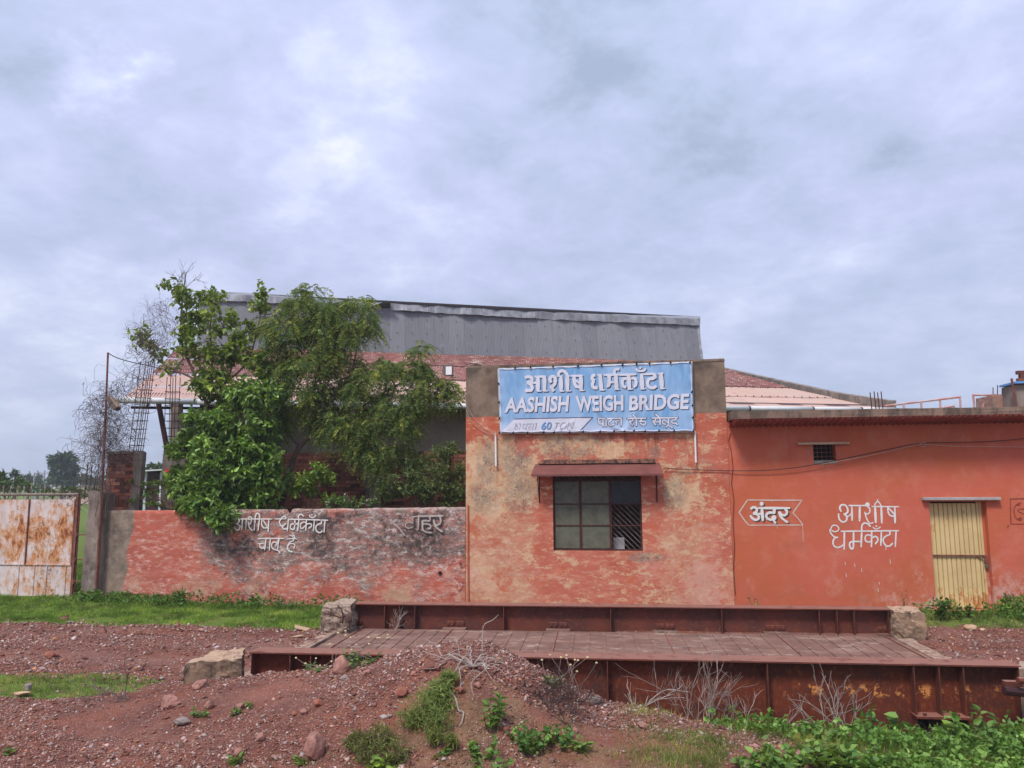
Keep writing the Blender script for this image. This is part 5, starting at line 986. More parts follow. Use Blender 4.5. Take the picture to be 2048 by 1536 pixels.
# ================================================================== WEIGHBRIDGE
BR_ = math.radians(1.85); BC = (-0.19, 11.42, 0.0)
wb = thing('weighbridge', 'long rusty steel weighbridge deck between two low riveted plate girders', 'weighbridge', BC, BR_)
def to_l(X, Y): dx, dy = X - BC[0], Y - BC[1]; return dx * math.cos(BR_) + dy * math.sin(BR_), -dx * math.sin(BR_) + dy * math.cos(BR_)
HL = 4.485; ZT = 0.41
def px_l(px, py, yl):           # local x where the pixel's ray meets the plane y_local = yl
    d = ray(px, py); n = np.array([-math.sin(BR_), math.cos(BR_), 0]); p0 = np.array([BC[0], BC[1], 0]) + n * yl; t = ((p0 - CAM) @ n) / (d @ n); q = CAM + d * t; return to_l(q[0], q[1])[0]
def girder(yc, zb, stiff, mat, mat2, notch):
    g = MB(); g.box(-HL, HL, yc - .15, yc + .15, ZT - .022, ZT); g.build('top_flange', mat, wb, world=False, bevel=.004)
    n0, n1 = notch; notch_mid = stiff[6] if zb < -.3 else None
    wp = MB().box(-HL + .02, n0, yc - .006, yc + .006, zb + .02, ZT - .022).box(n0, n1, yc - .006, yc + .006, -.15, ZT - .022).box(n1, HL - .02, yc - .006, yc + .006, zb + .02, ZT - .022); wp.build('web_plate', mat2, wb, world=False)
    MB().box(-HL, n0, yc - .15, yc + .15, zb, zb + .02).build('bottom_flange', mat, wb, world=False)
    for x in stiff:
        for sd_ in (-1, 1): y0_, y1_ = (yc - .14, yc - .006) if sd_ < 0 else (yc + .006, yc + .14); MB().box(x - .006, x + .006, y0_, y1_, (-.145 if x == notch_mid else zb + .02), ZT - .022).build('stiffener', mat, wb, world=False)
yn, yf = -1.83, 2.03
near_s = [px_l(p, 1360, yn) for p in (587, 628, 670, 1215, 1531)] + [px_l(p, 1380, yn) for p in (1821, 1871, 1919)] + [-HL + .03, HL - .03]
far_s = [px_l(p, 1230, yf) for p in (773, 803, 833, 1009, 1221, 1441, 1634, 1669, 1703)] + [-HL + .03, HL - .03]
girder(yn, -0.44, near_s, MAT['rust'], MAT['nrust'], (near_s[5], near_s[7])); girder(yf, -0.19, far_s, MAT['rust'], MAT['rust'], (far_s[6], far_s[8]))
b0, b1 = near_s[5], near_s[7]
MB().box(b0 - .02, b1 + .02, yn - .19, yn + .12, -0.17, -0.145).build('bearing_plate', MAT['rust'], wb, world=False)
MB().box(b0 + .12, b1 - .08, yn - .12, yn + .1, -0.60, -0.192).build('load_cell', MAT['dark'], wb, world=False)
boltm = MB().tube([(0, 0, -.012), (0, 0, .022)], 0.022, 6).mesh('bolt'); boltm.materials.append(MAT['rust'])
for x in (b0 + .08, b1 - .1): o = bpy.data.objects.new('bolt', boltm); o.location = (x, yn - .15, -0.135); link(o, wb, False)
# deck
ysN, ysF = yn + .16, yf - .16
secx = [px_l(p, 1262, yf - .16) for p in (725, 905, 1116, 1331, 1553, 1766)]
MB().box(-HL + 0.0, secx[0] - .02, ysN, ysF, -0.03, -0.006).build('end_plate', MAT['deck'], wb, world=False, bevel=.003); MB().box(secx[-1] + .02, HL, ysN, ysF, -0.03, -0.006).build('end_plate', MAT['deck'], wb, world=False, bevel=.003)
for x in (-HL + 0.25, HL - .25):
    for y in (-1.1, 0.3, 1.2): o = bpy.data.objects.new('bolt', boltm); o.location = (x + (0.12 if x < 0 else -.12), y, -0.014); link(o, wb, False)
for i in range(5):
    xa, xb = secx[i] + .008, secx[i + 1] - .008
    MB().box(xa, xb, ysN, ysF, -0.03, 0.0).build('deck_plate', MAT['deck'], wb, world=False, bevel=.003)
    for j in range(1, 7):
        x = xa + (xb - xa) * j / 7
        MB().box(x - .028, x + .028, ysN + .55 + random.uniform(-.1, .1), ysF - .12, 0.0005, 0.011).build('batten', MAT['deck'], wb, world=False, bevel=.002)
    MB().box(secx[i] - .018, secx[i] + .004, ysN, ysF, -0.02, 0.014).build('joint_strip', MAT['rust'], wb, world=False)
MB().box(secx[5] - .008, secx[5] + .014, ysN, ysF, -0.02, 0.014).build('joint_strip', MAT['rust'], wb, world=False)
MB().box(-HL, HL, ysN - .0, ysF, -0.35, -0.06).build('deck_beams', MAT['dark'], wb, world=False)
for i, px in enumerate((714, 909, 1116, 1330, 1552, 1767)):
    x = px_l(px, 1248, yf - .1)
    rng_ = ((-.085, .085) if 0 < i < 5 else (0.0,))
    MB().box(x - (.2 if 0 < i < 5 else .10), x + (.2 if 0 < i < 5 else .10), yf - .17, yf - .02, 0.003, 0.02).build('cleat_plate', MAT['deck'], wb, world=False)
    for s in rng_:
        c_ = MB().box(x + s - .07, x + s + .07, yf - .03, yf - .008, 0.022, 0.115).build('cleat', MAT['rust'], wb, world=False, bevel=.004)
        for t in (-.035, .035):
            o = bpy.data.objects.new('rivet', boltm); o.location = (x + s + t, yf - .03, 0.075); o.rotation_euler = (math.pi / 2, 0, 0); link(o, c_, False)
# concrete edging strips at both deck ends
def strip(lab, pts, w_, seed):
    mb = []; 
    o = rough_block('concrete_edging', [(*p[:2], -0.1) for p in pts] + [(*p[:2], 0.012) for p in pts], MAT['edge'], 26, 0.035, seed, 0.02); tag(o, lab, 'edging', 'edgings at the deck ends')
a_, b_ = (-4.86, 9.62), (-4.80, 13.2)
strip('broken concrete edging strip along the left end of the steel deck', [(-4.93, 9.6), (-4.70, 9.6), (-4.78, 13.2), (-5.0, 13.2)], 0.2, 3)
strip('broken concrete edging strip along the right end of the steel deck', [(4.27, 9.85), (4.47, 9.85), (4.42, 13.4), (4.20, 13.4)], 0.2, 5)

# concrete blocks at the four corners
def blk(lab, quad_px, zt_, mat, seed, amp, rnd=.08, n=16, zb=-.3, flare=0.0):
    P = [atz(a, b_, zt_) for a, b_ in quad_px]           # near-left, near-right, far-right, far-left
    c = sum(P) / 4; bt = [(c[0] + (p[0] - c[0]) * (1 + flare), c[1] + (p[1] - c[1]) * (1 + flare), zb) for p in P]
    o = rough_block('concrete_block', bt + [tuple(p) for p in P], mat, n, amp, seed, rnd); return tag(o, lab, 'block', 'concrete end blocks of the girders')
blk('flat topped lichen stained block at the left end of the near girder', [(372, 1327), (484, 1316), (490, 1296), (425, 1302)], 0.40, MAT['block'], 2, 0.045, 0.10, 22, -.3, 0.03)
rb1 = blk('crumbling block with bent rods at the left end of the far girder', [(645, 1212), (700, 1212), (712, 1199), (680, 1198)], 0.44, MAT['rblock'], 7, 0.075, 0.16, 24, -.3, 0.16)
blk('pale topped rounded block at the right end of the far girder', [(1790, 1222), (1846, 1226), (1836, 1213), (1768, 1211)], 0.42, MAT['block'], 4, 0.06, 0.22, 22, -.3, 0.10)
blk('rough block cut by the frame at the right end of the near girder', [(2038, 1338), (2120, 1340), (2120, 1322), (2040, 1322)], 0.39, MAT['rblock'], 9, 0.03, 0.08, 12, -.3, 0.02)
cable('bent_rod', [(647, 1226, 12.55), (665, 1230, 12.55), (683, 1235, 12.6), (695, 1228, 12.7)], 0.010, MAT['rebar'], 'thin bent iron rod lying across the face of the crumbling block')
cable('bent_rod', [(676, 1211, 12.6), (683, 1220, 12.5), (686, 1232, 12.52), (685, 1248, 12.55)], 0.012, MAT['rebar'], 'vertical forked iron rod on the face of the crumbling block')
# loose iron at the right end
ir = thing('scrap_iron_bracket', 'rusty iron bracket projecting beside the near girder at the right edge', 'bracket', at(2010, 1400, 9.1)); q0 = at(2000, 1372, 9.15)
MB().box(q0[0] + .12, q0[0] + .30, 9.30, 9.38, q0[2] - .04, q0[2] + .012).build('plate', MAT['rust'], ir); MB().tube([(q0[0] + .08, 9.25, q0[2] - .07), (q0[0] + .45, 9.3, q0[2] - .11)], .045, 8).build('pipe', MAT['dark'], ir); MB().tube([(q0[0] + .20, 9.2, q0[2] + .05), (q0[0] + .5, 9.25, q0[2] + .03)], .035, 8).build('pipe', MAT['rust'], ir)

# ================================================================== BRICK WALL BEHIND
BWY = 18.6; bwl = thing('rear_brick_wall', 'bare red brick compound wall behind the trees under the shed eave', 'wall', at(760, 1000, BWY)); zt = px_z(760, 906, BWY); xa, xb, xm = px_x(365, 960, BWY), px_x(945, 960, BWY) + 1.5, px_x(585, 960, BWY)
MB().box(xa, xb, BWY + .015, BWY + .24, -.2, zt - .005).build('wall_core', MAT['mortar'], bwl)
bl, bh = 0.25, 0.088; nbk = 0; rest = MB(); z = 1.86; r = 0
while z < zt - .03:
    h = bh; x = xa + (r % 2) * -0.12
    while x < xb:
        x0, x1 = x + .006, x + bl - .006; yy = BWY - random.uniform(0, .012)
        if xm < x < xb - 1.5 and nbk < 296: o = bpy.data.objects.new('brick', rbm2 if random.random() < .7 else rbm); o.location = (x0, yy, z); o.scale = (x1 - x0, 1, h - .012); link(o, bwl); nbk += 1
        else: rest.box(x0, x1, yy, yy + .08, z, z + h - .012)
        x += bl
    z += h; r += 1
ro = rest.build('brick_courses', MAT['brick'], bwl); ro['kind'] = 'stuff'
cpl = thing('wall_pier', 'pale plastered pier on the brick wall half hidden behind leaves', 'pier', at(748, 1000, BWY - .1)); MB().box(px_x(733, 950, BWY - .1), px_x(762, 950, BWY - .1), BWY - .14, BWY - .02, -.2, zt + .02).build('pier_body', MAT['post'], cpl)

# ================================================================== SHED ROOF AND WALLS
wh = thing('warehouse', 'large shed with cream and red sheeted roof and tall grey corrugated upper cladding', 'building', dep(900, 1000, 26))
def lerp(a, b_, t): return a * (1 - t) + b_ * t
E0, E1 = dep(238, 803, 20.0), dep(1786, 823, 26.3); C0, C1 = dep(302, 751, 24.1), dep(1580, 779, 31.7); G0, G1 = dep(358, 698, 29.5), dep(1405, 730, 38.7)
G0 = lerp(G0, G1, 0.0)
def sheets(A0, A1, B0, B1, n, waves, amp, mat, name, bow=0.0, t0=0.0, t1=1.0, nm=(0, 0, 1), lap=0.01):
    nm = np.array(nm, float)
    for i in range(n):
        mb = MB(); a, b_ = t0 + (t1 - t0) * i / n, t0 + (t1 - t0) * (i + 1) / n; sg = waves * 4; lift = lap * (i % 2)
        row = []
        for k in range(sg + 1):
            t = a + (b_ - a) * k / sg; d = nm * (amp * math.sin(k / 4 * 2 * math.pi) + lift); row.append((lerp(A0, A1, t) + d, lerp(B0, B1, t) + d))
        s = len(mb.v)
        for p, q in row: mb.v += [tuple(map(float, p)), tuple(map(float, q))]
        for k in range(sg): mb.f.append((s + 2 * k, s + 2 * k + 2, s + 2 * k + 3, s + 2 * k + 1))
        mb.build(name, mat, wh, smooth=True)
M0, M1 = lerp(E0, C0, .52), lerp(E1, C1, .52)
up = np.array([0, 0, 1.0])
sheets(E0, E1, M0, M1, 26, 12, 0.020, MAT['cream'], 'cream_roof_sheet'); sheets(M0 + up * .03, M1 + up * .03, C0 + up * .03, C1 + up * .03, 24, 12, 0.020, MAT['cream'], 'cream_roof_sheet')
R0, R1 = lerp(C0, G0, .5), lerp(C1, G1, .5)
sheets(C0 + up * .07, C1 + up * .07, R0 + up * .07, R1 + up * .07, 24, 12, 0.022, MAT['redroof'], 'red_roof_sheet'); sheets(R0 + up * .1, R1 + up * .1, G0 + up * .12, G1 + up * .12, 24, 12, 0.022, MAT['redroof'], 'red_roof_sheet')
# bolts on the cream sheets
bb_ = MB()
for f_ in (0.02, .5, .97):
    for i in range(70):
        t = (i + .5) / 70; p = lerp(lerp(E0, E1, t), lerp(C0, C1, t), f_) + up * .045; bb_.tube([p, p + up * .05], .022, 5)
bb_.build('roof_bolts', MAT['pole'], wh)
# grey cladding: foot slightly proud of the red sheets, top at the ridge
gb = lambda t: np.array(dep(*lerp(np.array([392, 699.0]), np.array([1408, 733.0]), t), lerp(29.3, 38.3, t)))
rp_ = [(397, 583), (470, 586), (700, 598), (1000, 617), (1200, 626), (1397, 634)]
def gtop(t): px = lerp(397, 1397, t); return np.array(dep(px, np.interp(px, [q[0] for q in rp_], [q[1] for q in rp_]) + 14, lerp(29.9, 39.0, t)))
nG = 34; gn = np.array([0.15, -1.0, 0.1])
for i in range(nG):
    mb = MB(); sg = 10 * 3; s = 0
    for k in range(sg + 1):
        t = (i + k / sg) / nG; d = gn * (0.016 * math.sin(k / 3 * 2 * math.pi) + 0.012 * (i % 2)); mb.v += [tuple(gb(t) + d), tuple(gtop(t) + d)]
    for k in range(sg): mb.f.append((2 * k, 2 * k + 2, 2 * k + 3, 2 * k + 1))
    mb.build('grey_cladding_sheet', MAT['grey'], wh, smooth=True)
gbt = MB()
for i in range(nG):
    for f_ in (.2, .5, .8): p = lerp(gb((i + .5) / nG), gtop((i + .5) / nG), f_) + gn * .03; gbt.tube([p, p + gn * .03], .020, 5)
gbt.build('cladding_bolts', MAT['lamp'], wh)
# ridge flashing, dented
cuts = [0, .085, .19, .295, .385, .50, .61, .72, .86, 1.0]
def rtop(t, j):
    px = lerp(394, 1398, t); base = np.interp(px, [q[0] for q in rp_], [q[1] for q in rp_]); dd = lerp(29.9, 39.0, t)
    return np.array(dep(px, base + [-1, 4, 17][j], dd + [0.5, 0.0, -.12][j]))
for i in range(len(cuts) - 1):
    mb = MB(); n_ = 26
    for k in range(n_ + 1):
        t = lerp(cuts[i], cuts[i + 1], k / n_) + (0.002 if k == n_ else 0)
        for j in range(3):
            p = rtop(t, j); dn = 0.09 * vnoise(t * 40, j * 2.0, 0.9, 3) * (1 if j else .2) + .05 * vnoise(t * 120, j, 1.0, 9) * (j > 0)
            if j == 2 and i == 3 and k > 12: dn += .35 * (k - 12) / 14; p = p + up * .30 * (k - 12) / 14
            mb.v.append(tuple(p + gn * (.03 + dn + .012 * (i % 2)) + up * (.035 * vnoise(t * 60, j, 1, 5) if j == 2 else 0)))
    for k in range(n_):
        for j in range(2): a = k * 3 + j; mb.f.append((a, a + 1, a + 4, a + 3))
    mb.build('ridge_flashing', MAT['galv'], wh)
mb = MB(); 
for k in range(21):
    t = k / 20; p = lerp(gb(1.0), gtop(1.0), t) + gn * .06; mb.v += [tuple(p + np.array([-.28, 0, 0])), tuple(p + np.array([.0, 0, 0]) + gn * .03 * vnoise(t * 9, 0, 1)), tuple(p + np.array([.02, .25, 0]))]
for k in range(20):
    for j in range(2): a = k * 3 + j; mb.f.append((a, a + 1, a + 4, a + 3))
mb.build('edge_flashing', MAT['galv'], wh)
# closed far side and gable ends so that it is a solid building
bk0, bk1 = G0 + (G0 - E0) * 1.0, G1 + (G1 - E1) * 1.0
rb0, rb1 = gtop(0) + np.array([0, .5, 0]), gtop(1) + np.array([0, .5, 0])
bs = MB(); bs.quad(rtop(0, 0), rtop(1, 0), (*bk1[:2], E1[2]), (*bk0[:2], E0[2])); bs.build('rear_roof_slope', MAT['grey'], wh)
wl = MB(); inn = (C0 - E0); inn = inn / np.linalg.norm(inn[:2]); i0, i1 = E0 + inn * 1.3, E1 + inn * 1.3; i0 = lerp(i0, i1, .075)
wl.quad((*i0[:2], -.2), (*i1[:2], -.2), (*i1[:2], i1[2] - .05), (*i0[:2], i0[2] + .12)); wl.quad((*i1[:2], -.2), (*bk1[:2], -.2), (*bk1[:2], E1[2]), (*i1[:2], i1[2])); wl.quad((*i0[:2], -.2), (*bk0[:2], -.2), (*bk0[:2], E0[2]), (*i0[:2], i0[2] - .1))
wl.poly([i1 - up * .05, C1, G1, rtop(1, 0), (*bk1[:2], E1[2])]); 
wl.build('wall', MAT['beige'], wh)
so2 = MB(); so2.quad(E0 - up * .05 , E1 - up * .05, i1 - up * .02 + (E1 - i1) * 0, lerp(E0, E1, 0) + inn * 1.3); so2.build('eave_soffit', MAT['dark'], wh)
# eave beam and struts at the open left end
MB().tube([dep(262, 815, 20.3), dep(960, 823, 22.6)], 0.04, 6).build('eave_beam', MAT['dark'], wh)
MB().tube([dep(317, 806, 20.3), dep(336, 908, 20.3)], 0.075, 6).build('leaning_strut', MAT['dark'], wh); MB().tube([dep(300, 804, 20.3), dep(292, 815, 20.3)], 0.03, 6).build('short_strut', MAT['dark'], wh)
MB().tube([dep(354, 806, 20.5), dep(350, 1010, 20.5)], 0.16, 8).build('eave_post', MAT['beige'], wh)
# dark bay with white bars
op = MB(); a0_, a1_ = dep(358, 822, 21.4), dep(430, 822, 21.7); op.quad((a0_[0], a0_[1], 2.2), (a1_[0], a1_[1], 2.2), (*a1_[:2], a1_[2] - .05), (*a0_[:2], a0_[2] - .05)); op.build('dark_bay', MAT['black'], wh)
wbz0, wbz1 = dep(370, 900, 21.3)[2], dep(370, 848, 21.3)[2]; bmh = MB()
for px in range(356, 560, 6): p = dep(px, 870, lerp(21.2, 21.9, (px - 356) / 200)); bmh.tube([(p[0], p[1], 2.3), (p[0], p[1], wbz1)], .022, 5)
bmh.build('white_bars', MAT['pvc'], wh)
# gutter pipe
gu = thing('rain_gutter', 'long white plastic pipe gutter under the whole eave of the shed roof', 'gutter', E0); cutp = [238, 395, 560, 720, 900, 1010, 1240, 1498, 1625, 1722, 1790]
def gpnt(px): t = (px - 238) / (1786 - 238.0); dd = 1 / lerp(1 / 20.0, 1 / 26.3, t); py = np.interp(px, [238, 395, 900, 1445, 1786], [800, 803.5, 812, 816.5, 820]); return np.array(dep(px, py, dd - .18))
for a_, b_ in zip(cutp[:-1], cutp[1:]): MB().tube([gpnt(a_), gpnt(b_ - .5)], 0.082, 10).build('pipe_length', MAT['pvc'], gu, smooth=True)
for a_ in cutp[2:-1]: MB().tube([gpnt(a_ - 1.2), gpnt(a_ + 1.2)], 0.092, 10).build('pipe_clip', MAT['dark'], gu, smooth=True)
# coping stones on the right gable
N0, N1 = np.array([1424, 731.0]), np.array([1778, 801.0]); cst = [0, .13, .235, .33, .43, .53, .63, .72, .81, .905, 1.0]
gpp = lambda t, dy: np.array(dep(np.interp(t, [0, 1], [1424, 1778]), np.interp(t, [0, .12, .35, .7, 1], [731, 741, 759, 786, 801]) + dy, 1 / lerp(1 / 38.5, 1 / 26.4, t)))
for a_, b_ in zip(cst[:-1], cst[1:]):
    b2 = b_ - .004; off = np.array([.28, .08, 0])
    o = rough_block('coping_stone', [gpp(a_, 26), gpp(b2, 26), gpp(b2, 26) + off, gpp(a_, 26) + off, gpp(a_, 0), gpp(b2, 0), gpp(b2, 0) + off, gpp(a_, 0) + off], MAT['coping'], 6, 0.02, int(a_ * 100), 0.01, parent=wh)
# left gable coping
o = rough_block('coping_stone', [dep(338, 752, 24.2), dep(342, 752, 24.0), dep(375, 715, 29), dep(366, 715, 29.2), dep(340, 742, 24.2), dep(345, 742, 24.0), dep(378, 700, 29), dep(369, 698, 29.2)], MAT['slab'], 6, 0.03, 3, 0.01, parent=wh)
fd = thing('floodlight', 'white faced floodlight standing on the red roof beside the right tip of the neem tree', 'lamp', dep(893, 752, 28)); c = dep(893, 741, 28); MB().box(c[0] - .15, c[0] + .22, c[1], c[1] + .15, c[2] - .2, c[2] + .22).build('lamp_case', MAT['lamp'], fd); MB().box(c[0] - .02, c[0] + .2, c[1] - .03, c[1] - .002, c[2] - .16, c[2] + .14).build('lamp_face', MAT['tube'], fd); MB().tube([(c[0], c[1] + .08, c[2] - .2), (c[0], c[1] + .08, c[2] - .62)], .03, 6).build('stand', MAT['lamp'], fd)

# ================================================================== SMALL SHED AND FAR BACKGROUND
SY = 30.0; sh = thing('tin_shed', 'small tin shed with pale blue sheet and maroon door seen between the two pillars', 'shed', at(300, 1012, SY)); X_ = lambda p: px_x(p, 980, SY); Z_ = lambda q: px_z(300, q, SY)
MB().box(X_(262), X_(292), SY, SY + 3, 0, Z_(944)).build('pale_sheet', MAT['shedwhite'], sh); MB().box(X_(292) + .01, X_(318), SY + .05, SY + .12, 0.3, Z_(946)).build('door', MAT['dark'], sh); MB().box(X_(318) + .01, X_(345), SY, SY + 3, 0, Z_(943)).build('pale_sheet', MAT['shedwhite'], sh)
rf = MB(); rf.hexa([(X_(255), SY - .25, Z_(945)), (X_(350), SY - .25, Z_(940)), (X_(350), SY + 3.1, Z_(940)), (X_(255), SY + 3.1, Z_(945)), (X_(255), SY - .25, Z_(942)), (X_(350), SY - .25, Z_(937.5)), (X_(350), SY + 3.1, Z_(937.5)), (X_(255), SY + 3.1, Z_(942))]); rf.build('roof', MAT['pvc'], sh)
MB().box(X_(292) + .01, X_(318) - .01, SY + 2.8, SY + 2.9, 0, Z_(946)).build('back_wall', MAT['dark'], sh)
fh = thing('far_house', 'low pale pink wall of a far house right of the big distant tree', 'house', at(150, 975, 95)); a, b_ = at(120, 973, 95), at(163, 973, 95); MB().box(a[0], b_[0] + 1.2, 95, 101, -1, at(140, 972, 95)[2]).build('wall', MAT['farwall'], fh); MB().box(a[0] - .2, b_[0] + 1.4, 94.8, 101.2, at(140, 972, 95)[2] + .004, at(140, 970.5, 95)[2]).build('roof', MAT['farpole'], fh)
p = at(124, 974, 93); tk = thing('far_water_tank', 'tiny white water tank left of the far pink wall', 'tank', p); MB().tube([(p[0], 93, p[2] - .3), (p[0], 93, p[2] + .12), (p[0], 93, p[2] + .22), (p[0], 93, p[2] + .25)], [.28, .28, .18, .08], 10).build('tank_body', MAT['farwhite'], tk); MB().box(p[0] - .3, p[0] + .3, 92.7, 93.3, -1, p[2] - .31).build('tank_base', MAT['farwall'], tk)
def fpole(px, ytop, ybot, Y, arms, lab, cat='utility pole'):
    t = thing('utility_pole', lab, cat, at(px, ybot, Y), 0, 'far utility poles'); a, b_ = at(px, ytop, Y), at(px, ybot, Y)
    MB().tube([(a[0], Y, -.5), (a[0], Y, a[2])], Y * .0010, 6).build('post', MAT['farpole'], t)
    for k in range(arms):
        zz_ = a[2] - .012 * Y * (.35 + k * .55); w_ = .0042 * Y; m = MB(); m.tube([(a[0] - w_, Y, zz_), (a[0] + w_, Y, zz_)], Y * .0004, 4)
        for s in (-1, 1): m.tube([(a[0] + s * w_, Y, zz_), (a[0] + s * w_, Y, zz_ + .0022 * Y)], Y * .0004, 4)
        m.build('crossarm', MAT['farpole'], t)
fpole(69, 946, 972, 100, 1, 'leftmost far pole with a single crossarm above the gate spikes'); fpole(75.5, 941, 972, 120, 1, 'tall far pole just right of the leftmost one'); fpole(89.5, 941, 965, 120, 1, 'tall far pole standing alone left of the big distant tree'); fpole(95.5, 956, 974, 150, 0, 'short thin far pole at left foot of big distant tree')
fpole(133, 945, 972, 92, 0, 'pale thick far pole in front of the big distant tree')

# ================================================================== TREES
def in_ball(n):
    v = rng.normal(size=(n, 3)); v = nrm(v); return v * (rng.random((n, 1)) ** (1 / 2.4))
def blob3(px, py, rx, ry, Y):
    c = at(px, py, Y); s = Y * 1.03 / F; return c, np.array([rx * s, 0.62 * (rx + ry) * s / 1.2, ry * s])
def crown_points(blobs, Y, per_area, clump=0.33, sub=10, ysq=1.0):
    P, O = [], []
    for b in blobs:
        px, py, rx, ry = b[:4]; yy = Y + (b[4] if len(b) > 4 else 0); c, r = blob3(px, py, rx, ry, yy); r[1] *= ysq; n = int(per_area * rx * ry / 100)
        cc = c + in_ball(sub) * r * 0.85; k = rng.integers(0, sub, n); p = cc[k] + in_ball(n) * r * clump * (0.5 + rng.random((n, 1))); P.append(p); O.append(nrm(p - c))
    return np.concatenate(P), np.concatenate(O)
def sprig_leaves(P, O, k, slen, L, W, droop=0.3, updir=0.3):
    n = len(P); D = nrm(O * 0.7 + rng.normal(size=(n, 3)) * 0.5 + np.array([0, 0, updir]))
    idx = np.repeat(np.arange(n), k); t = np.tile(np.arange(k) / k, n)[:, None]; base = P[idx] + D[idx] * slen * t
    d = nrm(D[idx] * 0.45 + rng.normal(size=(n * k, 3)) * 0.75 + np.array([0, 0, -0.05])); ll = L * (0.6 + 0.7 * rng.random(n * k)); V, Fq = leaf_arrays(base, d, ll, ll * W, 0.22, droop); return V, Fq, idx
def tree(name, label, cat, base, trunks, P, O, mat, bark, base_tint, alt, pa, k, slen, L, W, droop=.3, ntw=160, var=0.25, updir=.3, group=None, topc=None, twr=0.006):
    t = thing(name, label, cat, base, 0, group)
    b = MB()
    for pts, r0, r1 in trunks: q = smoothline(pts, 4); b.tube(q, [r0 + (r1 - r0) * i / (len(q) - 1) for i in range(len(q))], 7)
    b.build('trunk', bark, t, smooth=True)
    nodes = np.array([p for pts, _, _ in trunks for p in smoothline(pts, 3)][2:]); tw = MB(); sel = rng.choice(len(P), min(ntw, len(P)), replace=False)
    for i in sel:
        j = np.argmin(((nodes - P[i]) ** 2).sum(1) + 0.5 * rng.random(len(nodes)) * 0.3); a = nodes[j]; m = (a + P[i]) / 2 + rng.normal(size=3) * 0.06 + np.array([0, 0, .05]); tw.tube([a, m, P[i]], [twr * 1.8, twr * 1.2, twr * .6], 4, cap=False)
    tw.build('branches', bark, t)['kind'] = 'stuff'
    V, Fq, idx = sprig_leaves(P, O, k, slen, L, W, droop, updir); n = len(V) // 6; kk = np.exp(rng.normal(size=(len(P), 1)) * var)[idx]
    base_t = np.array(base_tint) * kk * (1 + 0.15 * rng.normal(size=(n, 1))); am = (rng.random((len(P), 1)) < pa)[idx]; base_t = np.where(am, np.array(alt) * kk, base_t)
    npmesh('foliage', V, Fq, mat, np.repeat(np.clip(base_t, .004, .8), 6, 0), t); return t
A_ = lambda pts, Y: [at(a, b, Y + (c[0] if c else 0)) for a, b, *c in pts]
# tall thin broad leaved tree
YB = 16.55
blobs = [(375, 590, 26, 22), (350, 575, 26, 10), (430, 595, 34, 22), (385, 630, 36, 22), (440, 640, 32, 32), (365, 655, 26, 18), (455, 690, 30, 40), (395, 690, 34, 30), (430, 740, 36, 32), (480, 700, 28, 28), (525, 590, 14, 30), (520, 620, 16, 14), (500, 665, 20, 20), (280, 670, 20, 14), (295, 690, 18, 14), (308, 710, 22, 12), (340, 735, 18, 8), (520, 740, 28, 34), (400, 770, 30, 25), (450, 785, 44, 30), (360, 700, 14, 10)]
P, O = crown_points(blobs, YB, 7.5, .42, 9)
tr = [(A_([(425, 1020), (418, 930), (415, 850), (412, 800)], YB), .055, .045), (A_([(412, 805), (385, 740), (365, 690), (362, 640), (366, 590), (372, 545)], YB), .04, .01), (A_([(414, 800), (425, 720), (420, 660), (430, 600)], YB), .035, .01), (A_([(413, 812), (455, 760), (465, 700), (440, 640)], YB), .03, .01), (A_([(395, 760), (345, 738), (310, 715), (285, 675)], YB), .022, .008), (A_([(430, 780), (490, 730), (515, 660), (524, 590)], YB), .03, .008)]
tree('broadleaf_tree', 'tall slender broad leaved tree with bare twigs at top, left of the feathery tree', 'tree', at(425, 1060, YB), tr, P, O, MAT['leaf'], MAT['bark'], (.12, .185, .03), (.27, .34, .05), .36, 4, .17, .125, .62, .3, 120, .3)
def bare(name, label, roots, n, seed, mat=None, r0=.006, lvl=3, L=.35, spread=.5, cat='twigs', grav=0.0, fork=3):
    rs = random.Random(seed); mb = MB()
    def grow(p, d, r, l, k):
        pts = [p]; q = p.copy(); dd = d.copy()
        for i in range(4): dd = (dd + Vector((rs.gauss(0, .16), rs.gauss(0, .16), rs.gauss(0, .16) - grav))).normalized(); q = q + dd * l / 4; pts.append(q.copy())
        mb.tube(pts, [r, r * .9, r * .8, r * .7, r * .6], 4, cap=False)
        if k > 0:
            for _ in range(fork if k > 1 else fork - 1): j = rs.randint(2, 4); nd = (dd + Vector((rs.gauss(0, spread), rs.gauss(0, spread), rs.gauss(0.1, spread)))).normalized(); grow(pts[j], nd, r * .65, l * rs.uniform(.5, .85), k - 1)
    for (p, d) in roots:
        for _ in range(n): grow(Vector([float(c) for c in p]), (Vector(d) + Vector((rs.gauss(0, spread * .8), rs.gauss(0, spread * .8), rs.gauss(0, spread * .4)))).normalized(), r0 * rs.uniform(.8, 1.15), L * rs.uniform(.7, 1.2), lvl)
    o = mb.build(name, mat or MAT['vine']); return tag(o, label, cat)
bare('bare_twigs', 'bare forked twigs sticking up above the top of the tall slender tree', [(at(372, 575, YB), (.1, 0, 1)), (at(360, 590, YB), (-.4, 0, 1))], 2, 3, MAT['vine'], .008, 3, .42, .38)
bare('bare_twigs', 'bare grey twigs reaching left over the rebar cage beneath the tree', [(at(320, 700, YB), (-.5, 0, .6)), (at(300, 670, YB), (-.3, 0, 1)), (at(345, 640, YB), (-.6, 0, .3)), (at(335, 690, YB), (-.1, 0, .8))], 2, 8, MAT['vine'], .005, 4, .5, .55)
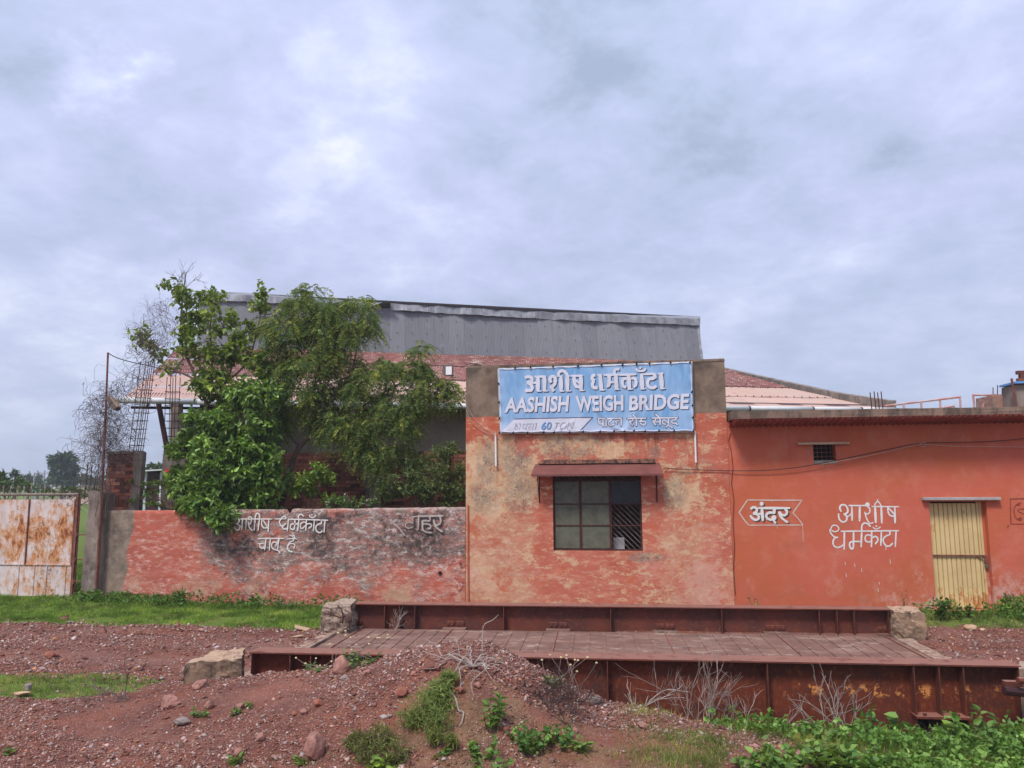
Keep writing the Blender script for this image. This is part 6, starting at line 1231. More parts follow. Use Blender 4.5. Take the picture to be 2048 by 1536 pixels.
# dense bush hanging over the wall
YC = 15.95
blobs = [(430, 850, 62, 40), (385, 905, 48, 42), (450, 910, 75, 55), (515, 880, 50, 65), (400, 965, 62, 44), (480, 965, 70, 48), (545, 940, 34, 50), (525, 800, 38, 38), (475, 790, 34, 28), (430, 1000, 70, 26), (510, 1000, 50, 18), (365, 985, 30, 22), (405, 1018, 48, 16, -.75), (450, 1028, 32, 14, -.85), (380, 1005, 30, 16, -.6), (430, 990, 60, 22, -.5), (440, 1045, 14, 12, -.9), (450, 940, 70, 50, -.3)]
P, O = crown_points(blobs, YC, 12, .34, 16)
tr = [(A_([(470, 1060), (460, 980), (440, 900), (430, 850)], YC), .05, .02), (A_([(470, 1060), (500, 960), (520, 880), (525, 800)], YC), .045, .015), (A_([(465, 1050), (420, 990), (385, 930)], YC), .035, .012)]
tree('leafy_bush', 'dense glossy bush with big leaves spilling over the low wall above the lettering', 'bush', at(465, 1080, YC), tr, P, O, MAT['leaf'], MAT['bark'], (.095, .185, .032), (.23, .37, .07), .36, 5, .18, .132, .52, .35, 160, .32)
# neem
YN = 16.75
blobs = [(600, 610, 44, 26), (660, 620, 50, 28), (640, 660, 70, 40), (570, 660, 46, 40), (715, 610, 26, 20), (735, 650, 22, 26), (700, 670, 40, 30), (560, 720, 48, 40), (620, 730, 62, 42), (680, 720, 44, 34), (540, 640, 18, 16), (590, 790, 60, 44), (660, 790, 56, 38), (720, 780, 34, 36), (765, 750, 44, 30), (820, 745, 40, 28), (840, 700, 20, 14), (800, 800, 60, 36), (860, 780, 40, 26), (895, 768, 22, 10), (905, 790, 14, 14), (760, 840, 44, 30), (815, 850, 28, 40), (670, 850, 50, 30), (548, 845, 32, 34), (720, 880, 36, 26), (740, 910, 30, 26), (790, 900, 30, 22), (745, 935, 12, 16), (690, 860, 40, 26), (528, 895, 22, 28), (625, 580, 24, 12), (750, 660, 10, 16)]
P, O = crown_points(blobs, YN, 19.0, .34, 13)
t = thing('neem_tree', 'large feathery leaved tree with leaning brown trunk in front of the shed roof', 'tree', at(560, 1060, YN)); b = MB()
tr = [(A_([(556, 1060), (568, 990), (583, 935), (592, 905), (612, 880), (640, 862)], YN), .075, .05), (A_([(636, 866), (650, 820), (640, 760), (636, 700), (640, 650)], YN), .045, .014), (A_([(600, 893), (560, 850), (530, 800), (555, 720), (575, 660)], YN), .035, .010), (A_([(640, 862), (700, 830), (760, 790), (820, 760), (890, 765)], YN), .035, .008), (A_([(650, 820), (700, 750), (715, 680), (715, 615)], YN), .028, .008), (A_([(700, 830), (740, 880), (745, 930)], YN), .018, .006), (A_([(636, 700), (600, 650), (600, 600)], YN), .02, .006)]
for pts, r0, r1 in tr: q = smoothline(pts, 4); b.tube(q, [r0 + (r1 - r0) * i / (len(q) - 1) for i in range(len(q))], 8)
b.build('trunk', MAT['bark'], t, smooth=True)
nodes = np.array([p for pts, _, _ in tr for p in smoothline(pts, 4)][12:]); tw = MB()
for i in rng.choice(len(P), 260, replace=False): j = np.argmin(((nodes - P[i]) ** 2).sum(1)); a = nodes[j]; tw.tube([a, (a + P[i]) / 2 + rng.normal(size=3) * .05 + np.array([0, 0, .06]), P[i]], [.010, .007, .004], 4, cap=False)
tw.build('branches', MAT['bark'], t)['kind'] = 'stuff'
n = len(P); K = 8; D = nrm(O * np.array([.8, .8, .2]) + rng.normal(size=(n, 3)) * .45 + np.array([0, 0, .0])); rl = .24 + .14 * rng.random(n)
V_, T_ = [], []
kk = np.exp(rng.normal(size=n) * .28); zrel = np.clip((P[:, 2] - 3.0) / 5.0, 0, 1); yel = rng.random(n) < (.14 + .12 * zrel)
side = nrm(np.cross(D, np.array([0, 0, 1.0]) + rng.normal(size=(n, 3)) * .4))
for j in range(K):
    f = (j + 1) / K; base = P + D * (rl * f)[:, None] + np.array([0, 0, -1]) * (rl * .62 * f * f)[:, None]; tang = nrm(D + np.array([0, 0, -1.0]) * 1.24 * f)
    for s in (-1, 1):
        d = nrm(side * s * .8 + tang * .65 + np.array([0, 0, -.35]) + rng.normal(size=(n, 3)) * .12); L = .082 * (1.1 - .35 * f) * (.8 + .4 * rng.random(n)); wv = nrm(np.cross(d, rng.normal(size=(n, 3)))) * .0115
        tip = base + d * L[:, None]; mid = base + d * (L * .45)[:, None]; V_.append(np.stack([base, mid + wv, tip, mid - wv], 1).reshape(-1, 3)); c = np.where(yel[:, None], np.array([.25, .26, .045]), np.array([.105, .155, .036])) * kk[:, None] * (1 + .1 * rng.normal(size=(n, 1))); T_.append(np.repeat(np.clip(c, .004, .5), 4, 0))
V = np.concatenate(V_); npmesh('foliage', V, np.arange(len(V)).reshape(-1, 4), MAT['neem'], np.concatenate(T_), t)
# smaller growth behind the wall
def shrub(name, label, blobs, Y, per, k, slen, L, W, c1, c2, pa, base, cat='shrub', ntw=60, mat='leaf', twr=.005, ysq=1.0):
    P, O = crown_points(blobs, Y, per, .4, 9, ysq); b0 = at(*base, Y); cen = [at(b[0], b[1], Y) for b in blobs]
    tr = [([b0, (b0 * .5 + c * .5) + np.array([0, 0, .05]), c], .016, .006) for c in cen[:5]]
    return tree(name, label, cat, b0, tr, P, O, MAT[mat], MAT['bark'], c1, c2, pa, k, slen, L, W, .2, ntw, .28, .4, None, None, twr)
shrub('small_leaved_shrub', 'grey green small leaved shrub between the brick wall and the office block', [(800, 955, 44, 34), (860, 950, 50, 36), (905, 960, 30, 44), (830, 985, 70, 22), (880, 905, 26, 18), (908, 900, 16, 14), (770, 985, 34, 20), (900, 1000, 34, 14)], 16.6, 22, 7, .15, .055, .5, (.085, .125, .04), (.19, .23, .07), .25, (850, 1040))
shrub('yellow_green_shrub', 'yellow green shrub growing beside the leaning tree trunk above the low wall', [(620, 960, 30, 22), (650, 950, 20, 26), (600, 985, 34, 16), (640, 940, 16, 10), (660, 1000, 18, 8)], 16.3, 16, 6, .12, .08, .6, (.13, .22, .03), (.24, .33, .04), .4, (620, 1040))
shrub('low_plant', 'low leafy plant with small white flowers behind the middle of the low wall', [(700, 1003, 40, 9), (660, 1008, 20, 7), (735, 1002, 20, 8)], 16.0, 24, 5, .10, .06, .5, (.09, .17, .035), (.4, .42, .3), .12, (700, 1040))
shrub('flowering_branch', 'thorny leafy branch between the two pillars carrying one red flower', [(300, 985, 16, 8), (275, 998, 14, 5), (322, 965, 16, 8), (340, 955, 10, 10), (262, 966, 8, 4), (310, 1008, 24, 6), (350, 940, 10, 14), (295, 968, 14, 5)], 15.9, 26, 5, .08, .06, .5, (.10, .19, .03), (.20, .30, .05), .3, (345, 1020))
fl = thing('red_flower', 'single small red flower at the tip of the thorny branch before the concrete pillar', 'flower', at(334, 941, 15.7)); mb = MB(); c = at(334, 941, 15.7)
for k in range(5): a = k * 1.256; mb.poly([c, c + np.array([math.cos(a) * .04, -.02, math.sin(a) * .04]), c + np.array([math.cos(a + .4) * .055, 0, math.sin(a + .4) * .05]), c + np.array([math.cos(a + .9) * .04, -.015, math.sin(a + .9) * .04])])
mb.build('petals', MAT['redpetal'], fl); MB().tube([c, c + np.array([.06, .02, -.05]), at(345, 950, 15.8)], .004, 4).build('stem', MAT['bark'], fl)
# dead vine round the pole
rs = random.Random(21); mb = MB()
def curl(p, d, n, l, r, g=.0, wob=.45, pull=None):
    pts = [p]; q = Vector(p); dd = Vector(d).normalized()
    for i in range(n):
        dd = (dd + Vector((rs.gauss(0, wob), rs.gauss(0, wob * .6), rs.gauss(-g, wob)))).normalized()
        if pull is not None and (q - pull[0]).length > pull[1]: dd = (dd + (pull[0] - q).normalized() * .5).normalized()
        q = q + dd * l; pts.append(q.copy())
    mb.tube(smoothline(pts, 2), r, 3, cap=False)
for (px, py, rx, ry, n) in ((215, 850, 34, 60, 190), (245, 880, 36, 60, 120), (205, 890, 26, 70, 110), (195, 910, 30, 60, 55), (265, 770, 40, 50, 70), (290, 720, 34, 40, 40), (225, 800, 36, 40, 50), (200, 800, 26, 30, 45), (185, 860, 22, 60, 70), (290, 680, 40, 40, 60), (330, 640, 30, 40, 40), (188, 950, 24, 40, 40), (320, 680, 26, 40, 22)):
    for _ in range(n):
        x = px + rs.gauss(0, rx * .5); y = py + rs.gauss(0, ry * .5); p = at(x, y, YP + rs.uniform(-.15, .5)); c0 = at(px, py, YP + .15)
        curl(Vector(p.tolist()), (rs.gauss(0, 1), rs.gauss(0, .4), rs.gauss(0, 1)), rs.randint(5, 11), .07, rs.uniform(.0022, .0045), .10, .42, (Vector(c0.tolist()), .55 * max(rx, ry) / 50))
for k in range(26):
    p = at(rs.uniform(195, 225), rs.uniform(930, 985), YP - .03); curl(Vector(p.tolist()), (rs.gauss(0, .5), -.1, -1), rs.randint(6, 10), .09, rs.uniform(.003, .006), .35, .22)
for k in range(60):
    p = at(rs.uniform(110, 205), rs.uniform(985, 998), FY - .12 + rs.uniform(0, .3)); curl(Vector(p.tolist()), (rs.gauss(0, 1), rs.gauss(0, .2), rs.gauss(.1, .5)), rs.randint(5, 9), .06, rs.uniform(.002, .004), .05, .5)
tag(mb.build('dead_vine', MAT['vine']), 'grey tangle of dead vine wrapped round the rusty pole and gate post top', 'vine')
# vine leaves clinging here and there, dry
P, O = crown_points([(215, 850, 40, 70), (190, 930, 30, 50), (165, 990, 34, 8), (265, 790, 34, 40)], YP + .15, 5, .5, 20); V, Fq, idx = sprig_leaves(P, O, 2, .05, .03, .5); npm = npmesh('dry_leaves', V, Fq, MAT['weed'], tints(len(V) // 6, (.07, .055, .045), .3)); tag(npm, 'shrivelled dark leaves clinging to the dead vine on the pole', 'leaves', kind='stuff')

# ------------------------------------------------------------------ far trees
def fartree(label, blobs, Y, L, c1, c2, n, trunk, name='far_tree', group='trees on the horizon'):
    t = thing(name, label, 'tree', at(trunk[0], trunk[1], Y), 0, group); P, O = crown_points(blobs, Y, n, .42, 14); b0 = at(trunk[0], trunk[1], Y); b0[2] = -.5
    m = MB(); c = at(blobs[0][0], blobs[0][1], Y); m.tube([b0, (b0 + c) / 2 + np.array([.1, 0, 0]), c], [Y * .0022, Y * .0016, Y * .0006], 6)
    for bl_ in blobs[1:5]: m.tube([(b0 + c) / 2, at(bl_[0], bl_[1], Y)], [Y * .001, Y * .0004], 5)
    m.build('trunk', MAT['bark'], t); D = nrm(O + rng.normal(size=P.shape) * .5 + np.array([0, 0, .1])); V, Fq = leaf_arrays(P, D, L * (.5 + rng.random(len(P))), L * .45 * (.6 + rng.random(len(P))), .15, .25)
    kk = np.exp(rng.normal(size=(len(P), 1)) * .3); c_ = np.where(rng.random((len(P), 1)) < .3, np.array(c2), np.array(c1)) * kk; npmesh('foliage', V, Fq, MAT['fartree'], np.repeat(np.clip(c_, .01, .5), 6, 0), t)
fartree('big dark many tiered tree on the horizon left of the rusty pole', [(122, 925, 17, 14), (115, 920, 13, 9), (132, 914, 14, 7), (128, 940, 20, 14), (112, 945, 10, 16), (125, 958, 20, 14), (148, 937, 10, 5), (142, 918, 10, 5), (106, 922, 7, 4), (140, 958, 14, 12)], 88, .62, (.055, .085, .06), (.09, .125, .075), 160, (125, 975))
fartree('bright green bushy tree mass beyond the gate at the left frame edge', [(5, 962, 22, 18), (25, 970, 22, 14), (48, 968, 16, 12), (-20, 960, 30, 22), (-60, 958, 40, 26), (66, 978, 14, 8), (-120, 955, 50, 28)], 44, .24, (.065, .11, .03), (.14, .19, .05), 90, (20, 1000))
fartree('small domed far tree between the bushes and the utility poles', [(56, 957, 9, 7), (50, 958, 6, 4), (60, 965, 10, 8)], 110, .6, (.075, .10, .07), (.09, .12, .08), 190, (57, 975))
fartree('sparse dark far tree poking up behind bright bushes at left', [(30, 945, 5, 4), (36, 948, 4, 3), (24, 948, 4, 3), (31, 952, 4, 5)], 60, .3, (.04, .06, .04), (.05, .08, .04), 160, (30, 980))
fartree('pale hazy far tree just right of the tall lone pole', [(76, 957, 6, 6), (74, 966, 7, 7), (78, 951, 4, 3)], 120, .6, (.10, .125, .10), (.11, .14, .11), 170, (76, 976))
fartree('low round far tree at the foot of the lone utility pole', [(88, 970, 8, 7), (94, 975, 7, 6)], 100, .5, (.06, .09, .05), (.09, .12, .06), 170, (88, 980))
fartree('hazy far tree line right of the big dark tree', [(160, 956, 13, 7), (152, 964, 12, 8), (174, 962, 13, 8), (190, 965, 12, 8), (205, 962, 12, 8)], 105, .6, (.085, .115, .085), (.10, .135, .095), 160, (165, 978))
fartree('rounded tree top showing above the small tin shed', [(308, 935, 15, 6), (318, 938, 14, 7), (300, 940, 10, 6), (330, 940, 14, 8)], 55, .3, (.08, .115, .055), (.11, .15, .07), 150, (310, 960))
fartree('low dark thicket just behind the gate spikes and post', [(100, 985, 24, 9), (140, 984, 24, 9), (175, 986, 24, 10), (205, 984, 18, 10)], 36, .16, (.055, .085, .03), (.10, .14, .045), 110, (140, 1010), 'far_thicket')
fartree('wide hazy far tree line beyond the shed to the right', [(2150, 945, 60, 16), (2300, 950, 80, 18)], 120, .7, (.075, .105, .07), (.10, .135, .09), 30, (2200, 975))

_g0 = gpt
def gpt(px, py):
    p = _g0(px, py)
    if px > 1190 and 9.2 < p[1] < 13.6: p = at(px, py, 9.1); p[2] = ground_z(float(p[0]), 9.1)
    return p
# ================================================================== GRASS AND WEEDS
def ditch(a, b):
    yc_ = float(np.interp(a, CXs, CYs)); return float(ss(yc_ - .35, yc_ + .05, b + .25 * vnoise(a, b, 1.6))) * float(ss(.55, 1.1, a)) * (.55 + .45 * float(ss(-.15, .15, vnoise(a, b, 1.8, 6) + .12 * (a - 2.6))))
def gz_np(XY): return np.array([ground_z(float(a), float(b)) for a, b in XY])
def grass(name, label, xr, yr, n, h, dens, c1, c2, wdt=.006, lean=.5, pa=.35, clump=6):
    XY = np.stack([rng.uniform(*xr, n), rng.uniform(*yr, n)], 1); keep = np.array([rng.random() < dens(a, b) for a, b in XY]); XY = XY[keep]
    XY = np.repeat(XY, clump, 0) + rng.normal(size=(len(XY) * clump, 2)) * .02; m = len(XY); Z = gz_np(XY); B = np.column_stack([XY, Z - .005])
    H = h * (.45 + .8 * rng.random(m)); d = rng.normal(size=(m, 3)) * lean + np.array([0, 0, 1.2]); d = nrm(d); w_ = nrm(np.column_stack([rng.normal(size=(m, 2)), np.zeros(m)])) * wdt
    tip = B + d * H[:, None]; V = np.stack([B - w_ * .5, B + w_ * .5, tip], 1).reshape(-1, 3); sv_ = np.array([vnoise(float(a), float(b), 1.7, 3) + .6 * vnoise(float(a), float(b), 5, 4) for a, b in XY[::clump]]).repeat(clump); tt = tints(m, c1, .3, c2, pa, 3) * np.repeat(np.exp(sv_ * 1.1), 3)[:, None]; tt[:, 0] *= np.repeat(1 + np.clip(sv_, 0, 1) * .5, 3); o = npmesh(name, V, np.arange(len(V)).reshape(-1, 3), MAT['grassm'], np.clip(tt, .01, .6)); return tag(o, label, 'grass', kind='stuff')
def zg(a, b): return zone(a, b)[0] * float(ss(-.25, .15, vnoise(a, b, 1.3, 5) + .1 + zone(a, b)[0] * .35 - .25)) * (.35 + .65 * float(ss(-.25, .05, vnoise(a, b, 3.1, 9))))
grass('grass', 'short green grass strip between the red low wall and the gravel road', (-14.5, -4.6), (12.8, 15.4), 15000, .075, zg, (.09, .20, .022), (.18, .25, .045), .008)
grass('grass', 'green grass among creeping weeds along the near girder and lower right', (.6, 6), (5.8, 9.4), 9000, .13, lambda a, b: max(ditch(a, b), .7 * float(ss(1.4, 2.4, a)) * float(ss(6.7, 6.3, b))), (.12, .22, .035), (.22, .27, .07), .006)
grass('grass', 'patchy grass growing left of the near concrete block at the left edge', (-10.5, -5.2), (8.2, 9.8), 6500, .055, zg, (.13, .21, .03), (.25, .25, .08), .006)
grass('grass', 'thin grass between gravel road and the wing building by the cream door', (4.5, 10), (13.9, 15.4), 4500, .07, zg, (.09, .15, .035), (.19, .19, .07), .008)
grass('grass', 'green field beyond the gate seen through the gap by the post', (-16, -11), (15.6, 26), 6000, .16, lambda a, b: 1.0, (.09, .18, .03), (.16, .24, .05), .014)
grass('dry_grass', 'dry straw coloured grass tufts on the red ridge at lower right', (.0, 6.5), (5.6, 8.0), 11000, .055, lambda a, b: .85 * float(ss(-.12, .2, vnoise(a, b, 1.6, 2))) * float(ss(8.1, 7.5, b)), (.21, .165, .075), (.12, .16, .04), .0045, .9)
grass('short_grass', 'thin olive green grass spreading over the right flank of the mound', (-.2, 5), (5.5, 7.8), 26000, .065, lambda a, b: .9 * float(ss(-.22, .12, vnoise(a, b, 1.4, 21))) * float(ss(-.2, .8, a)), (.16, .23, .045), (.25, .25, .085), .006, .8)
grass('dry_grass', 'sparse dry grass wisps at the front foot of the gravel mound', (-3.2, .6), (5.4, 6.6), 2400, .05, lambda a, b: .7 * float(ss(-.05, .2, vnoise(a, b, 2.0, 8))), (.19, .15, .07), (.11, .15, .04), .004, .9)
def leafmat(name, label, xr, yr, n, dens, h, L, c1, c2, pa=.3, k=5, W=.8, cat='weeds'):
    XY = np.stack([rng.uniform(*xr, n), rng.uniform(*yr, n)], 1); keep = np.array([rng.random() < dens(a, b) for a, b in XY]); XY = XY[keep]; Z = gz_np(XY)
    hh = np.array([h(a, b) if callable(h) else h for a, b in XY]); P = np.column_stack([XY, Z + hh * rng.random(len(XY)) ** .7]); O = nrm(rng.normal(size=P.shape) * .6 + np.array([0, -.2, .6])); V, Fq, idx = sprig_leaves(P, O, k, .04, L, W, .15, .3); kk = np.exp(rng.normal(size=(len(P), 1)) * .25)[idx]
    m = (rng.random((len(P), 1)) < pa)[idx]; c = np.where(m, np.array(c2), np.array(c1)) * kk; o = npmesh(name, V, Fq, MAT['weed'], np.repeat(np.clip(c, .004, .6), 6, 0)); return tag(o, label, cat, kind='stuff')
leafmat('creeping_weeds', 'bright green round leaved creeping weeds along the foot of the near girder', (.5, 5.8), (6.7, 9.42), 11000, ditch, lambda a, b: .16 + .14 * float(ss(1.5, 4.5, a)), .042, (.12, .235, .045), (.20, .33, .075), .3, 4)
leafmat('creeping_weeds', 'leafy green ground cover at the bottom edge below the dry ridge at right', (1.5, 4.6), (5.6, 6.75), 2600, lambda a, b: float(ss(6.75, 6.45, b + .1 * vnoise(a, b, 2))) * float(ss(1.5, 2.1, a)), .12, .045, (.13, .24, .045), (.21, .34, .075), .3, 4)
leafmat('wall_weeds', 'low leafy weeds along the foot of the low red wall', (-11.6, -4.9), (14.75, 15.38), 1500, lambda a, b: .3 + .7 * float(ss(-.05, .25, vnoise(a, b, 1.1, 3))), lambda a, b: .10 + .16 * float(ss(-.1, .3, vnoise(a, 0, 1.4, 9))), .055, (.075, .155, .03), (.12, .22, .05), .3, 4, .6)
leafmat('wall_weeds', 'leafy weeds along the foot of the wing wall beside the cream door', (5.2, 9.5), (14.5, 15.35), 1500, lambda a, b: .15 + .85 * float(ss(6.2, 7.0, a)), lambda a, b: .12 + .22 * float(ss(6.2, 7.2, a)) * float(ss(14.5, 15, b)), .06, (.085, .175, .03), (.14, .25, .05), .3, 4, .55)
def plant(label, px, py, h, spread, nst, L, W, c1, c2=(.2, .33, .07), pa=.25, k=7, base=None, droop=.25, name='weed_plant', cat='plant', lean=(0, 0), stemc=(.10, .13, .045)):
    b0 = gpt(px, py) if base is None else np.array(base); V_, F_, T_ = [], [], []; off = 0; P = []; Dd = []
    sv = MB()
    for i in range(nst):
        a = rng.uniform(0, 2 * math.pi); rr = spread * math.sqrt(rng.random()); s0 = b0 + np.array([math.cos(a) * rr * .5, math.sin(a) * rr * .4, -.01]); hh = h * rng.uniform(.55, 1.1); s1 = s0 + np.array([math.cos(a) * rr * .6 + lean[0], math.sin(a) * rr * .5 + lean[1], hh]); mid = (s0 + s1) / 2 + rng.normal(size=3) * .02
        sv.tube([s0, mid, s1], [.004, .003, .0015], 3, cap=False)
        for j in range(k): t = .18 + .82 * (j + rng.random() * .5) / k; p = (1 - t) ** 2 * s0 + 2 * t * (1 - t) * mid + t * t * s1; P.append(p); aa = rng.uniform(0, 6.28); Dd.append([math.cos(aa), math.sin(aa), rng.uniform(.0, .7) + (.8 if t > .9 else 0)])
    P = np.array(P); Dd = np.array(Dd); n = len(P); ll = L * (.6 + .6 * rng.random(n)); V, Fq = leaf_arrays(P, Dd, ll, ll * W, .2, droop); T = tints(n, c1, .22, c2, pa)
    nv = len(V); SV = np.array(sv.v); SF = np.array(sv.f) + nv; V = np.concatenate([V, SV]); Fq = np.concatenate([Fq, SF]); T = np.concatenate([T, np.tile(np.array(stemc), (len(SV), 1))])
    o = npmesh(name, V, Fq, MAT['weed'], T); return tag(o, label, cat)
G1, G2, G3 = (.095, .20, .04), (.13, .23, .05), (.16, .24, .055)
plant('upright green plant with pointed leaves on the mound, right of the feathery one', 985, 1462, .26, .09, 7, .075, .55, G2, k=9)
plant('trailing leafy stem below the upright plant near the bottom edge', 968, 1518, .16, .12, 9, .06, .6, G2, k=7)
plant('small leafy plant cut by the bottom edge under the trailing stem', 985, 1552, .12, .16, 10, .06, .6, G2, k=6)
plant('round leaved weed clump beneath the dark brittle bush on the mound', 1062, 1502, .20, .20, 18, .05, .75, (.075, .17, .035), k=9)
plant('second round leaved clump touching the dark brittle bush at its right', 1118, 1492, .15, .16, 13, .05, .7, (.07, .155, .035), k=8)
plant('small spiky green tuft right of the round leaved clumps', 1165, 1505, .13, .05, 9, .10, .2, G3, k=4)
plant('tiny star shaped weed low on the front of the mound', 883, 1515, .05, .05, 5, .07, .3, G1, k=4)
plant('bushy leafy plant with tiny white flowers in front of the near girder', 1735, 1435, .52, .17, 14, .085, .7, (.09, .19, .045), k=9)
plant('taller big leaved weed leaning right before the girder stiffeners', 1790, 1430, .52, .12, 6, .13, .62, (.085, .17, .04), k=6)
plant('pale lime leaf cluster low between the two girder weeds', 1760, 1455, .26, .12, 8, .09, .8, (.22, .33, .08), k=6)
plant('large leafy weed rising beside the iron bracket at right edge', 2000, 1452, .45, .28, 24, .09, .6, G2, k=11)
plant('spreading leafy weed below the bearing plate of the near girder', 1925, 1465, .28, .25, 20, .085, .62, G2, k=9)
plant('dense weed clump in lower right corner of the ground', 2015, 1512, .34, .26, 26, .085, .65, G2, k=10)
plant('tall big leaved stem sticking up left of iron bracket', 1905, 1440, .50, .08, 4, .13, .6, (.085, .18, .04), k=7)
plant('leafy plant against the right frame edge above the corner clump', 2050, 1475, .42, .2, 18, .09, .62, G3, k=10)
plant('broad leafy clump at bottom edge left of the corner weeds', 1660, 1535, .20, .22, 22, .075, .75, G3, k=8)
plant('clover like clump at the bottom edge beneath the dry twigs', 1560, 1540, .18, .22, 20, .07, .8, G2, k=8)
plant('low leafy clump at the bottom edge between clover and red ridge', 1740, 1548, .18, .2, 18, .07, .75, (.10, .20, .045), k=8)
plant('small clover clump at the far left of the lower right weeds', 1505, 1548, .12, .12, 10, .06, .8, G2, k=6)
plant('small green tuft among the stones left on the mound slope', 410 + 90, 1415, .06, .04, 5, .06, .35, G3, k=5)
plant('small grey green weed beside a stone on left mound slope', 470, 1430, .07, .06, 6, .045, .6, (.12, .18, .08), k=5)
plant('low weed beside grey stone at the left slope of the mound', 405, 1432, .07, .10, 9, .045, .7, (.12, .19, .06), k=5)
plant('little green weed in the lower left corner of the mound', 22, 1508, .07, .04, 6, .06, .3, G3, k=4)
plant('green tuft at the bottom edge left of the tall pink rock', 472, 1528, .08, .05, 8, .07, .3, G2, k=4)
plant('green tuft at the bottom edge right below the tall pink rock', 605, 1528, .07, .05, 7, .07, .3, G2, k=4)
plant('bright lime weed at the bottom edge left of the mound plants', 762, 1545, .12, .09, 12, .07, .6, (.26, .36, .06), k=6)
plant('dull green weed beside the pinkish boulder on the crest', 720, 1330, .13, .20, 18, .045, .6, (.12, .17, .075), k=7)
plant('small leafy weed in front of the near girder left of the boulder', 620, 1338, .07, .07, 8, .045, .6, (.11, .19, .05), k=5)
plant('small leafy weed on the crest left of the other small weed', 642, 1342, .06, .05, 6, .045, .6, (.12, .20, .06), k=5)
plant('grey green weed on the right flank of the mound by the girder', 1112, 1375, .10, .12, 10, .04, .6, (.16, .19, .10), k=6)
DY = 15.05
plant('dark bushy plant against the red wall just left of the cream door', 1880, 1236, .34, .17, 14, .10, .5, (.06, .125, .03), k=10, base=(*atz(1880, 1236, .12)[:2], .1))
plant('sprouting plant in front of the middle of the cream door', 1912, 1232, .26, .08, 7, .09, .45, (.075, .155, .03), k=8, base=(*atz(1914, 1232, .12)[:2], .1))
plant('small dark plant before the right half of the cream door', 1937, 1232, .22, .08, 7, .08, .45, (.055, .12, .035), k=8, base=(*atz(1938, 1232, .12)[:2], .1))
plant('dark weed against the wall right of the cream door', 2012, 1218, .30, .14, 10, .10, .45, (.05, .11, .03), k=8, base=(*atz(2014, 1222, .12)[:2], .12))
plant('dark weed cut by the right frame edge beside the wall', 2046, 1216, .32, .14, 10, .10, .45, (.05, .11, .03), k=8, base=(*atz(2048, 1220, .12)[:2], .12))
plant('bright bushy weed in the grass before the wall at the right edge', 2025, 1232, .26, .25, 22, .08, .5, (.12, .23, .04), k=9, base=(*atz(2025, 1236, .08)[:2], .06))
plant('small weed behind the far girder near the wall crack', 1468, 1210, .48, .10, 6, .06, .5, (.13, .17, .06), k=8, base=(2.28, 14.6, 0))
plant('pale weed rising behind the right end block of the far girder', 1800, 1212, .55, .09, 6, .05, .4, (.22, .20, .10), k=8, base=(4.95, 14.9, 0))
plant('leafy weed at the foot of the low wall left of crumbling block', 660 - 25, 1222, .20, .12, 8, .08, .6, (.06, .125, .03), k=7, base=(-5.85, 15.1, -.02))
plant('taller leafy weed against the low wall under the red paint', 330, 1205, .22, .16, 12, .09, .6, (.06, .13, .03), k=8, base=(-9.1, 15.15, .04))
plant('leafy weed at the wall foot under the second line of lettering', 485, 1212, .26, .12, 8, .09, .6, (.07, .14, .03), k=8, base=(-7.45, 15.2, .0))
plant('thick weed clump at the foot of the grey gate post', 180, 1208, .20, .28, 22, .09, .6, (.07, .15, .03), k=9, base=(-11.0, 15.0, .1))
# feathery pale green bushes on the mound
def feathery(label, pts, L=.05, n=420, c=(.19, .255, .07), r=.10, seed=0):
    P = []; mb = MB(); b0 = gpt(*pts[0][:2])
    for px, py, rr in pts:
        g = gpt(px, py); c0 = g + np.array([0, -.04, .07]); q = c0 + in_ball(n) * np.array([rr, rr * .8, rr * .8]); P.append(q)
        for i in range(14): mb.tube([g, (g + q[i]) / 2 + rng.normal(size=3) * .01, q[i]], [.003, .002, .0012], 3, cap=False)
    P = np.concatenate(P); D = nrm(rng.normal(size=P.shape) + np.array([0, 0, .6])); V, Fq, idx = sprig_leaves(P, D, 4, .03, L, .15, .2); T = np.repeat(np.clip(np.where((rng.random((len(P), 1)) < .3)[idx], np.array([.24, .28, .08]), np.array(c)) * np.exp(rng.normal(size=(len(P), 1)) * .25)[idx], .01, .6), 6, 0)
    nv = len(V); SV = np.array(mb.v); V = np.concatenate([V, SV]); Fq = np.concatenate([Fq, np.array(mb.f) + nv]); T = np.concatenate([T, np.tile([.12, .10, .05], (len(SV), 1))]); tag(npmesh('feathery_bush', V, Fq, MAT['weed'], T), label, 'bush')
feathery('pale green feathery bush in the middle of the mound face', [(850, 1440, .20), (885, 1420, .15), (830, 1450, .13), (875, 1460, .14), (880, 1395, .12), (900, 1370, .08), (865, 1415, .14)], .042, 120)
feathery('dry olive feathery bush lower left of the pale green one', [(740, 1515, .15), (790, 1525, .13), (765, 1490, .12), (715, 1500, .10)], .05, 110, (.14, .13, .055))
feathery('small olive sprig just under the pale feathery bush', [(872, 1488, .07), (905, 1498, .05)], .04, 90, (.17, .19, .05))
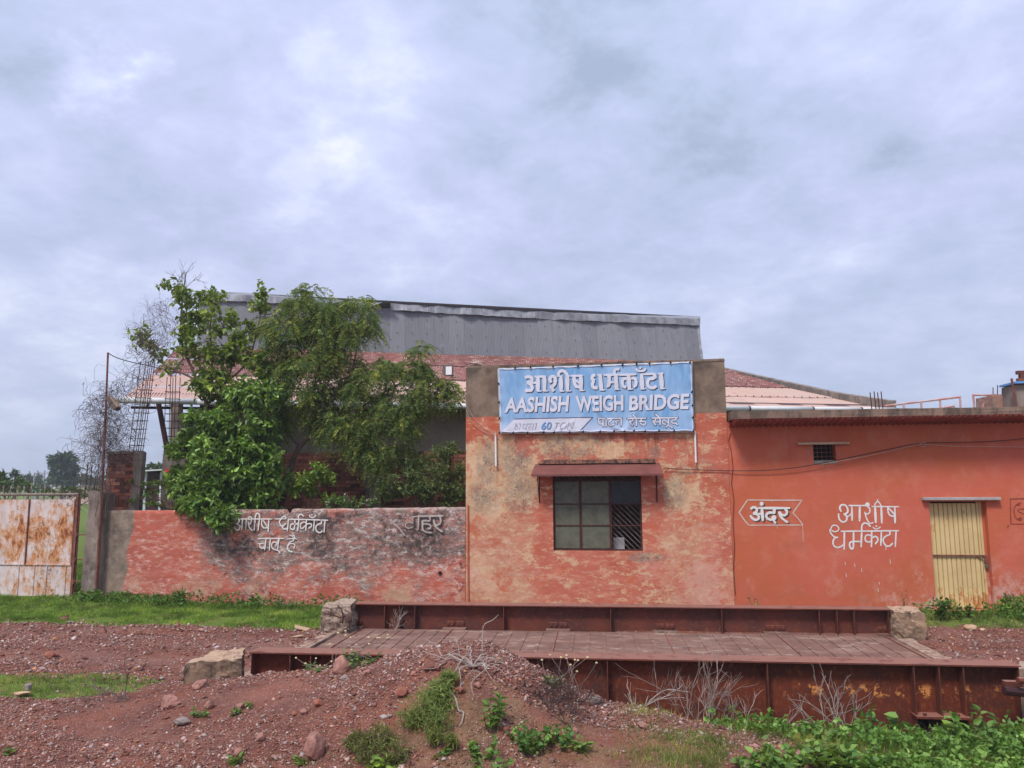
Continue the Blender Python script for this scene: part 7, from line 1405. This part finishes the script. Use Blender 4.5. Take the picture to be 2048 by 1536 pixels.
# dry woody shrubs
def gv(px, py, dz=0.0): p = gpt(px, py); return (p[0], p[1], p[2] + dz)
DW = MAT['deadwood']
rs_ = random.Random(5); mb = MB(); c0 = Vector(gv(945, 1338, .02))
def arm(p, q, r, k):
    p = np.array(p, float); q = np.array(q, float); ln = np.linalg.norm(q - p); m1 = p * .66 + q * .34 + np.array([rs_.gauss(0, .12), rs_.gauss(0, .05), rs_.uniform(.1, .3)]) * ln; m2 = p * .3 + q * .7 + np.array([rs_.gauss(0, .10), 0, rs_.uniform(.02, .2)]) * ln
    L_ = smoothline([p, m1, m2, q], 4); mb.tube(L_, [r * (1 - .75 * i / (len(L_) - 1)) for i in range(len(L_))], 5, cap=False)
    if k:
        for _ in range(rs_.randint(1, 3)): j = rs_.randint(3, len(L_) - 3); d = np.array([rs_.gauss(0, .55), rs_.gauss(0, .4), rs_.uniform(-.1, .55)]) * ln * .6; arm(L_[j], L_[j] + d, r * .6, k - 1)
for dx, dy in ((-95, 8), (-55, 28), (-70, -16), (-24, 55), (4, 64), (40, 30), (88, 10), (62, -6), (28, -24), (-40, -22), (-12, -34), (70, 24)):
    arm(c0, gpt(945 + dx, 1338 + dy) + np.array([0, -.02, .04]), rs_.uniform(.0055, .009), 2)
arm(gv(965, 1300), np.array(gv(965, 1300)) + np.array([.15, .02, .32]), .006, 0)
tag(mb.build('dead_shrub', DW), 'sprawling bleached dead shrub on the top of the gravel mound', 'dead shrub')
bare('dead_shrub', 'dry forked shrub in front of the girder just right of the mound', [(gv(1262, 1408), (-.2, 0, 1)), (gv(1268, 1405), (.5, 0, .7)), (gv(1225, 1395), (-.5, 0, .6))], 1, 31, DW, .010, 2, .42, .38, 'dead shrub')
bare('dead_shrub', 'thick stand of bare upright stems in the middle before the near girder', [(gv(1380, 1412), (-.3, 0, 1)), (gv(1410, 1418), (.1, 0, 1)), (gv(1435, 1422), (.5, 0, 1)), (gv(1395, 1415), (.2, 0, 1))], 3, 33, MAT['palebark'], .0065, 3, .46, .28, 'dead shrub')
bare('dead_shrub', 'single forked bare stem right of the thick stand of stems', [(gv(1478, 1440), (.1, 0, 1))], 2, 35, DW, .006, 2, .36, .34, 'dead shrub')
bare('dead_shrub', 'bent bare stems bending left before orange stained girder web', [(gv(1650, 1450), (-.35, 0, 1)), (gv(1690, 1455), (-.3, 0, 1)), (gv(1705, 1458), (-.2, 0, 1))], 3, 38, MAT['palebark'], .0065, 2, .46, .28, 'dead shrub')
bare('dead_shrub', 'small pale forked stem left of the bent stems by girder', [(gv(1572, 1450), (.1, 0, 1))], 2, 39, DW, .005, 1, .22, .35, 'dead shrub')
bare('dead_shrub', 'thin dry sticks among weeds left of the corner clump', [(gv(1928, 1500), (-.2, 0, 1)), (gv(1860, 1510), (-.1, 0, 1))], 2, 41, MAT['palebark'], .003, 2, .22, .45, 'dead shrub')
p = at(792, 1246, 12.95); bare('dead_shrub', 'little dry twig tuft standing on the deck against the far girder', [((p[0], 12.95, .01), (0, 0, 1))], 6, 44, DW, .0045, 2, .20, .38, 'dead shrub')
bare('brittle_bush', 'dark brown brittle leafless bush on the right face of the mound', [(gv(1100, 1420), (-.1, -.1, .8)), (gv(1140, 1430), (.2, -.1, .8)), (gv(1120, 1405), (0, -.1, .8)), (gv(1160, 1410), (.4, -.1, .5)), (gv(1085, 1400), (-.3, -.1, .5)), (gv(1130, 1450), (.1, -.1, .6))], 5, 47, simple('dark_brittle_twig', (.075, .045, .04), .95, .4, 20), .0028, 3, .17, .75, 'bush', fork=4)
bare('dry_twigs', 'fallen dry twigs lying on the left slope of the mound', [(gv(258, 1404, .03), (-1, 0, .05)), (gv(258, 1404, .03), (-.7, -.5, .1)), (gv(250, 1402, .03), (-.3, .2, .8))], 2, 51, MAT['vine'], .005, 2, .42, .3)
q = [gpt(*v) + np.array([0, -.01, .02]) for v in ((900, 1386), (912, 1402), (918, 1425), (927, 1428), (925, 1445), (919, 1456))]; tag(MB().tube(smoothline(q, 4), [.009 - .0003 * i for i in range(21)], 5).build('root', DW), 'pale twisting root on the mound beside the feathery bush', 'root')
q = [gpt(*v) + np.array([0, -.01, .03]) for v in ((848, 1345), (868, 1340), (880, 1343))]; tag(MB().tube(smoothline(q, 4), [.02] * 9, 6).build('wood_chunk', MAT['pole']), 'short reddish wooden chunk lying left of the bleached shrub', 'wood')
# flower stalks
def stalks(label, base, tops):
    t = thing('flower_stalks', label, 'flowers', gpt(*base[0])); m = MB(); hd = MB()
    for i, (px, py) in enumerate(tops):
        b0 = gpt(*base[i % len(base)]); Y = b0[1] + .03; tp_ = at(px, py, Y); m.tube([b0, (b0 + tp_) / 2 + np.array([rng.normal() * .015, 0, 0]), tp_], .0022, 3, cap=False); hd.tube([tp_ - np.array([0, 0, .006]), tp_, tp_ + np.array([0, 0, .010])], [.006, .013, .006], 6)
    m.build('stalks', MAT['palebark'], t)['kind'] = 'stuff'; hd.build('seed_heads', MAT['petal'], t)['kind'] = 'stuff'
stalks('thin stalks with small yellowish heads rising behind the crest boulder', [(668, 1335), (690, 1332), (730, 1325), (750, 1322)], [(676, 1266), (691, 1271), (691, 1262), (701, 1275), (660, 1288), (737, 1275), (755, 1276), (775, 1276), (759, 1276), (738, 1288), (712, 1290), (703, 1300), (776, 1270)])
stalks('short stalks with yellow heads before the left end of near girder', [(615, 1338), (632, 1340), (660, 1338)], [(632, 1317), (663, 1323), (611, 1327), (640, 1331), (592, 1316)])
stalks('thin stalks with round pale heads right of the mound top', [(1105, 1372), (1130, 1378), (1150, 1382), (1195, 1392)], [(1084, 1320), (1122, 1315), (1133, 1311), (1133, 1317), (1156, 1321), (1150, 1320), (1193, 1326), (1100, 1310), (1175, 1315), (1154, 1343), (1141, 1330)])

# ================================================================== GRAVEL AND STONES
def pebbles(name, label, xr, yr, n, size, dens, flat=.6, kind='stuff', zfix=None):
    XY = np.stack([rng.uniform(*xr, n), rng.uniform(*yr, n)], 1); keep = np.array([rng.random() < dens(a, b) for a, b in XY]); XY = XY[keep]; m = len(XY); Z = gz_np(XY) if zfix is None else np.full(m, zfix); s = size * np.exp(rng.normal(size=m) * .45); s = np.minimum(s, size * 3.2)
    base = np.array([[1, 0, 0], [-.35, .9, 0.1], [-.75, -.6, 0], [.35, -.95, .15], [.1, .1, 1], [0, 0, -1]]) ; Vv = np.repeat(base[None], m, 0) * (1 + .35 * rng.normal(size=(m, 6, 1))) * np.array([1.25, .9, flat]); a = rng.uniform(0, 6.28, m); ca_, sa = np.cos(a), np.sin(a)
    tl = rng.normal(size=(m, 2)) * .35; x = Vv[..., 0] * ca_[:, None] - Vv[..., 1] * sa[:, None]; y = Vv[..., 0] * sa[:, None] + Vv[..., 1] * ca_[:, None]; z = Vv[..., 2] + x * tl[:, :1] + y * tl[:, 1:]
    V = np.stack([x, y, z], -1) * s[:, None, None] + np.column_stack([XY, Z + s * .22])[:, None, :]; fc = np.array([[0, 1, 4], [1, 2, 4], [2, 3, 4], [3, 0, 4], [1, 0, 5], [2, 1, 5], [3, 2, 5], [0, 3, 5]]); Fq = (np.arange(m)[:, None, None] * 6 + fc[None]).reshape(-1, 3)
    u = rng.random((m, 1)); c = np.where(u < .42, np.array([.225, .092, .066]), np.where(u < .70, np.array([.285, .155, .122]), np.where(u < .92, np.array([.36, .245, .21]), np.where(u < .975, np.array([.46, .37, .33]), np.array([.36, .17, .09]))))); c = c * np.exp(rng.normal(size=(m, 1)) * .22)
    o = npmesh(name, V.reshape(-1, 3), Fq, MAT['gravel'], np.repeat(np.clip(c, .01, .8), 6, 0)); return tag(o, label, 'gravel', kind=kind)
def gd(a, b):
    z_ = zone(a, b); bare_ = float(ss(-.30, .02, vnoise(a, b, 1.1, 12))); return (.10 + .90 * bare_) * (1 - .8 * min(1, z_[0]))
pebbles('gravel', 'loose reddish gravel covering the mound in the foreground', (-8.5, 6), (5.3, 9.4), 110000, .0082, gd)
pebbles('gravel', 'dense purplish gravel heaped over the mound top and right flank', (-3.0, 2.2), (6.8, 8.6), 30000, .0095, lambda a, b: math.exp(-((a + .7) / 1.6) ** 2) * (.35 + .65 * float(ss(-.2, .1, vnoise(a, b, 1.5, 31)))))
pebbles('coarse_gravel', 'coarser pinkish pebbles scattered over the mound', (-8.5, 6), (5.3, 9.2), 3000, .015, gd)
pebbles('gravel', 'crushed gravel spread over the road at the left of the deck', (-14.5, -4.9), (9.4, 13.1), 26000, .0125, lambda a, b: (.35 + .65 * float(ss(-.2, .15, vnoise(a, b, .8, 3)))) * (1 - .75 * max(math.exp(-((b - 10.65 - .15 * math.sin(a * .5)) / .2) ** 2), math.exp(-((b - 12.35 - .15 * math.sin(a * .5)) / .2) ** 2))))
pebbles('deck_grit', 'loose grit and small stones gathered along the near side of the steel deck', (-4.4, 4.1), (9.95, 12.4), 2600, .008, lambda a, b: math.exp(-(b - 9.95) / .55) + .04, .5, zfix=.004)
pebbles('gravel', 'crushed gravel spread over the road at the right of the deck', (4.4, 10.5), (9.3, 14.3), 11000, .0125, lambda a, b: .9)
pebbles('coarse_gravel', 'larger flat stones scattered over the gravel road', (-14, -5), (9.4, 13.4), 420, .032, lambda a, b: .8, .35)
RK = [(684, 1345, 40, 36, 'rockp', 'pinkish boulder perched on the crest left of the mound top'), (628, 1512, 40, 58, 'rockp', 'tall pinkish rock standing low on the left mound face'), (340, 1415, 34, 26, 'rockp', 'pale pinkish stone on the left slope above the grey one'), (419, 1416, 17, 20, 'rockp', 'small upright pinkish stone below the near left block'),
      (805, 1393, 26, 20, 'rockr', 'angular red stone on the mound face left of the feathery bush'), (636, 1412, 20, 18, 'rockr', 'small reddish stone midway on the mound face'), (607, 1428, 13, 13, 'rockp', 'small pink stone under the reddish stone'), (590, 1430, 13, 11, 'rockr', 'small red stone left beside the small pink stone'), (365, 1448, 30, 15, 'rockg', 'half buried grey stone among weeds on the left slope'),
      (735, 1350, 14, 13, 'rockp', 'little stone just right of the crest boulder'), (690, 1358, 20, 10, 'rockg', 'flat grey stone tucked under the crest boulder'), (598, 1354, 13, 9, 'rockp', 'small stone on the crest under the near girder'), (552, 1342, 20, 11, 'rockp', 'flat pink stone on the crest near the girder left end'), (402, 1378, 32, 20, 'rockp', 'brown pink stone leaning on the foot of the near left block'),
      (1192, 1405, 24, 16, 'rockg', 'grey stone at the foot of the right side of the mound'), (955, 1375, 13, 12, 'rockp', 'small stone directly below the bleached shrub'), (827, 1350, 11, 10, 'rockp', 'small stone left of the wooden chunk'), (104, 1316, 22, 14, 'rockr', 'dark red stone lying alone on the gravel road'), (602, 1260, 38, 10, 'rocky', 'flat sandy slab at the grass edge left of the crumbling block'),
      (592, 1276, 26, 6, 'rocky', 'thin sandy slab on the road below the larger sandy slab'), (1942, 1260, 20, 12, 'rocky', 'sandy stone at the grass edge below the cream door'), (1965, 1262, 12, 6, 'rocky', 'smaller sandy stone right of the larger one below door'), (477, 1512, 15, 18, 'rockp', 'pink stone above the bottom edge at lower left'), (522, 1482, 16, 18, 'rockp', 'leaning pink stone with a grey pebble beside it'), (516, 1474, 13, 11, 'rockg', 'smooth grey pebble resting by the leaning pink stone'),
      (715, 1475, 11, 24, 'rockr', 'narrow reddish stone sunk upright in the mound face'), (900, 1372, 30, 20, 'rockr', 'rusty red clod right of the feathery bush top'), (920, 1385, 22, 14, 'rockr', 'second red clod below the first beside the feathery bush'), (42, 1392, 34, 10, 'rocky', 'pale flat debris piece in the grass at the far left'), (56, 1382, 12, 18, 'rockg', 'upright grey white scrap behind the flat debris at left'), (780, 1435, 10, 8, 'rockg', 'tiny grey blue pebble left of the feathery bush'), (1010, 1462, 16, 10, 'rockr', 'small red lump beside the upright green plant'),
      (480, 1420, 16, 18, 'rockp', 'pink stone above the small grey green weed'), (1150, 1465, 13, 12, 'rockp', 'small pink stone right under the brittle bush'), (1285, 1455, 22, 12, 'rockp', 'pinkish stone among dry grass right of the mound'), (140, 1247, 20, 5, 'rockg', 'flat dark stone at the grass edge on the left')]
for i, (px, py, wpx, hpx, mt, lab) in enumerate(RK):
    me = rock_mesh('rock', MAT[mt], 100 + i, 3 if wpx > 18 else 2, .5); o = bpy.data.objects.new('rock', me); g = gpt(px, py); s = np.linalg.norm(g - CAM) / F; o.location = (g[0], g[1], g[2] + hpx * s * .30); o.scale = (wpx * s * .52, (wpx + hpx) * s * .25, hpx * s * .50); o.rotation_euler = (random.uniform(-.25, .25), random.uniform(-.25, .25), random.uniform(-.5, .5)); col.objects.link(o); tag(o, lab, 'rock', 'loose rocks')

# ------------------------------------------------------------------ thin damp haze
hm = bpy.data.materials.new('damp_air'); hm.use_nodes = True; hm.node_tree.nodes.clear(); ho = hm.node_tree.nodes.new('ShaderNodeOutputMaterial'); hv = hm.node_tree.nodes.new('ShaderNodeVolumePrincipled')
hv.inputs['Color'].default_value = (0.90, 0.94, 1.0, 1); hv.inputs['Density'].default_value = 0.0011; hv.inputs['Anisotropy'].default_value = 0.2; hm.node_tree.links.new(hv.outputs[0], ho.inputs['Volume'])
hz = MB().box(-640, 640, -45, 1540, -3.0, 14.0).build('haze', hm); hz['kind'] = 'stuff'; tag(hz, 'thin pale damp haze filling the air over the whole site', 'haze', kind='stuff')
